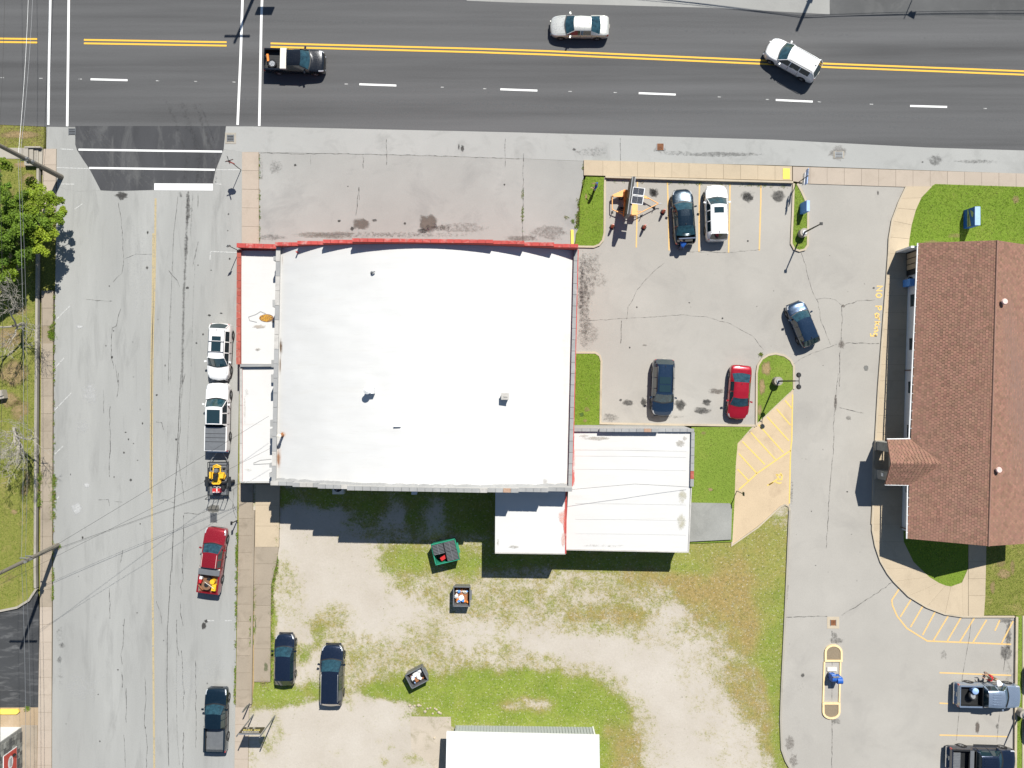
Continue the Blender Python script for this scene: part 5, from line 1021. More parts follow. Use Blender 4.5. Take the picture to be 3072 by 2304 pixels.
    X = lambda t: L / 2 - t * L; zbm = b['zb']
    # painted pillars along glass edges
    mb = MB(); zc_ = interp(zbm, b['cw'])[0] + lift
    for s in (-1, 1):
        mb.tube([(X(b['cw']) + .02, s * W * .87, zc_ + .02), (X(b['rf']), s * W * gw, zr + lift - .075)], .035, 6)
        for (a, c_), nxt in zip(b['ws'], b['ws'][1:]): pass
        if not truck and style != 'sedan': mb.tube([(X(b['rr']), s * W * gw * .97, zr + lift - .10), (X(b['rb']), s * W * .82, interp(zbm, b['rb'])[0] + lift + .03)], .045, 6)
    mb.obj('pillar', pmat, root, smooth=True)
    # grille, bumpers, lights, plates
    MB().box((X(.003) + .03, 0, .52 + lift), (.05, W * .95, .16)).obj('grille', M['dark'], root)
    zf = interp(zbm, .02)[0] + lift
    MB().box((X(.006), 0, .33 + lift), (.12, W * 1.35, .12)).obj('front_bumper', M['chrome'] if truck and style != 'pickup' else pmat, root)
    if truck:
        MB().box((X(1.0) - .07, 0, .5 + lift), (.16, W * 1.8, .14)).obj('rear_bumper', M['chrome'] if pmat is not P_['black'] else M['darkmetal'], root)
        for s in (-1, 1): MB().box((X(.996), s * W * .93, .95 + lift), (.09, .12, .26)).obj('taillight', M['tail'], root)
    MB().box((X(1.0) - .01, 0, .75 + lift), (.02, .34, .16)).obj('number_plate', M['cream'], root)
    for s in (-1, 1):
        mb = MB(); mb.box((X(b['cw'] + .055), s * (W + .10), zc_ + .03), (.13, .20, .13), rz=-s * .25); mb.obj('wing_mirror', pmat, root, smooth=False)
    # arches, seams
    mb = MB(); wx = [X(.18 if not truck else .165), X(.80 if not truck else .785)]
    for x in wx:
        for s in (-1, 1):
            pts = [(x + (wheels + .06) * math.cos(R(a)), s * (W + .004), wheels + (wheels + .06) * math.sin(R(a))) for a in range(-10, 191, 20)]; pts = [(x_, y_, max(z_, .2 + lift)) for x_, y_, z_ in pts]
            mb.add(pts, [tuple(range(len(pts)))])
    zz = lambda t: interp(zbm, t)[0] + lift
    mb.obj('wheel_arch', M['black'], root)
    mb = MB()
    for s in (-1, 1):
        for t in ([b['ws'][0][0] + .0] + [q[1] + .008 for q in b['ws'][:2]]): mb.box((X(t), s * (W * .985), (zz(t) + .38) / 2), (.018, .035, zz(t) - .42))
        mb.box(((X(.2) + X(.78)) / 2, s * (W + .002), .42 + lift), (L * .42, .02, .035))
    mb.obj('door_seam', M['dark'], root)
    add_wheels(root, wx, W, wheels, steer=steer)
    if not truck:  # bonnet and boot shut-lines
        mb = MB(); y = W * .80
        for s in (-1, 1): mb.tube([(X(.07), s * y * .9, zz(.07) + .022), (X(.14), s * y, zz(.14) + .026), (X(b['cw'] - .02), s * y * 1.0, zz(b['cw'] - .02) + .032)], .009, 4)
        mb.obj('bonnet_seam', M['dark'], root)
    zt = zr + lift
    if sunroof:
        for (a, c_, wf) in sunroof: MB().box((X((a + c_) / 2), 0, zt + .008), ((c_ - a) * L, W * wf * 2, .03)).obj('sunroof', M['glass'], root)
    if rails:
        for s in (-1, 1):
            mb = MB(); y = s * W * (gw - .065); mb.tube([(X(b['rf'] + .04), y, zt - .02), (X(b['rf'] + .06), y, zt + .045), (X(b['rr'] - .05), y, zt + .04), (X(b['rr'] - .03), y, zt - .03)], .024, 6); mb.obj('roof_rail', rails, root, smooth=True)
    if bars:
        for t in bars: MB().box((X(t), 0, zt + .055), (.05, W * gw * 1.85, .03)).obj('cross_bar', M['dark'] if pmat is not P_['white'] else M['greymetal'], root)
    if style in ('suv', 'hatch', 'van', 'sedan'):
        MB().box((X(b['rr'] - .03), 0, zt + .02), (.12, .03, .05)).obj('aerial', M['dark'], root)
    if truck:
        zB = interp(zbm, .8)[0] + lift; x0, x1 = X(b['rb']) - .03, X(1.0) + .04; fz = .72 + lift; cx, lx = (x0 + x1) / 2, x0 - x1
        mb = MB(); mb.box((cx, 0, fz), (lx, W * 1.8, .05)); 
        for i in range(9): mb.box((cx, -W * .72 + i * W * .18, fz + .03), (lx - .1, .05, .02))
        mb.obj('bed_floor', bed.get('floor', M['dark']) if bed else M['dark'], root)
        for s in (-1, 1):
            MB().box((cx, s * W * .875, (fz + zB) / 2 + .01), (lx, .06, zB - fz)).obj('bed_side', bed.get('liner', M['dark']), root)
            MB().box((cx, s * W * .895, zB + .02), (lx + .02, .13, .035)).obj('bed_rail', bed.get('rail', pmat), root)
        MB().box((x1 + .01, 0, (fz + zB) / 2 + .02), (.07, W * 1.86, zB - fz + .04)).obj('tailgate', pmat, root); MB().box((x0, 0, (fz + zB) / 2 + .02), (.06, W * 1.86, zB - fz + .06)).obj('bed_front', bed.get('liner', M['dark']), root)
    root['_'] = 0; del root['_']
    return root, X, W, zt, L
# 1 pickup with tool box on the main road
t, X, W, zt, L = car('pickup_truck', 'black pickup with a white tool box and spare wheel on the main road', 'pickup', (975, 188), (797, 183), 'regcab', P_['black'], bed=dict(rail=P_['black']), wheels=.36)
o = MB().box((X(.668), 0, 1.24), (.52, W * 1.86, .24)).obj('tool_box', M['white'], t); MB().box((X(.668), 0, 1.37), (.50, W * 1.84, .03)).obj('lid', M['cream'], o)
sw_ = empty('spare_wheel', (0, 0, 0), label='spare wheel lying flat in the bed of the black pickup on the main road', category='wheel'); g = G(Q('B1', (158, 530))[0], 1.0); sw_.location = g; sw_.rotation_euler = (R(90), 0, 0)
link('tyre', wheel_mesh(.37, .25)[0], sw_); link('rim', wheel_mesh(.37, .25)[1], sw_)
g = G(Q('B1', (122, 480))[0], 1.0); MB().box((0, 0, 0), (.16, .62, .2), .12).obj('fuel_can', M['orange'], label='long orange can against the tailgate of the black pickup on the main road', category='can').location = g
# 2 silver sedan
car('sedan_car', 'silver beige sedan driving left on the main road', 'car', (1652, 78), (1828, 80), 'sedan', P_['silver'], zc=.75, steer=0)
# 3 white SUV turning
car('suv_car', 'white SUV with black roof rails turning across the yellow centre line', 'car', (2303, 139), (2453, 222), 'suv', P_['white'], rails=M['dark'], bars=None, steer=.2)
# 4 white SUV kerbside
car('suv_car', 'white SUV with a glass roof parked beside the shop wing above the white pickup', 'car', (657, 1140), (665, 970), 'suv', P_['white'], sunroof=[(.50, .665, .42), (.685, .76, .40)], rails=M['greymetal'], bars=[.49, .67], wheels=.36)
# 5 white pickup kerbside
t, X, W, zt, L = car('pickup_truck', 'white double cab pickup with a grey bed cover parked beside the shop wing', 'pickup', (657, 1150), (653, 1352), 'pickup', P_['white'], bed=dict(rail=P_['white']), wheels=.39, sunroof=[(.385, .58, .56)])
o = MB().box((X(.815), 0, 1.27), (L * .34, W * 1.76, .05)).obj('bed_cover', M['greymetal'], t)
for q in (.74, .80, .86): MB().box((X(q), 0, 1.30), (.03, W * 1.72, .02)).obj('cover_fold', M['dark'], o)
# 7 dark red pickup, loaded
t, X, W, zt, L = car('pickup_truck', 'dark red pickup with open windows and a loaded bed parked behind the mower trailer', 'pickup', (652, 1583), (627, 1776), 'shortcab', P_['darkred'], bed=dict(rail=P_['darkred'], floor=M['brown'], liner=M['cream']), wheels=.38)
MB().box((X(.665), 0, 1.22), (.50, W * 1.9, .22)).obj('tool_box', M['greymetal'], t)
mb = MB(); [mb.box((X(.48), s * W * .64, zt + .012), (L * .20, .03, .02)) for s in (-1, 1)]; mb.obj('roof_strip', M['pinkish'], t)
def load(nm, m, dx, dy, z, dims, lab, cat, rz=0, kind='box'):
    p = t.matrix_world if False else Matrix.Translation(t.location) @ Matrix.Rotation(t.rotation_euler.z, 4, 'Z'); mb = MB()
    if kind == 'box': mb.box((0, 0, 0), dims); mb.box((0, 0, dims[2] / 2 + .02), (dims[0] * .5, dims[1] * .3, .05))
    elif kind == 'cyl': mb.cyl((0, 0, -dims[2] / 2), dims[0], dims[2], 18, dims[1])
    elif kind == 'pole': mb.tube([(-dims[0] / 2, 0, 0), (dims[0] / 2, 0, .05)], dims[1], 6)
    o = mb.obj(nm, m, label=lab, category=cat); o.matrix_world = p @ Matrix.Translation((dx, dy, z)) @ Matrix.Rotation(rz, 4, 'Z'); return o
cx_ = X(.86)
o = load('planter_tub', M['brown'], cx_ - .05, .10, .98, (.36, .42, .5), 'round brown tub in the middle of the red pickup bed', 'tub', kind='cyl'); q = load('tub_filling', M['black'], cx_ - .05, .10, 1.21, (.2, .2, .08), '', '', kind='cyl'); q.parent = o; q.matrix_parent_inverse = o.matrix_world.inverted(); del q['label']; del q['category']
load('water_cooler', M['yellow'], cx_ + .28, -.36, 1.02, (.19, .21, .48), 'round yellow cooler in the red pickup bed', 'cooler', kind='cyl')
load('fuel_can', M['yellow'], cx_ - .22, -.52, .98, (.55, .36, .40), 'square yellow can by the tailgate of the red pickup', 'can')
load('fuel_can', M['red'], cx_ + .18, .68, 1.0, (.30, .2, .4), 'red can at the side of the red pickup bed', 'can'); load('plastic_jug', M['white'], cx_ + .48, .68, 1.0, (.22, .22, .36), 'white jug in the corner of the red pickup bed behind the tool box', 'jug')
load('tool_handle', M['cream'], cx_ - .02, -.14, 1.24, (.95, .022, 0), 'pale tool handle lying across the tub in the red pickup bed', 'tool', 1.05, 'pole'); load('bucket', M['black'], cx_ + .42, -.02, .98, (.15, .17, .4), 'black bucket behind the tool box of the red pickup', 'bucket', kind='cyl')
load('plank', M['rust'], cx_ - .30, .62, 1.12, (.7, .03, 0), 'reddish stick leaning over the side of the red pickup bed', 'stick', .9, 'pole')
# 8 dark pickup lower left
t, X, W, zt, L = car('pickup_truck', 'dark blue pickup parked at the kerb near the lower left, opposite the yellow lettered sign', 'pickup', (652, 2063), (648, 2250), 'shortcab', P_['teal'], bed=dict(rail=P_['teal'], floor=M['greymetal']), wheels=.38)
# 9 black sedan with open boot
t, X, W, zt, L = car('sedan_car', 'black sedan with its boot open, parked in the front row beside the white SUV', 'car', (2045, 569), (2056, 735), 'sedan', P_['teal'], trunk_open=True)
MB().box((X(.90), 0, .62), (L * .14, W * 1.5, .04)).obj('boot_floor', M['black'], t)
lid = MB().box((0, 0, .30), (.07, W * 1.62, .72)); lid.obj('boot_lid', P_['teal'], t).location = (X(.845) - .30, 0, .98); MB().box((X(.845) - .34, 0, 1.66), (.10, W * 1.55, .05)).obj('lid_edge', M['chrome'], t)
# 10 white SUV front row
car('suv_car', 'white SUV with one square sunroof parked in the front row beside the black sedan', 'car', (2146, 557), (2150, 724), 'suv', P_['white'], sunroof=[(.43, .53, .42)], wheels=.36)
# 11 small black hatchback
car('hatchback_car', 'small black hatchback angled in the middle of the car park', 'car', (2383, 914), (2431, 1031), 'hatch', P_['blue'], L=3.95)
# 12 dark blue SUV
car('suv_car', 'dark blue SUV with a long glass roof at the lower kerb of the car park', 'car', (1985, 1247), (1991, 1077), 'suv', P_['blue'], sunroof=[(.42, .54, .50), (.56, .68, .50)], rails=M['darkmetal'], wheels=.37)
# 13 red sedan
car('sedan_car', 'bright red sedan at the lower kerb of the car park', 'car', (2211, 1257), (2223, 1095), 'sedan', P_['red'])
# 14, 15 on the gravel
car('hatchback_car', 'small dark hatchback parked on the gravel beside the pavement', 'car', (856, 1899), (854, 2056), 'hatch', P_['navy'], L=4.4)
car('minivan_car', 'long black minivan with silver roof rails parked on the gravel', 'car', (999, 1933), (995, 2115), 'van', P_['navy'], rails=M['steel'], wheels=.35)
# 16 silver blue pickup
t, X, W, zt, L = car('pickup_truck', 'silver blue pickup with a wheel and drum in its bed at the right edge', 'pickup', (3056, 2089), (2869, 2085), 'pickup', P_['skysilver'], bed=dict(rail=P_['skysilver']), wheels=.38, dxy=(-.02, .1))
mb = MB(); [mb.box((X(.47), y, zt + .02), (L * .13, .05, .02)) for y in (-.45, -.22, 0, .22, .45)]; mb.obj('roof_rib', P_['skysilver'], t)
sw_ = empty('spare_wheel', G((2917, 2088), 1.1), 0, label='spare wheel leaning in the bed of the silver blue pickup', category='wheel'); sw_.rotation_euler = (R(65), R(15), 0); link('tyre', wheel_mesh(.37, .25)[0], sw_); link('rim', wheel_mesh(.37, .25)[1], sw_)
g = G((2922, 2071), 1.1); mb = MB(); mb.cyl((0, 0, -.3), .24, .55, 18, .27); mb.cyl((0, 0, .25), .27, .08, 18, .14); mb.obj('plastic_drum', M['paleblue'], label='pale round drum beside the spare wheel in the silver blue pickup', category='drum', smooth=True).location = g
# 17 black pickup
t, X, W, zt, L = car('pickup_truck', 'black double cab pickup with a grey tray in its bed at the bottom right corner', 'pickup', (3040, 2282), (2845, 2276), 'pickup', P_['navy'], bed=dict(rail=M['dark']), wheels=.40, dxy=(0, .1))
mb = MB(); mb.box((X(.90), -.1, .92), (.62, 1.35, .06)); [mb.box((X(.90), -.72 + i * .135, .965), (.60, .045, .03)) for i in range(10)]; mb.obj('bed_tray', M['greymetal'], t)
MB().box((X(.70), 0, 1.27), (.34, W * 1.86, .08)).obj('tool_box', M['greymetal'], t); mb = MB(); [mb.box((X(.47), y, zt + .02), (L * .2, .04, .02)) for y in (-.5, -.3, -.1, .1, .3, .5)]; mb.obj('roof_rib', P_['navy'], t)
mb = MB(); mb.box((X(.42), W * 1.0 + .02, .42), (L * .36, .22, .05)); mb.obj('side_step', M['darkmetal'], t)
# slivers at the right edge
car('suv_car', 'black car just showing at the right edge beside the grass strip', 'car', (3160, 2030), (3072, 2030), 'suv', P_['black'], L=4.7, dxy=(1.35, 0)); car('suv_car', 'black car just showing at the right edge below the concrete lamp base', 'car', (3160, 2180), (3072, 2180), 'suv', P_['black'], L=4.7, dxy=(1.35, 0))
# ================================================================== TRAILERS, SIGNS, STREET FURNITURE
# mower trailer
org = G((657.5, 1435), .45); tr = empty('utility_trailer', (org.x, org.y, .016), 0, label='black mesh utility trailer with its ramp raised, hitched behind the white pickup', category='trailer')
mb = MB(); w2, l2 = .82, 1.42
MB().box((0, 0, .46), (2 * w2, 2 * l2, .05)).obj('deck', M['greymetal'], tr)
for z in (.5, .88):
    for s in (-1, 1): mb.tube([(s * w2, -l2, z), (s * w2, l2, z)], .032, 6)
    mb.tube([(-w2, l2, z), (w2, l2, z)], .032, 6)
for s in (-1, 1):
    for y in (-l2, -l2 / 2, 0, l2 / 2, l2): mb.tube([(s * w2, y, .45), (s * w2, y, .9)], .028, 6)
mb.obj('side_rail', M['darkmetal'], tr)
mb = MB(); mb.tube([(-w2, l2, .42), (.06, l2 + 1.15, .42), (w2, l2, .42)], .04, 6); mb.cyl((.06, l2 + 1.12, .4), .06, .15, 10); mb.obj('drawbar', M['steel'], tr)
mb = MB()
for x in (-w2 * .98, -w2 * .5, 0, w2 * .5, w2 * .98): mb.tube([(x, -l2 - .02, .5), (x * .96, -l2 - .22, 1.65)], .026, 6)
for k, z in ((0, .5), (1, 1.65)): mb.tube([(-w2 * (1 - .04 * k), -l2 - .02 - .2 * k, z), (w2 * (1 - .04 * k), -l2 - .02 - .2 * k, z)], .030, 6)
mb.obj('ramp', M['darkmetal'], tr)
mb = MB()
for i in range(14): mb.tube([(-w2 + i * .125, -l2 - .05, .52), (-w2 + i * .125, -l2 - .10, .95)], .007, 4)
mb.obj('ramp_mesh', M['darkmetal'], tr, kind='stuff')
ty, rm = wheel_mesh(.33, .2)
for s in (-1, 1):
    o = link('wheel', ty, tr); o.location = (s * (w2 + .16), -.25, .33); link('rim', rm, o); MB().box((s * (w2 + .16), -.25, .70), (.26, .85, .04)).obj('mudguard', M['darkmetal'], tr)
def at(root, x, y, z): return (root.location.x + x, root.location.y + y, z)
mo = empty('riding_mower', at(tr, -.02, .3, .50), 0, label='yellow ride-on mower standing on the black trailer', category='mower')
mb = MB(); mb.prism([(-.62, -.35), (.60, -.35), (.72, -.05), (.55, .25), (-.50, .25), (-.66, -.05)], .18, .34); mb.obj('cutting_deck', M['yellow'], mo)
mb = MB(); mb.box((0, .75, .42), (.62, .16, .1)); mb.box((-.3, .5, .42), (.09, .6, .1)); mb.box((.3, .5, .42), (.09, .6, .1)); mb.tube([(-.32, .78, .42), (0, .92, .5), (.36, .74, .42)], .07, 8); mb.obj('front_frame', M['yellow'], mo)
mb = MB(); mb.prism([(-.28, -.75), (.26, -.75), (.40, -.62), (.26, -.3), (-.24, -.3), (-.40, -.62)], .35, .62); mb.box((-.22, -.35, .66), (.08, .42, .12)); mb.box((.22, -.35, .66), (.08, .42, .12)); mb.obj('rear_body', M['yellow'], mo)
mb = MB(); mb.prism([(.28, -.22), (.62, -.22), (.66, .16), (.34, .20)], .35, .66); mb.obj('fuel_tank', M['yellow'], mo); MB().box((-.52, .05, .5), (.14, .55, .3)).obj('fender', M['yellow'], mo)
mb = MB(); mb.box((-.02, -.05, .68), (.44, .42, .12)); mb.box((-.02, -.28, .82), (.42, .10, .34)); mb.obj('seat', M['black'], mo)
mb = MB(); mb.cyl((-.02, .42, .45), .19, .26, 16); mb.cyl((-.02, .42, .71), .12, .06, 12); mb.obj('engine', M['greymetal'], mo); mb = MB(); mb.tube([(-.16, .12, .5), (-.16, .16, .95), (-.1, .05, 1.05)], .02, 6); mb.tube([(.16, .12, .5), (.16, .16, .95), (.1, .05, 1.05)], .02, 6); mb.obj('control_lever', M['dark'], mo)
for x, y, r_ in ((-.52, -.6, .25), (.52, -.6, .25), (-.50, .62, .14), (.50, .62, .14)):
    ty2, rm2 = wheel_mesh(r_, .16 if r_ > .2 else .1); o = link('wheel', ty2, mo); o.location = (x, y, r_ + .0); link('rim', rm2, o)
ic = empty('ice_chest', at(tr, -.08, -1.0, .50), .0, label='red and white box at the rear of the mower trailer, behind the yellow mower', category='box')
MB().box((0, 0, .2), (.66, .36, .4)).obj('chest_body', M['crimson'], ic); MB().box((0, 0, .42), (.66, .36, .05)).obj('chest_lid', M['red'], ic); mb = MB(); mb.box((.06, 0, .45), (.08, .36, .02)); mb.box((-.17, -.13, .45), (.26, .06, .02)); mb.box((.2, -.12, .45), (.14, .05, .02)); mb.box((-.12, .25, .35), (.26, .09, .02)); mb.box((.22, .25, .35), (.22, .09, .02)); mb.obj('white_panel', M['white'], ic)
mb = MB(); [mb.cyl((x, .27, 0), .13, .36, 12) for x in (-.15, .15)]; mb.obj('canister', M['grey'], ic)
mb = MB(); mb.cyl((0, 0, 0), .17, .42, 16); mb.tube([(.1, 0, .4), (.3, .2, .45), (.34, -.1, .3)], .03, 6); mb.obj('leaf_blower', M['dark'], label='dark leaf blower beside the red box on the mower trailer', category='leaf blower').location = at(tr, .48, -.72, .5)
# message board trailer
def gp(x, y, z): return G((1740 + x / 5.53, 500 + y / 5.53), z)
mt = empty('message_board_trailer', (*gp(860, 620, .5)[:2], .016), 0, label='orange message board trailer with two solar panels in the first parking bay', category='trailer')
off = Vector((mt.location.x, mt.location.y, .016))
def loc(x, y, z): return gp(x, y, z) - off
mb = MB()
fr = [(535, 485), (535, 710), (740, 803), (930, 800), (1300, 612), (1090, 495), (860, 400), (740, 385), (560, 465)]
for a, b in zip(fr, fr[1:] + fr[:1]): mb.tube([loc(*a, .55), loc(*b, .55)], .045, 6)
mb.tube([loc(600, 740, .55), loc(1010, 742, .55)], .035, 6); mb.tube([loc(720, 735, .55), loc(720, 800, .55)], .03, 6); mb.obj('frame', M['paleorange'], mt)
def solid(nm, pts, z0, z1, m): 
    P = [loc(x, y, z1) for x, y in pts]; mb = MB(); mb.prism([(p.x, p.y) for p in P], z0, z1); return mb.obj(nm, m, mt)
solid('mudguard', [(545, 475), (735, 390), (735, 500), (560, 500)], .55, .70, M['paleorange']); solid('cabinet', [(735, 385), (820, 380), (820, 560), (735, 560)], .4, .95, M['orange']); solid('cabinet', [(738, 575), (805, 575), (805, 805), (725, 805)], .4, .95, M['orange']); solid('battery_box', [(862, 610), (945, 605), (945, 800), (850, 800)], .4, .9, M['paleorange'])
solid('mudguard', [(1055, 470), (1120, 520), (1140, 535), (1055, 520)], .5, .62, M['paleorange'])
mb = MB(); a = loc(1300, 612, .5); mb.tube([a, a + Vector((.28, 0, 0))], .04, 8); mb.obj('coupler', M['steel'], mt)
for x, y in ((1245, 640), (1030, 780), (545, 720), (540, 470)):
    a = loc(x, y, .5); mb = MB(); mb.tube([a + Vector((0, -.1, .2)), a + Vector((0, -.1, -.48))], .03, 6); mb.box(tuple(a + Vector((0, -.1, -.48))), (.2, .2, .03)); mb.obj('jack', M['darkmetal'], mt)
for y in (520, 700):
    o = link('wheel', wheel_mesh(.33, .2)[0], mt); p = loc(700, y, .33); o.location = (p.x, p.y, .33); o.rotation_euler = (0, 0, 0); link('rim', wheel_mesh(.33, .2)[1], o)
A, B = loc(897, 165, 3.1), loc(812, 788, 3.1); d = (B - A); ang = math.atan2(d.y, d.x); c = (A + B) / 2
bd = MB().box((c.x, c.y, 2.15), (d.length, .30, 1.9), ang).obj('message_board', M['greymetal'], mt)
MB().box((c.x + .17 * math.sin(ang), c.y - .17 * math.cos(ang), 2.15), (d.length - .2, .04, 1.7), ang).obj('display_face', M['black'], mt)
mb = MB(); mb.tube([(c.x, c.y, .5), (c.x, c.y, 1.4)], .09, 10); mb.obj('mast', M['orange'], mt); MB().box((c.x, c.y, 3.12), (d.length, .16, .04), ang).obj('board_cap', M['dark'], mt)
for q in ([(880, 335), (1080, 360), (1060, 485), (862, 462)], [(862, 475), (1058, 500), (1040, 632), (842, 608)]):
    P = [loc(x, y, 3.30 + (.0 if i in (0, 3) else .0)) for i, (x, y) in enumerate(q)]
    for p, dz in zip(P, (.14, .14, 0, 0)): p.z = 3.28 - off.z + dz * .5
    sp_ = link('solar_panel', mesh('solar_panel', [tuple(p) for p in P] + [tuple(p - Vector((0, 0, .05))) for p in P], [(3, 2, 1, 0), (4, 5, 6, 7), (0, 1, 5, 4), (1, 2, 6, 5), (2, 3, 7, 6), (3, 0, 4, 7)], M['white']), mt)
    e = .05
    for iu in range(2):
        for iv in range(4):
            def bp_(u, v): return (P[0].lerp(P[1], u)).lerp(P[3].lerp(P[2], u), v) + Vector((0, 0, .012))
            u0, u1, v0, v1 = e + iu * .9 / 2, e + (iu + 1) * .9 / 2 - .012, .07 + iv * .86 / 4, .07 + (iv + 1) * .86 / 4 - .02
            link('cell', mesh('cell', [tuple(bp_(*k)) for k in ((u0, v0), (u1, v0), (u1, v1), (u0, v1))], [(3, 2, 1, 0)], M['cell']), sp_)
mb = MB(); mb.tube([loc(960, 480, 3.24), loc(870, 480, 3.1)], .03, 6); mb.obj('panel_arm', M['steel'], mt)
# traffic channelisers: tall slim orange posts with rubber bases
proto = None
for lab, (bx_, by_) in zip(('orange channeliser post below the left end of the message board trailer', 'orange channeliser post below the middle of the message board trailer', 'orange channeliser post between the message board trailer and the black sedan'), ((532, 1000), (1058, 1010), (1375, 755))):
    if proto is None:
        proto = empty('traffic_channeliser', (0, 0, 0)); mb = MB(); mb.prism([(.24 * math.cos(R(a)), .24 * math.sin(R(a))) for a in range(0, 360, 60)], 0, .08); mb.obj('rubber_base', M['rubber'], proto)
        mb = MB(); mb.cyl((0, 0, .08), .13, .95, 16, .08); mb.obj('post', M['maroonred'], proto); mb = MB(); mb.cyl((0, 0, .55), .115, .1, 16, .108); mb.cyl((0, 0, .78), .105, .09, 16, .098); mb.obj('reflective_band', M['orange'], proto); mb = MB(); mb.tube([(-.06, 0, 1.02), (-.05, 0, 1.12), (.05, 0, 1.12), (.06, 0, 1.02)], .025, 6); mb.obj('handle', M['pinkish'], proto); o = proto
    else: o = copy_tree(proto)
    g = gp(bx_, by_, .05); o.location = (g.x, g.y, .016); o['label'] = lab; o['category'] = 'traffic post'; o['group'] = 'channeliser posts round the message board trailer'
# lamps on concrete bases
def lamp(base, label, h, arm=None, heads=1):
    t = empty('car_park_lamp', (*G(base)[:2], .1), 0, label=label, category='street lamp')
    mb = MB(); mb.cyl((0, 0, 0), .37, .72, 28); mb.obj('concrete_base', M['kerb_grey'], t, smooth=True); MB().cyl((0, 0, .72), .20, .06, 12).obj('base_plate', M['steel'], t)
    top = Vector((arm[0] * .2, arm[1] * .2, h)) if arm else Vector((0, 0, h)); mb = MB(); mb.tube([(0, 0, .75), (0, 0, h)], .075, 10, .05); mb.obj('pole', M['darkmetal'], t)
    if heads == 1: mb = MB(); mb.box((0, 0, h + .03), (.22, .22, .14)); mb.obj('lamp_head', M['dark'], t)
    else:
        mb = MB(); mb.tube([(0, 0, h), (.30, 0, h + .02)], .035, 6); mb.tube([(.30, -.45, h + .02), (.30, .45, h + .02)], .035, 6); mb.obj('cross_arm', M['dark'], t)
        for y in (-.48, .48): mb = MB(); mb.cyl((.3, y, h - .08), .21, .16, 20, .15); mb.obj('lamp_head', M['dark'], t)
lamp((2404, 702), 'slim black lamp on a concrete drum at the lower end of the sign island', 4.5); lamp((2327, 1143.5), 'double headed lamp on a concrete drum in the island beside the red sedan', 4.9, None, 2)
lamp((3056, 2133), 'lamp on a concrete drum in the grass strip at the right edge', 4.6)
# small gooseneck lamp by the plant pad
g = G(Q('C3', (1905, 975))[0]); 
b_ = G(Q('C3', (1918, 975))[0]); pl = empty('bay_post', (b_.x - .1, b_.y, .05), 0, label='thin black post with a small sign at the edge of the accessible bay', category='post')
mb = MB(); mb.tube([(0, 0, 0), (0, 0, 2.1)], .035, 6); mb.obj('pole', M['darkmetal'], pl); mb = MB(); mb.box((.03, 0, 1.95), (.05, .32, .45)); mb.obj('sign_plate', M['darkmetal'], pl)
# signs
def post(t, h, r=.035, m='darkmetal', x=0, y=0): mb = MB(); mb.tube([(x, y, 0), (x, y, h)], r, 8); return mb.obj('pole', M[m], t)
t = empty('stop_sign', (*G((723, 510))[:2], .01), 0, label='red octagonal stop sign at the corner of the side street', category='sign'); post(t, 2.95)
pl8 = [(.38 * math.cos(R(22.5 + 45 * k)), .38 * math.sin(R(22.5 + 45 * k))) for k in range(8)]; mb = MB(); mb.add([(x, -.05, 2.6 + z) for x, z in pl8] + [(x, -.03, 2.6 + z) for x, z in pl8], [tuple(range(8)), tuple(range(15, 7, -1))] + [(i, 8 + i, 8 + (i + 1) % 8, (i + 1) % 8) for i in range(8)]); o = mb.obj('sign_plate', M['maroonred'], t); o.rotation_euler = (0, 0, R(-18))
MB().box((0, 0, 3.02), (.7, .02, .16), .3).obj('street_name_plate', M['darkmetal'], t); MB().box((0, 0, 3.2), (.02, .7, .16), .3).obj('street_name_plate', M['darkmetal'], t)
t = empty('street_name_sign', (*G((2387, 553))[:2], .10), 0, label='thin post with a long blue sign panel at the driveway corner of the car park', category='sign'); post(t, 2.9, m='dark')
o = MB().box((.02, 0, 2.55), (.05, 1.30, .55), R(-6)).obj('sign_panel', M['paleblue'], t); MB().box((.05, .0, 1.75), (.04, 1.0, .5), R(-6)).obj('lower_panel', M['white'], t)
mb = MB(); [mb.box((.06, -.52 + .115 * k, 2.83), (.05, .05, .03)) for k in range(10)]; mb.obj('panel_clip', M['dark'], t)
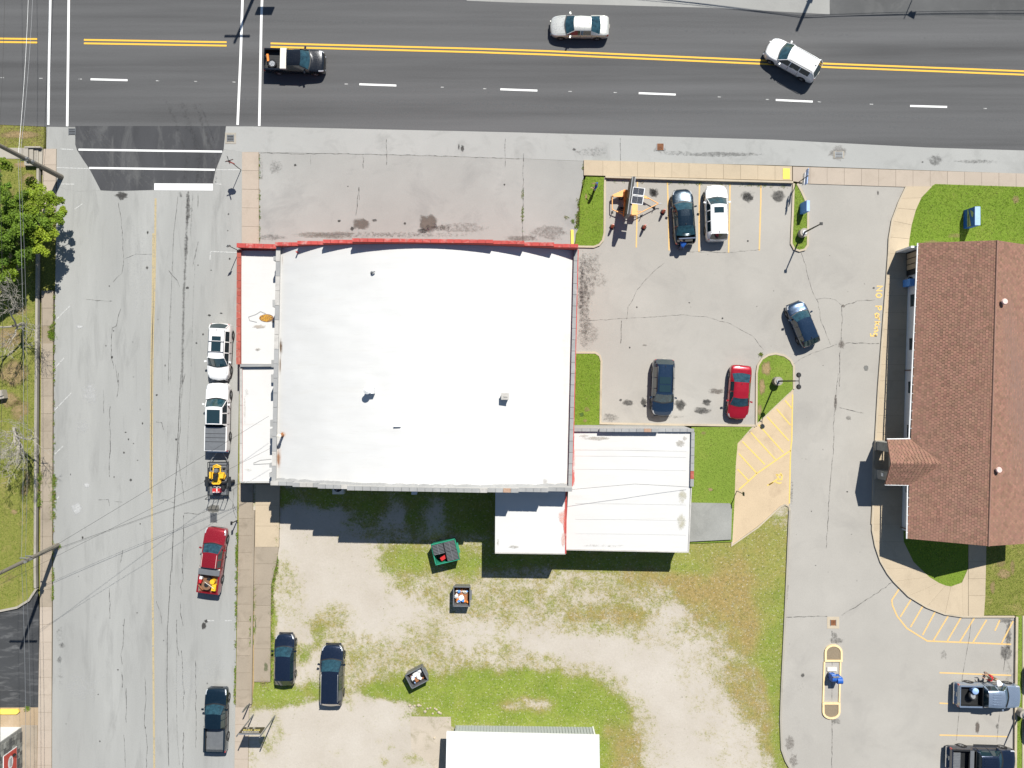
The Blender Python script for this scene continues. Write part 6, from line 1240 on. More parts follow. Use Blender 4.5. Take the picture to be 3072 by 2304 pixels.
def monument(p0, p1, w, h, label, cat='sign', emblem=True):
    a, b = G(p0), G(p1); c = (a + b) / 2; L_ = abs(a.y - b.y); t = empty('monument_sign', (c.x, c.y, .11), 0, label=label, category=cat)
    mb = MB(); mb.add([(-.02, -L_ / 2, 0), (w + .05, -L_ / 2, 0), (w + .05, L_ / 2, 0), (-.02, L_ / 2, 0), (.10, -L_ / 2, h), (w + .08, -L_ / 2, h), (w + .08, L_ / 2, h), (.10, L_ / 2, h)], [(3, 2, 1, 0), (4, 5, 6, 7), (0, 1, 5, 4), (1, 2, 6, 5), (2, 3, 7, 6), (3, 0, 4, 7)]); mb.obj('cabinet', M['blue'] if emblem else M['skyblue'], t)
    MB().box((.1 + w / 2, 0, h + .015), (w, L_ - .02, .03)).obj('top_cap', M['paleblue'], t)
    if emblem:
        f = lambda y, z: (-.02 + .12 * z / h - .012, y, z)
        mb = MB(); mb.add([f(L_ * .5 - .05, h * .36), f(L_ * .5 - .05, h * .44), f(-L_ * .5 + .05, h * .70), f(-L_ * .5 + .05, h * .34)], [(0, 1, 2, 3)]); mb.add([f(L_ * .44, h * .5), f(L_ * .36, h * .62), f(0, h * .74), f(-L_ * .02, h * .86), f(L_ * .2, h * .9), f(L_ * .30, h * .80)], [(0, 1, 2, 3, 4, 5)]); mb.obj('pale_emblem', M['grey'] if False else M['steel'], t)
        mb = MB(); random.seed(3); y = -L_ * .42
        while y < L_ * .22: wd = random.uniform(.03, .06); q = f(y, h * .47); mb.box((q[0] - .008, q[1], q[2]), (.01, wd, .07)); y += wd + .03
        mb.obj('dark_lettering', M['dark'], t, kind='stuff')
    else:
        mb = MB(); [mb.box((.03 + .02 * k, .0, .35 + .2 * k), (.02, L_ - .2, .03)) for k in range(3)]; mb.obj('pale_line', M['paleblue'], t)
    random.seed(11)
monument((2889, 632), (2889, 687), .45, 1.55, 'large blue monument sign with a pale emblem on the office lawn')
monument((2399, 612), (2399, 644), .26, 1.3, 'small blue sign on the narrow island above the slim lamp', emblem=False)
# yellow lettered sign on two leaning posts
t = empty('lettered_sign', (*G((793, 2146))[:2], 0), 0, label='dark sign with yellow and white letters on two posts at the lower left', category='sign')
a, b = G((760.5, 2144)), G((825, 2147)); 
for q, hh in ((a, 4.45), (b, 4.4)): 
    mb = MB(); mb.tube([(q.x - t.location.x, q.y - t.location.y, 0), (q.x - t.location.x, q.y - t.location.y, hh)], .055, 8); mb.obj('post', M['greymetal'], t)
ax = a.x - t.location.x; bx_ = b.x - t.location.x; cy_ = (a.y + b.y) / 2 - t.location.y
o = MB().box(((ax + bx_) / 2, cy_ + .09, 3.45), (bx_ - ax - .08, .08, 1.25)).obj('sign_panel', M['brown'], t); o.data.materials[0] = plain('dark_sign_face', (.055, .045, .03), .5); MB().box(((ax + bx_) / 2, cy_ + .09, 4.09), (bx_ - ax - .06, .10, .05)).obj('panel_edge', M['steel'], t)
rows_ = [(3.78, .20, M['cream'], [.12, .20, .26, .34, .41, .49, .58, .63, .72, .79, .83, .88]), (3.40, .24, M['signyellow'], [.10, .14, .22, .32, .40, .49, .64, .71, .80, .87]), (3.0, .10, M['cream'], [.18, .26, .5, .56])]
mb1 = MB(); mb2 = MB()
for z, s_, m_, us in rows_:
    for u in us:
        x = bx_ - .1 + (ax - bx_ + .2) * (1 - u); mbx = mb2 if m_ is M['signyellow'] else mb1
        mbx.box((x - .03, cy_ + .14, z), (.028, .012, s_)); mbx.box((x + .02, cy_ + .14, z + s_ * .42), (.09, .012, .035)); mbx.box((x + .02, cy_ + .14, z), (.08, .012, .03))
        if random.random() < .6: mbx.box((x + .055, cy_ + .14, z + s_ * .2), (.026, .012, s_ * .5))
mb1.obj('white_lettering', M['cream'], t, kind='stuff'); mb2.obj('yellow_lettering', M['signyellow'], t, kind='stuff')
t = empty('rail_post', (*G((752, 2107))[:2], .1), 0, label='short grey rail at the lower end of the edging wall, above the lettered sign', category='post'); mb = MB(); mb.tube([(0, 0, 0), (-.05, -.02, 2.0)], .05, 8); mb.obj('pole', M['greymetal'], t); mb = MB(); mb.box((-.02, 0, 1.3), (.03, .22, 1.1)); mb.obj('plate', M['greymetal'], t)
t = empty('parking_sign', (*G((718, 753))[:2], .01), 0, label='thin post with a small square sign at the top left corner of the shop wing', category='sign'); post(t, 3.0); MB().box((0, -.03, 2.75), (.32, .03, .42), .5).obj('sign_plate', M['steel'], t)
t = empty('street_post', (*G((712, 1561))[:2], .01), 0, label='thin dark post at the kerb between the drain and the red pickup', category='post'); post(t, 1.6, .05); MB().box((0, 0, 1.5), (.12, .3, .2)).obj('cap_box', M['darkmetal'], t)
# drop boxes on the driveway island
t = empty('drop_box', (*G((2499, 2028))[:2], .016), 0, label='pair of blue mail drop boxes standing on the driveway island', category='mailbox')
MB().box((-.12, .62, .05), (.82, .34, .10)).obj('pad', M['cream'], t)
for x, y, s_ in ((-.26, .12, .9), (.16, -.02, 1.05)):
    mb = MB(); n = 9; prof = [(-.28, .25), (-.28, 1.0 * s_)] + [(-.28 * math.cos(R(180 * k / n)), 1.0 * s_ + .26 * math.sin(R(180 * k / n))) for k in range(1, n)] + [(.28, 1.0 * s_), (.28, .25)]
    k = len(prof); mb.add([(x - .22, y + a_, b_) for a_, b_ in prof] + [(x + .22, y + a_, b_) for a_, b_ in prof], [tuple(range(k))[::-1], tuple(range(k, 2 * k))] + [(i, (i + 1) % k, k + (i + 1) % k, k + i) for i in range(k)])
    me_ = mb.make('mail_box', M['blue'], True, 40); bm = bmesh.new(); bm.from_mesh(me_); bmesh.ops.recalc_face_normals(bm, faces=bm.faces[:]); bm.to_mesh(me_); bm.free(); o = link('mail_box', me_, t)
    mb = MB(); [mb.box((x + sx * .18, y + sy * .2, .13), (.06, .06, .26)) for sx in (-1, 1) for sy in (-1, 1)]; mb.obj('leg', M['dark'], t); MB().box((x, y + .27, .95 * s_), (.3, .05, .12)).obj('chute', M['paleblue'], t)
mb = MB(); mb.box((-.2, .32, 1.1), (.5, .06, .3)); mb.obj('label_plate', M['steel'], t)
# mailbox and bin by the office wall
g = G((2722, 852)); MB().box((0, 0, 0), (.42, .6, 1.25)).obj('collection_box', M['skyblue'], label='blue collection box against the office wall near the entrance', category='mailbox').location = (g.x - .25, g.y, .78)
t = empty('litter_bin', (*G((2716, 843))[:2], .15), 0, label='round grey bin on the pavement near the office entrance', category='bin'); MB().cyl((0, 0, 0), .24, .8, 18).obj('bin_body', M['grey'], t); MB().cyl((0, 0, .8), .26, .06, 18, .18).obj('bin_lid', M['dark'], t)
# dumpsters
def dumpster(c, z, w, d, h, rz, m, label, inner):
    g = G(c, z); t = empty('dumpster', (g.x, g.y, .01), rz, label=label, category='dumpster'); th = .05
    mb = MB(); mb.box((0, 0, .18), (w * .86, d * .86, .06)); mb.obj('floor', inner, t)
    def wall(nm, a, b):   # slanting side panel between bottom edge a and top edge b
        A0, A1 = [Vector(q) for q in a]; B0, B1 = [Vector(q) for q in b]; n = ((A1 - A0).cross(B0 - A0)).normalized() * th; vs = [A0, A1, B1, B0] + [v + n for v in (A0, A1, B1, B0)]
        link(nm, mesh(nm, [tuple(v) for v in vs], [(3, 2, 1, 0), (4, 5, 6, 7), (0, 1, 5, 4), (1, 2, 6, 5), (2, 3, 7, 6), (3, 0, 4, 7)], m), t)
    x, y, x2, y2 = w / 2, d / 2, w * .44, d * .44
    wall('side_panel', ((-x2, -y2, .12), (x2, -y2, .12)), ((-x, -y, h), (x, -y, h))); wall('side_panel', ((x2, y2, .12), (-x2, y2, .12)), ((x, y, h), (-x, y, h))); wall('end_panel', ((x2, -y2, .12), (x2, y2, .12)), ((x, -y, h), (x, y, h))); wall('end_panel', ((-x2, y2, .12), (-x2, -y2, .12)), ((-x, y, h), (-x, -y, h)))
    mb = MB()
    for s in (-1, 1): mb.box((0, s * y, h), (w + .08, .08, .08)); mb.box((s * x, 0, h), (.08, d, .08))
    mb.obj('rim', m, t); mb = MB(); [mb.box((s * (x + .08), 0, h * .6), (.12, d * .5, .16)) for s in (-1, 1)]; mb.obj('fork_pocket', m, t)
    return t, g
greenm = plain('green_dumpster_paint', (.02, .25, .15), .5); gm_, _ = None, None
d1, g1 = dumpster((1336, 1656), 1.5, 2.05, 1.75, 1.5, R(13.5), greenm, 'green dumpster with black lids, one lid missing, behind the shop', M['black'])
for (x0, x1, y0, y1, dz) in ((-1.0, -.02, -.05, .82, .03), (.02, 1.0, .02, .84, .06), (.02, 1.02, -.80, .0, .03)):
    lidm = MB(); lidm.box(((x0 + x1) / 2, (y0 + y1) / 2, 1.56 + dz), (x1 - x0, y1 - y0, .05)); o = lidm.obj('lid', M['rubber'], d1); mb = MB(); n = 7; [mb.box(((x0 + x1) / 2, y0 + (y1 - y0) * (i + .5) / n, 1.595 + dz), (x1 - x0 - .06, .055, .03)) for i in range(n)]; mb.box(((x0 + x1) / 2, (y0 + y1) / 2, 1.61 + dz), (.05, y1 - y0, .02)); mb.obj('lid_rib', M['greymetal'], o)
mb = MB(); mb.box((0, 0, 0), (.75, .3, .25), .6); mb.obj('red_sack', M['red'], label='red sack in the green dumpster', category='sack').location = Matrix.Rotation(R(13.5), 3, 'Z') @ Vector((-.2, -.45, 1.15)) + Vector((g1.x, g1.y, 0))
d2, g2 = dumpster((1385, 1790), 1.35, 1.40, 1.65, 1.3, R(-1), M['greymetal'], 'open grey dumpster with a rusty inside full of rubbish, just below the green one', M['rust'])
d3, g3 = dumpster((1250, 2034), 1.3, 1.55, 1.25, 1.25, R(27.5), M['greymetal'], 'open grey dumpster full of white bags, tilted on the grass', M['rust'])
def rubbish(nm, g, rz, w, d, cols, n, zt_, label):
    for k_, cm_ in enumerate(cols):
        pass
    t = empty(nm, (g.x, g.y, .3), rz, label=label, category='rubbish')
    for i in range(n):
        x, y = random.uniform(-w / 2, w / 2), random.uniform(-d / 2, d / 2); s_ = random.uniform(.10, .24); mb = MB(); bm = bmesh.new(); bmesh.ops.create_icosphere(bm, subdivisions=2, radius=s_)
        for v in bm.verts: v.co *= 1 + .45 * mnoise.noise(v.co * 9 + Vector((i * 3.1, 0, 0))); v.co.z *= .6
        me = bpy.data.meshes.new('bag'); bm.to_mesh(me); bm.free(); me.materials.append(random.choice(cols)); o = link('bag', me, t); o.location = (x, y, zt_ + random.uniform(-.12, .1)); o.rotation_euler = (random.random(), random.random(), random.random() * 6)
    MB().box((0, 0, zt_ - .35), (w * 1.1, d * 1.1, .5)).obj('heap', M['rust'], t)
rubbish('rubbish_heap', g2, R(-1), 1.0, 1.25, [M['white'], M['white'], M['cream'], M['skyblue'], M['orange'], M['brown']], 20, .45, 'white, blue and orange rubbish heaped in the rusty open dumpster')
rubbish('rubbish_heap', g3, R(27.5), 1.1, .85, [M['white'], M['white'], M['paleblue'], M['white'], M['black']], 18, .5, 'white bags heaped in the tilted dumpster on the grass')
# rear wall air conditioner and fallen board
t = empty('air_conditioner', (*G((1020, 1463))[:2], .02), 0, label='square outdoor air conditioner with a round fan against the rear wall of the shop', category='air conditioner'); MB().box((0, 0, .42), (.95, .92, .84)).obj('casing', M['cream'], t)
mb = MB(); mb.cyl((0, .1, .84), .36, .02, 24); mb.obj('fan_opening', M['black'], t); mb = MB(); [mb.box((.16 * math.cos(R(a)), .1 + .16 * math.sin(R(a)), .875), (.3, .1, .015), R(a)) for a in (0, 120, 240)]; mb.cyl((0, .1, .87), .1, .03, 12); mb.obj('fan', M['greymetal'], t)
mb = MB(); mb.prism([(-.27, -.2), (.2, -.2), (.27, .15), (.1, .2), (-.25, .14)], 0, .35); mb.obj('white_board', M['white'], label='small white board leaning at the rear wall of the shop', category='board').location = (*G((1246, 1474))[:2], .3)
# stones by the patch of grass
stp = None
for k, (x, y, r_) in enumerate(((1297, 1140, .17), (1310, 1160, .13), (1338, 1142, .13), (1370, 1137, .18), (1390, 1140, .12), (1425, 1190, .17), (1445, 1165, .13), (1470, 1160, .12), (1490, 1205, .12), (1520, 1172, .14), (1540, 1195, .16), (1505, 1165, .1), (1555, 1205, .12), (1500, 1410, .14))):
    bm = bmesh.new(); bmesh.ops.create_icosphere(bm, subdivisions=2, radius=r_ * .8)
    for v in bm.verts: v.co *= 1 + .35 * mnoise.noise(v.co * 5 + Vector((k * 7.7, 0, 0))); v.co.z *= .6
    me = bpy.data.meshes.new('rock'); bm.to_mesh(me); bm.free(); me.materials.append(M['kerb']); o = link('rock', me, None, label='pale rock in the loose row between the lower grass and the gravel' if k < 13 else 'single pale rock on the old slab left of the metal shed', category='rock', group='pale rocks by the gravel' if k < 13 else None); q = G(Q('B4', (x, y))[0]); o.location = (q.x, q.y, r_ * .3); o.rotation_euler = (0, 0, k)
random.seed(5)
# ------------------------------------------------------------------ poles and wires
def pole(name, base, h, r, label, lean=(0, 0), arms=(), m='wood'):
    g = G(base); t = empty(name, (g.x, g.y, 0), 0, label=label, category='utility pole'); mb = MB(); mb.tube([(0, 0, 0), (lean[0] * .5, lean[1] * .5, h * .5), (lean[0], lean[1], h)], r, 14, r * .62); mb.obj('shaft', M[m], t, smooth=True)
    for z, w_ in arms: mb = MB(); mb.box((lean[0] * z / h, lean[1] * z / h, z), (w_, .14, .14)); mb.obj('cross_arm', M[m], t)
    for z in (4.6, 5.4): mb = MB(); mb.box((lean[0] * z / h + r, lean[1] * z / h, z), (.14, .14, .3)); mb.tube([(lean[0] * z / h - r * 1.2, 0, z), (lean[0] * z / h + r * 1.2, 0, z)], .05, 6); mb.obj('bracket', M['steel'], t)
    return t
pole('utility_pole', (184, 531), 11, .23, 'thick weathered utility pole at the top left, beside the garden steps', (-.1, .35)); pole('utility_pole', (173.6, 1635), 11.8, .19, 'brown utility pole with a cross arm at the left, below the bare trees', (.3, -.7), ((11.0, 2.4),))
pole('utility_pole', (827, -163), 12, .18, 'utility pole beyond the top edge whose shadow crosses the crosswalk', arms=((11.2, 2.2),)); pole('utility_pole', (2483, -127), 9, .20, 'utility pole beyond the top edge whose shadow falls by the turning white SUV')
for zz, p in ((5.0, (830, -160)),):
    g = G((870, -190)); 
o = MB().box((G((850, -98)).x, G((850, -98)).y, 5.4), (1.45, .1, .9)).obj('hanging_road_sign', M['green'], label='road sign hung on the span wire beyond the top edge', category='sign')
t = empty('gable_sign', (*G((2783, -111))[:2], 0), 0, label='small sign on a thin post beyond the top edge, right of the turning SUV', category='sign'); post(t, 6.9, .04); mb = MB(); mb.add([(.1, .02, 6.5), (.9, .02, 7.0), (.8, .02, 6.0), (.5, .02, 6.1), (.35, .02, 5.9)], [(0, 1, 2, 3, 4)]); mb.obj('sign_plate', M['steel'], t)
def wire(label, pts, sag=.6, r=.012, m='dark', nm='overhead_wire', z=None, grp=None):
    P = [Vector(p) for p in pts]; out = []
    for a, b in zip(P, P[1:]):
        for i in range(24): t_ = i / 24; v = a.lerp(b, t_); v.z -= sag * 4 * t_ * (1 - t_); out.append(v)
    out.append(P[-1]); mb = MB(); mb.tube(out, r, 5); return mb.obj(nm, M[m], label=label, category='wire', group=grp)
GA = 'cables along the left edge'
def V3(x, y, z): return G((x, y), z)
wire('paler of the two cables along the left edge, nearer the edge', [V3(90, -400, 6.2), V3(54, 474, 6.2), V3(64, 1682, 5.2), V3(68, 2700, 5.2)], .5, .014, 'steel', grp=GA)
wire('right-hand cable of the two along the left edge, running over the tree', [V3(105, -400, 6.0), V3(60, 470, 6.0), V3(76, 1684, 5.0), V3(80, 2700, 5.0)], .6, .013, 'greymetal', grp=GA)
wire('high wire above the left pavement that casts a line on the west kerb', [G((215, -400)) + Vector((-.2, 0, 9.8)), G((205, 531)) + Vector((0, 0, 9.8)), G((200, 1640)) + Vector((0, 0, 10)), G((200, 2700)) + Vector((0, 0, 10))], .7, .012, 'dark')
wire('second high wire above the left pavement', [G((175, -400)) + Vector((-.2, 0, 10.4)), G((170, 531)) + Vector((0, 0, 10.4)), G((165, 1640)) + Vector((0, 0, 10.8)), G((165, 2700)) + Vector((0, 0, 10.8))], .7, .010, 'dark')
wire('dark service wire crossing the street to the corner of the shop wing', [V3(69, 1682, 5.0), V3(734, 1445, 3.3)], .25, .013)
wire('thin wire just below the service wire across the street', [V3(69, 1686, 4.6), V3(734, 1447, 3.1)], .35, .008)
wire('high street wire whose shadow slants over the old street', [G((173, 1655)) + Vector((.3, -.6, 10.6)), G((870, 1240)) + Vector((0, 0, 6.3))], .3, .011)
wire('second high street wire running to the shop roof', [G((178, 1660)) + Vector((.3, -.6, 9.4)), G((868, 1330)) + Vector((0, 0, 5.7))], .3, .010)
wire('service wire swinging over the annexe roof', [V3(1700, 1470, 6.0), V3(1905, 1452, 5.4), V3(2066, 1461, 3.7)], .05, .014)
for k, (dz, dy, lb) in enumerate(((0, 0, 'lowest'), (.25, .6, 'middle'), (-.3, -.5, 'thickest'))):
    wire(lb + ' of the span wires beyond the top edge shadowing the main road', [G((-900, -190)) + Vector((0, dy, 4.6 + dz)), G((827, -163)) + Vector((0, dy * .3, 4.3 + dz * .3)), G((2483, -127)) + Vector((0, dy * .5, 7.4 + dz)), G((4200, -90)) + Vector((0, dy, 7.3 + dz))], .9 + .2 * k, .035 if k == 2 else .02, grp='span wires beyond the top edge')
# ================================================================== TREES, WEEDS, PEOPLE
random.seed(21)
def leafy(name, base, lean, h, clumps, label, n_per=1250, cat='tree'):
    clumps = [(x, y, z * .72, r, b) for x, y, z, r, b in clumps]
    g = G(base); t = empty(name, (g.x, g.y, .1), 0, label=label, category=cat)
    mb = MB(); tp = Vector((lean[0], lean[1], h * .45)); mb.tube([(0, 0, 0), (lean[0] * .3, lean[1] * .3, h * .22), tp], .20, 9, .12)
    mb.obj('trunk', M['bark'], t, smooth=True)
    for c in clumps:
        p = G((c[0], c[1]), c[2]) - Vector((g.x, g.y, .1)); mb = MB(); mid = tp.lerp(p, .5) + Vector((random.uniform(-.2, .2), random.uniform(-.2, .2), .2)); mb.tube([tp, mid, p], .07, 6, .02); mb.obj('limb', M['bark'], t, smooth=True)
    vs = []; fs = []; cs = []
    for (x, y, z, r, br_) in clumps:
        p = G((x, y), z) - Vector((g.x, g.y, .1)); rr = r * S * (1 - z / H); sub_ = []
        for q in range(max(5, int(16 * (rr / 1.2) ** 1.4))):
            d = Vector((random.gauss(0, 1), random.gauss(0, 1), random.gauss(0, .7))).normalized() * rr * random.uniform(.35, 1.0); d.z *= .7; sub_.append((p + d, random.uniform(.22, .42) * min(1.2, rr + .3), random.uniform(.65, 1.25)))
        for (sp__, sr, sb) in sub_:
            for i in range(int(n_per * .085)):
                d = Vector((random.gauss(0, 1), random.gauss(0, 1), random.gauss(0, 1))).normalized() * sr * random.random() ** .4; q = sp__ + d; s_ = random.uniform(.055, .12)
                a = Vector((random.uniform(-1, 1), random.uniform(-1, 1), random.uniform(-.45, .45))).normalized(); b = a.cross(Vector((random.uniform(-.5, .5), random.uniform(-.5, .5), 1))).normalized(); k = len(vs)
                vs += [q - a * s_, q + b * s_ * .55, q + a * s_, q - b * s_ * .55]; fs.append((k, k + 1, k + 2, k + 3))
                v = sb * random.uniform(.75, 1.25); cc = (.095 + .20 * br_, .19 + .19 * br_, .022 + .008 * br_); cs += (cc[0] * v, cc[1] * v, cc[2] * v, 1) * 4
    me = mesh('crown', vs, fs, M['leaf']); ca = me.color_attributes.new('sc', 'FLOAT_COLOR', 'POINT'); ca.data.foreach_set('color', cs); link('crown', me, t); return t
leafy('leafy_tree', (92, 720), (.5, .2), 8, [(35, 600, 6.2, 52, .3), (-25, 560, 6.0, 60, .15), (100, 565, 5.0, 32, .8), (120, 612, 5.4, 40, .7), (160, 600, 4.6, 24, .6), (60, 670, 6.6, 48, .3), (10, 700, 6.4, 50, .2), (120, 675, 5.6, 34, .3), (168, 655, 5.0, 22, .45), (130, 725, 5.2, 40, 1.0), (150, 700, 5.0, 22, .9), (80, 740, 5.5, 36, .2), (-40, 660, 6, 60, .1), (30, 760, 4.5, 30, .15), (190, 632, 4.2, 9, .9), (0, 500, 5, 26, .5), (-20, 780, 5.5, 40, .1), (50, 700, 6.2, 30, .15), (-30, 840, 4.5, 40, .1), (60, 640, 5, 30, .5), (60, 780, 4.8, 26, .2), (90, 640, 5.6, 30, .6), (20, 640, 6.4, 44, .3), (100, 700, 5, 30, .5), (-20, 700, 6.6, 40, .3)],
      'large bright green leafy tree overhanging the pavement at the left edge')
leafy('young_tree', (28, 812), (-.1, .1), 4.5, [(25, 815, 4.0, 30, .5), (48, 790, 3.6, 14, .6), (0, 835, 4.2, 26, .35), (20, 850, 3.4, 16, .3)], 'smaller green tree just below the big leafy one at the left edge')
for k, pts in enumerate(([(78, 790), (90, 800), (110, 803)], [(80, 792), (72, 810)], [(95, 800), (120, 806)])): pass
def bare(name, base, h, spread, label, seed, m='barkpale', depth=6, lean=(0, 0)):
    rnd_ = random.Random(seed); g = G(base); t = empty(name, (g.x, g.y, .1), 0, label=label, category='tree'); th = MB(); tw = MB()
    def grow(p, d, L_, r, lev):
        pts = [p]; q = p.copy(); dd_ = d.copy()
        for i in range(4):
            dd_ = (dd_ + Vector((rnd_.uniform(-.22, .22), rnd_.uniform(-.22, .22), rnd_.uniform(-.08, .12)))).normalized(); q = q + dd_ * L_ / 4; pts.append(q.copy())
        (th if lev < 2 else tw).tube(pts, r, 7 if lev < 2 else 4, r * .6, cap=False)
        if lev >= depth: return
        for c in range(3 if lev < 3 else 2 + (rnd_.random() < .35)):
            s_ = rnd_.choice(pts[2:]); a = rnd_.uniform(0, 6.28); sp2 = rnd_.uniform(.5, 1.0) * spread
            nd = (dd_ + Vector((math.cos(a) * sp2, math.sin(a) * sp2, rnd_.uniform(-.15, .35)))).normalized(); grow(s_.copy(), nd, L_ * rnd_.uniform(.62, .86), max(.010, r * .58), lev + 1)
    grow(Vector((0, 0, 0)), Vector((lean[0], lean[1], 1)).normalized(), h * .34, .15, 0)
    th.obj('trunk', M[m], t, smooth=True); tw.obj('branches', M[m], t, smooth=True, kind='stuff'); return t
bare('bare_tree', (72, 972), 7.5, 1.0, 'leafless pale grey tree at the left edge the upper one of two', 4, lean=(.42, .12), depth=7); bare('bare_tree', (48, 1285), 7.5, 1.0, 'leafless pale grey tree at the left edge, the lower one of two', 9, lean=(.4, .12), depth=7)
bare('dead_sapling', (72, 800), 3.6, .9, 'small dead grey sapling in the shade of the leafy tree', 15, depth=5)
mb = MB(); mb.box((0, 0, .3), (.75, .75, .6), .2); mb.box((.05, .1, .65), (.6, .5, .12), .3); mb.obj('stone_block', M['kerb_grey'], label='pale stone block on the lawn among the bare branches at the left edge', category='stone').location = (*G((12, 1184))[:2], .1)
# grass blades and weeds
def inpoly(x, y, P):
    c = False; j = len(P) - 1
    for i in range(len(P)):
        if (P[i][1] > y) != (P[j][1] > y) and x < (P[j][0] - P[i][0]) * (y - P[i][1]) / (P[j][1] - P[i][1]) + P[i][0]: c = not c
        j = i
    return c
class Tufts:
    def __init__(s): s.v = []; s.f = []; s.c = []
    def add(s, x, y, z, h, w, colr, n=3):
        g = G((x, y))
        for _ in range(n):
            a = random.uniform(0, 6.28); px, py = g.x + random.uniform(-w, w), g.y + random.uniform(-w, w); k = len(s.v); l = random.uniform(.4, 1.2) * h
            s.v += [(px - .022 * math.sin(a), py + .022 * math.cos(a), z), (px + .022 * math.sin(a), py - .022 * math.cos(a), z), (px + l * .7 * math.cos(a), py + l * .7 * math.sin(a), z + l)]
            s.f.append((k, k + 1, k + 2)); v = random.uniform(.6, 1.3); s.c += (colr[0] * v, colr[1] * v, colr[2] * v, 1) * 3
    def make(s, name):
        me = mesh(name, s.v, s.f, M['leaf']); ca = me.color_attributes.new('sc', 'FLOAT_COLOR', 'POINT'); ca.data.foreach_set('color', s.c); return link(name, me, kind='stuff')
GC, GL_, DRY = (.18, .265, .032), (.20, .32, .03), (.42, .35, .18)
T1 = Tufts(); x0, y0, st_, nx, ny, cs = LOT
BLK = [[(860, 1420), (1760, 1420), (1760, 1440), (860, 1440)], [(1480, 1430), (2040, 1280), (2045, 1640), (1480, 1645)], [(1350, 2170), (1790, 2170), (1790, 2350), (1350, 2350)], PAD]
for _ in range(30000):
    x, y = random.uniform(770, 2362), random.uniform(1440, 2318); i, j = int((x - x0) / st_), int((y - y0) / st_); k = 4 * (j * nx + i); c, d, l = cs[k:k + 3]
    nn = mnoise.noise((x * .06, y * .06, 4)) * .5 + mnoise.noise((x * .25, y * .25, 8)) * .5
    if random.random() > max(0, (c - .12) * 1.1 + nn * .45): continue
    if any(inpoly(x, y, b) for b in BLK) or (x < 842 and y < 1700) or (x < 815 and y < 2044): continue
    if x > 2200 and (x > 2358 or (inpoly(x, y, PARK))): continue
    colr = DRY if random.random() < d * .6 + (.35 if c < .75 else .05) else (GL_ if random.random() < l * .7 else GC); T1.add(x, y, 0, .05 if l < .6 else .06, .07, colr)
T1.make('lot_grass_blades')
T2 = Tufts()
for poly, n, z, colr in ((I1, 900, .1, GL_), (I2, 1200, .1, GL_), (I3, 3600, .1, GC), (I5, 600, .1, GC), (LW, 5200, .12, GL_), (LN, 1200, .11, GL_), (SL, 3600, .11, GC), ([(3048, 1850), (3063, 1850), (3061, 2304), (3046, 2304)], 500, .11, GL_), ([(0, 500), (112, 500), (108, 1760), (0, 1830)], 9000, .105, GC), ([(0, 376), (136, 382), (134, 440), (0, 441)], 1200, .11, DRY)):
    xs = [p[0] for p in poly]; ys2_ = [p[1] for p in poly]
    for _ in range(n):
        x, y = random.uniform(min(xs), min(3080, max(xs))), random.uniform(min(ys2_), max(ys2_))
        if inpoly(x, y, poly): T2.add(x, y, z, .045, .06, DRY if random.random() < .12 else colr)
T2.make('lawn_grass_blades')
T3 = Tufts()
def weeds(pts, n, wd, h=.10, z=.03, colr=GL_):
    for _ in range(n):
        i = random.randrange(len(pts) - 1); t_ = random.random(); x, y = lerp(pts[i], pts[i + 1], t_)
        if mnoise.noise((x * .05, y * .05, 2)) + random.uniform(-.25, .25) < .02: continue
        T3.add(x + random.gauss(0, wd), y + random.gauss(0, wd), z, h, .10, colr if random.random() > .25 else DRY, 6)
weeds([(163, 880), (162, 1120), (160, 1704), (158, 1800)], 900, 1.3); weeds([(713, 1600), (711, 1704), (708, 2000), (706, 2110)], 700, 1.2); weeds([(162, 1430), (160, 1560)], 500, 4, .14); weeds([(155, 975), (157, 1010)], 260, 5, .12, .1)
weeds([(122, 1420), (121, 1470), (120, 1520)], 260, 3, .12, .1); weeds([(756, 1850), (756, 1940)], 260, 2, .12, .09); weeds([(766, 1740), (764, 1900)], 260, 2, .1, .12); weeds([(1738, 600), (1737, 640), (1728, 690)], 300, 3, .12); weeds([(1690, 650), (1712, 655), (1722, 668)], 60, 1.5, .08)
weeds([(777, 460), (778, 735)], 240, 1); weeds([(1568, 570), (1568, 700)], 120, 1, .06); weeds([(1752, 500), (1752, 560)], 160, 2); weeds([(835, 1540), (828, 1700), (817, 1760), (814, 2040)], 900, 2.5, .14, .05); weeds([(1820, 545), (2200, 555), (2370, 560)], 160, 1.2, .06)
weeds([(80, 2126), (92, 2124)], 80, 3, .1); weeds([(165, 1640), (190, 1640)], 80, 3, .12); weeds([(2281, 1062), (2284, 1064)], 30, 2, .1); weeds([(786, 2000), (790, 2040), (800, 2060)], 200, 6, .08, .1, DRY)
T3.make('weeds')
D2 = Decals(); dc = (.30, .215, .105); dg = (.12, .17, .035)
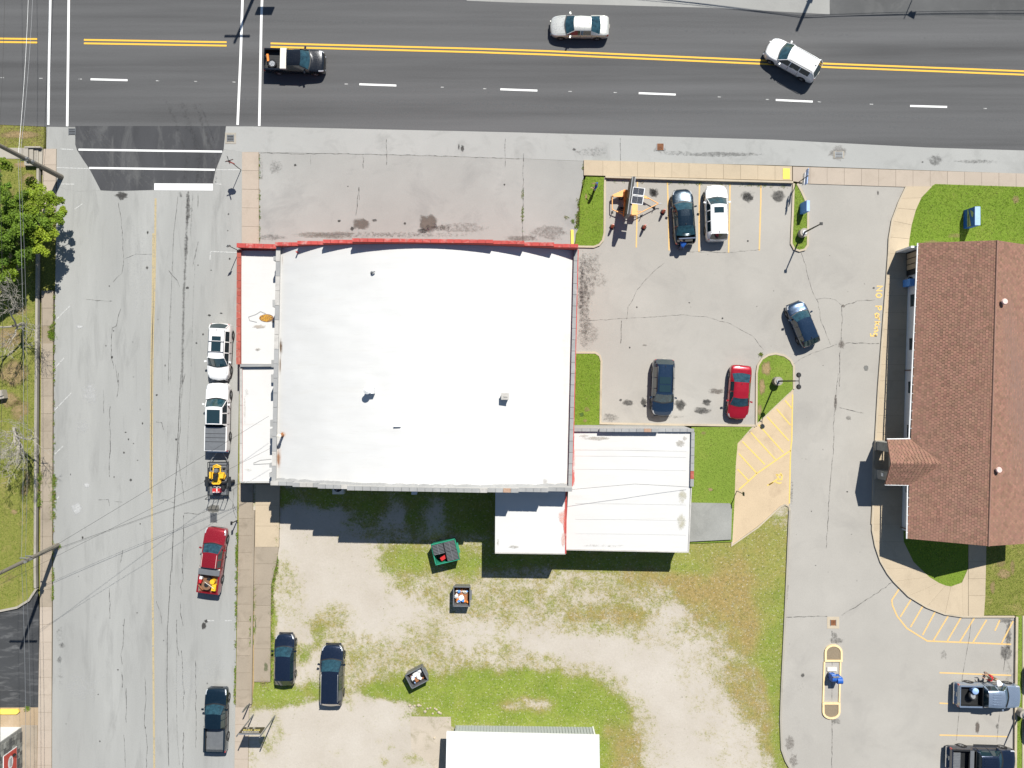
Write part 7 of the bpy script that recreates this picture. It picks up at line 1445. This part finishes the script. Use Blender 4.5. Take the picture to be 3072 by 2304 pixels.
for x, y, rx, ry, a, z in ((2298, 1105, 18, 26, 1.0, .108), (2285, 1160, 12, 30, .9, .108), (2278, 1230, 8, 22, .9, .108), (2130, 1468, 9, 7, .9, .108), (2110, 1300, 12, 8, .5, .108), (1760, 1228, 12, 10, .6, .108), (1755, 1262, 9, 6, .7, .108), (1758, 590, 6, 12, .7, .108), (3045, 600, 14, 16, .7, .128), (2800, 728, 40, 8, .6, .128), (2860, 708, 30, 10, .5, .128), (2440, 700, 0.1, .1, 0, .1), (3010, 1720, 26, 20, .9, .118), (2975, 1760, 10, 24, .8, .118), (3000, 1690, 20, 14, .7, .118), (3035, 1700, 9, 30, .7, .118),
                          (2405, 575, 5, 6, .6, .108), (2393, 735, 8, 6, .4, .108), (30, 1015, 50, 44, .9, .112), (40, 1120, 50, 50, .9, .112), (60, 1230, 40, 40, .8, .112), (30, 1200, 40, 30, .9, .112), (84, 1440, 14, 40, .7, .112), (76, 1470, 16, 20, .8, .112), (60, 930, 40, 20, .7, .112), (90, 540, 30, 26, .9, .112), (70, 495, 30, 12, 1, .112), (60, 405, 80, 16, 1, .112), (45, 1535, 12, 9, .9, .112), (30, 1730, 30, 20, .4, .112), (20, 590, 40, 40, .5, .112)):
    D2.blob((x, y), rx, ry, dc, a, z)
for x, y, rx, ry, a, z in ((1745, 1244, 9, 9, 1, .109), (800, 2000, 8, 20, .6, .145), (768, 1880, 3, 40, .6, .145)): D2.blob((x, y), rx, ry, (.05, .10, .015), a, z)
D2.make('dry_patches', M['decal'])
# people
def skin_obj(name, verts, edges, rad, m, parent, root=0, sub=1):
    me = bpy.data.meshes.new(name); me.from_pydata([tuple(v) for v in verts], edges, []); o = link(name, me, parent); me.materials.append(m)
    bm = bmesh.new(); bm.from_mesh(me); lay = bm.verts.layers.skin.verify(); bm.verts.ensure_lookup_table()
    for i, v in enumerate(bm.verts): r = rad[i]; v[lay].radius = r if isinstance(r, tuple) else (r, r); v[lay].use_root = (i == root)
    bm.to_mesh(me); bm.free(); md = o.modifiers.new('skin', 'SKIN'); md.use_smooth_shade = True; sd = o.modifiers.new('sub', 'SUBSURF'); sd.levels = sub; sd.render_levels = sub; return o
def person(label, loc_, rz, J, shirt, trousers, hair, skin='skin'):
    J = {k: Vector(v) for k, v in J.items()}; names = ['pelvis', 'spine', 'chest', 'neck', 'head', 'crown', 'shL', 'elL', 'wrL', 'shR', 'elR', 'wrR', 'hipL', 'knL', 'anL', 'toL', 'hipR', 'knR', 'anR', 'toR']; rad = [(.13, .11), (.12, .10), (.145, .11), .052, (.085, .095), .07, .065, .044, .028, .065, .044, .028, .085, .058, .04, .035, .085, .058, .04, .035]
    V_ = [J[n] for n in names]; E = [(0, 1), (1, 2), (2, 3), (3, 4), (4, 5), (2, 6), (6, 7), (7, 8), (2, 9), (9, 10), (10, 11), (0, 12), (12, 13), (13, 14), (14, 15), (0, 16), (16, 17), (17, 18), (18, 19)]
    for w, e in ((8, 7), (11, 10)):
        d = (V_[w] - V_[e]).normalized(); s_ = d.cross(Vector((0, 0, 1))); s_ = s_.normalized() if s_.length > .1 else Vector((0, 1, 0)); pi = len(V_); V_.append(V_[w] + d * .07); rad.append((.03, .018)); E.append((w, pi))
        for f, (of, ln) in enumerate(((-.028, .062), (-.010, .078), (.010, .074), (.027, .058))):
            k = len(V_); V_ += [V_[pi] + d * .03 + s_ * of, V_[pi] + d * (.03 + ln * .55) + s_ * of * 1.1, V_[pi] + d * (.02 + ln) + s_ * of * 1.1 + Vector((0, 0, -.02))]; rad += [.009, .009, .008]; E += [(pi, k), (k, k + 1), (k + 1, k + 2)]
        k = len(V_); V_ += [V_[w] + d * .03 + s_ * -.035, V_[w] + d * .065 + s_ * -.055]; rad += [.011, .009]; E += [(w, k), (k, k + 1)]
    fw = (J['nose'] - J['head']).normalized(); k = len(V_); V_.append(J['head'] + fw * .10); rad.append(.016); E.append((4, k))
    body = skin_obj('person', V_, E, rad, M[skin], None); body['label'] = label; body['category'] = 'person'; body.location = loc_; body.rotation_euler = (0, 0, rz)
    skin_obj('shirt', [J['pelvis'].lerp(J['spine'], .3), J['spine'], J['chest'], J['chest'].lerp(J['neck'], .55), J['shL'], J['shL'].lerp(J['elL'], .75), J['shR'], J['shR'].lerp(J['elR'], .75)], [(0, 1), (1, 2), (2, 3), (2, 4), (4, 5), (2, 6), (6, 7)], [(.175, .145), (.17, .145), (.21, .17), .085, .115, .08, .115, .08], M[shirt], body)
    skin_obj('trousers', [J['pelvis'], J['pelvis'].lerp(J['spine'], .3), J['hipL'], J['knL'], J['knL'].lerp(J['anL'], .85), J['hipR'], J['knR'], J['knR'].lerp(J['anR'], .85)], [(0, 1), (0, 2), (2, 3), (3, 4), (0, 5), (5, 6), (6, 7)], [(.15, .125), (.145, .12), .105, .075, .06, .105, .075, .06], M[trousers], body)
    up = (J['crown'] - J['head']).normalized(); bm = bmesh.new(); bmesh.ops.create_icosphere(bm, subdivisions=3, radius=.118)
    for v in list(bm.verts):
        if v.co.normalized().dot(fw) > .45 and v.co.normalized().dot(up) < .55 or v.co.normalized().dot(up) < -.45: bm.verts.remove(v)
    me = bpy.data.meshes.new('hair'); bm.to_mesh(me); bm.free(); me.materials.append(M[hair]); o = link('hair', me, body); o.location = J['head'] + up * .03
    e = MB(); sd_ = fw.cross(up).normalized()
    for s in (-1, 1): c = J['head'] + fw * .088 + sd_ * s * .034 + up * .015; e.box(tuple(c), (.018, .018, .012))
    e.obj('eyes', M['black'], body, kind='stuff')
    for s in ('L', 'R'):
        a, b = J['an' + s], J['to' + s]; mb = MB(); mb.tube([(a.x, a.y, .045), (a.x * .5 + b.x * .5, a.y * .5 + b.y * .5, .05), (b.x, b.y, .035)], .05, 8, .04); mb.obj('shoe', M['dark'], body, smooth=True)
    return body
stand = dict(pelvis=(0, 0, .95), spine=(.02, 0, 1.12), chest=(.03, 0, 1.36), neck=(.05, 0, 1.51), head=(.08, 0, 1.62), crown=(.08, 0, 1.72), nose=(.2, 0, 1.61), shL=(.03, .18, 1.42), elL=(.10, .26, 1.16), wrL=(.30, .22, 1.08), shR=(.03, -.18, 1.42), elR=(.08, -.27, 1.16), wrR=(.28, -.22, 1.02), hipL=(0, .09, .90), knL=(.03, .11, .49), anL=(-.02, .12, .09), toL=(.14, .13, .04), hipR=(0, -.09, .90), knR=(.05, -.12, .49), anR=(.06, -.13, .09), toR=(.22, -.14, .04))
bend = dict(pelvis=(-.12, 0, .93), spine=(0, 0, 1.06), chest=(.24, 0, 1.15), neck=(.38, 0, 1.20), head=(.49, 0, 1.20), crown=(.58, 0, 1.24), nose=(.52, 0, 1.05), shL=(.26, .18, 1.16), elL=(.34, .24, .90), wrL=(.52, .18, .78), shR=(.26, -.18, 1.16), elR=(.36, -.24, .92), wrR=(.56, -.14, .82), hipL=(-.1, .09, .88), knL=(-.02, .12, .48), anL=(-.12, .12, .09), toL=(.04, .13, .04), hipR=(-.1, -.09, .88), knR=(0, -.13, .48), anR=(-.06, -.14, .09), toR=(.1, -.15, .04))
person('person in a blue shirt standing on the grass island beside the message board trailer', (*G((1785, 569))[:2], .10), R(165), stand, 'blue', 'paleblue', 'hair')
person('person in a blue shirt bending over the open boot of the black sedan', (*G((2040, 745))[:2], .012), R(80), bend, 'blue', 'denim', 'hair')
person('person in a red shirt reaching sideways beside the silver blue pickup', (*G((2954, 2021))[:2], .012), R(170), dict(bend, chest=(.18, 0, 1.24), neck=(.28, 0, 1.36), head=(.34, 0, 1.45), crown=(.38, 0, 1.54), nose=(.45, 0, 1.38), shL=(.18, .18, 1.26), shR=(.18, -.18, 1.26)), 'red', 'khaki', 'hair')
person('person in a white shirt leaning towards the window of the silver blue pickup', (*G((2972, 2031))[:2], .012), R(-70), bend, 'white', 'khaki', 'hair', 'skin2')
for o in list(bpy.data.objects):
    if o.name.split('.')[0] in ('door_seam', 'wheel_arch', 'bonnet_seam', 'roof_rib', 'roof_strip', 'stud', 'pillar'): o['kind'] = 'stuff'
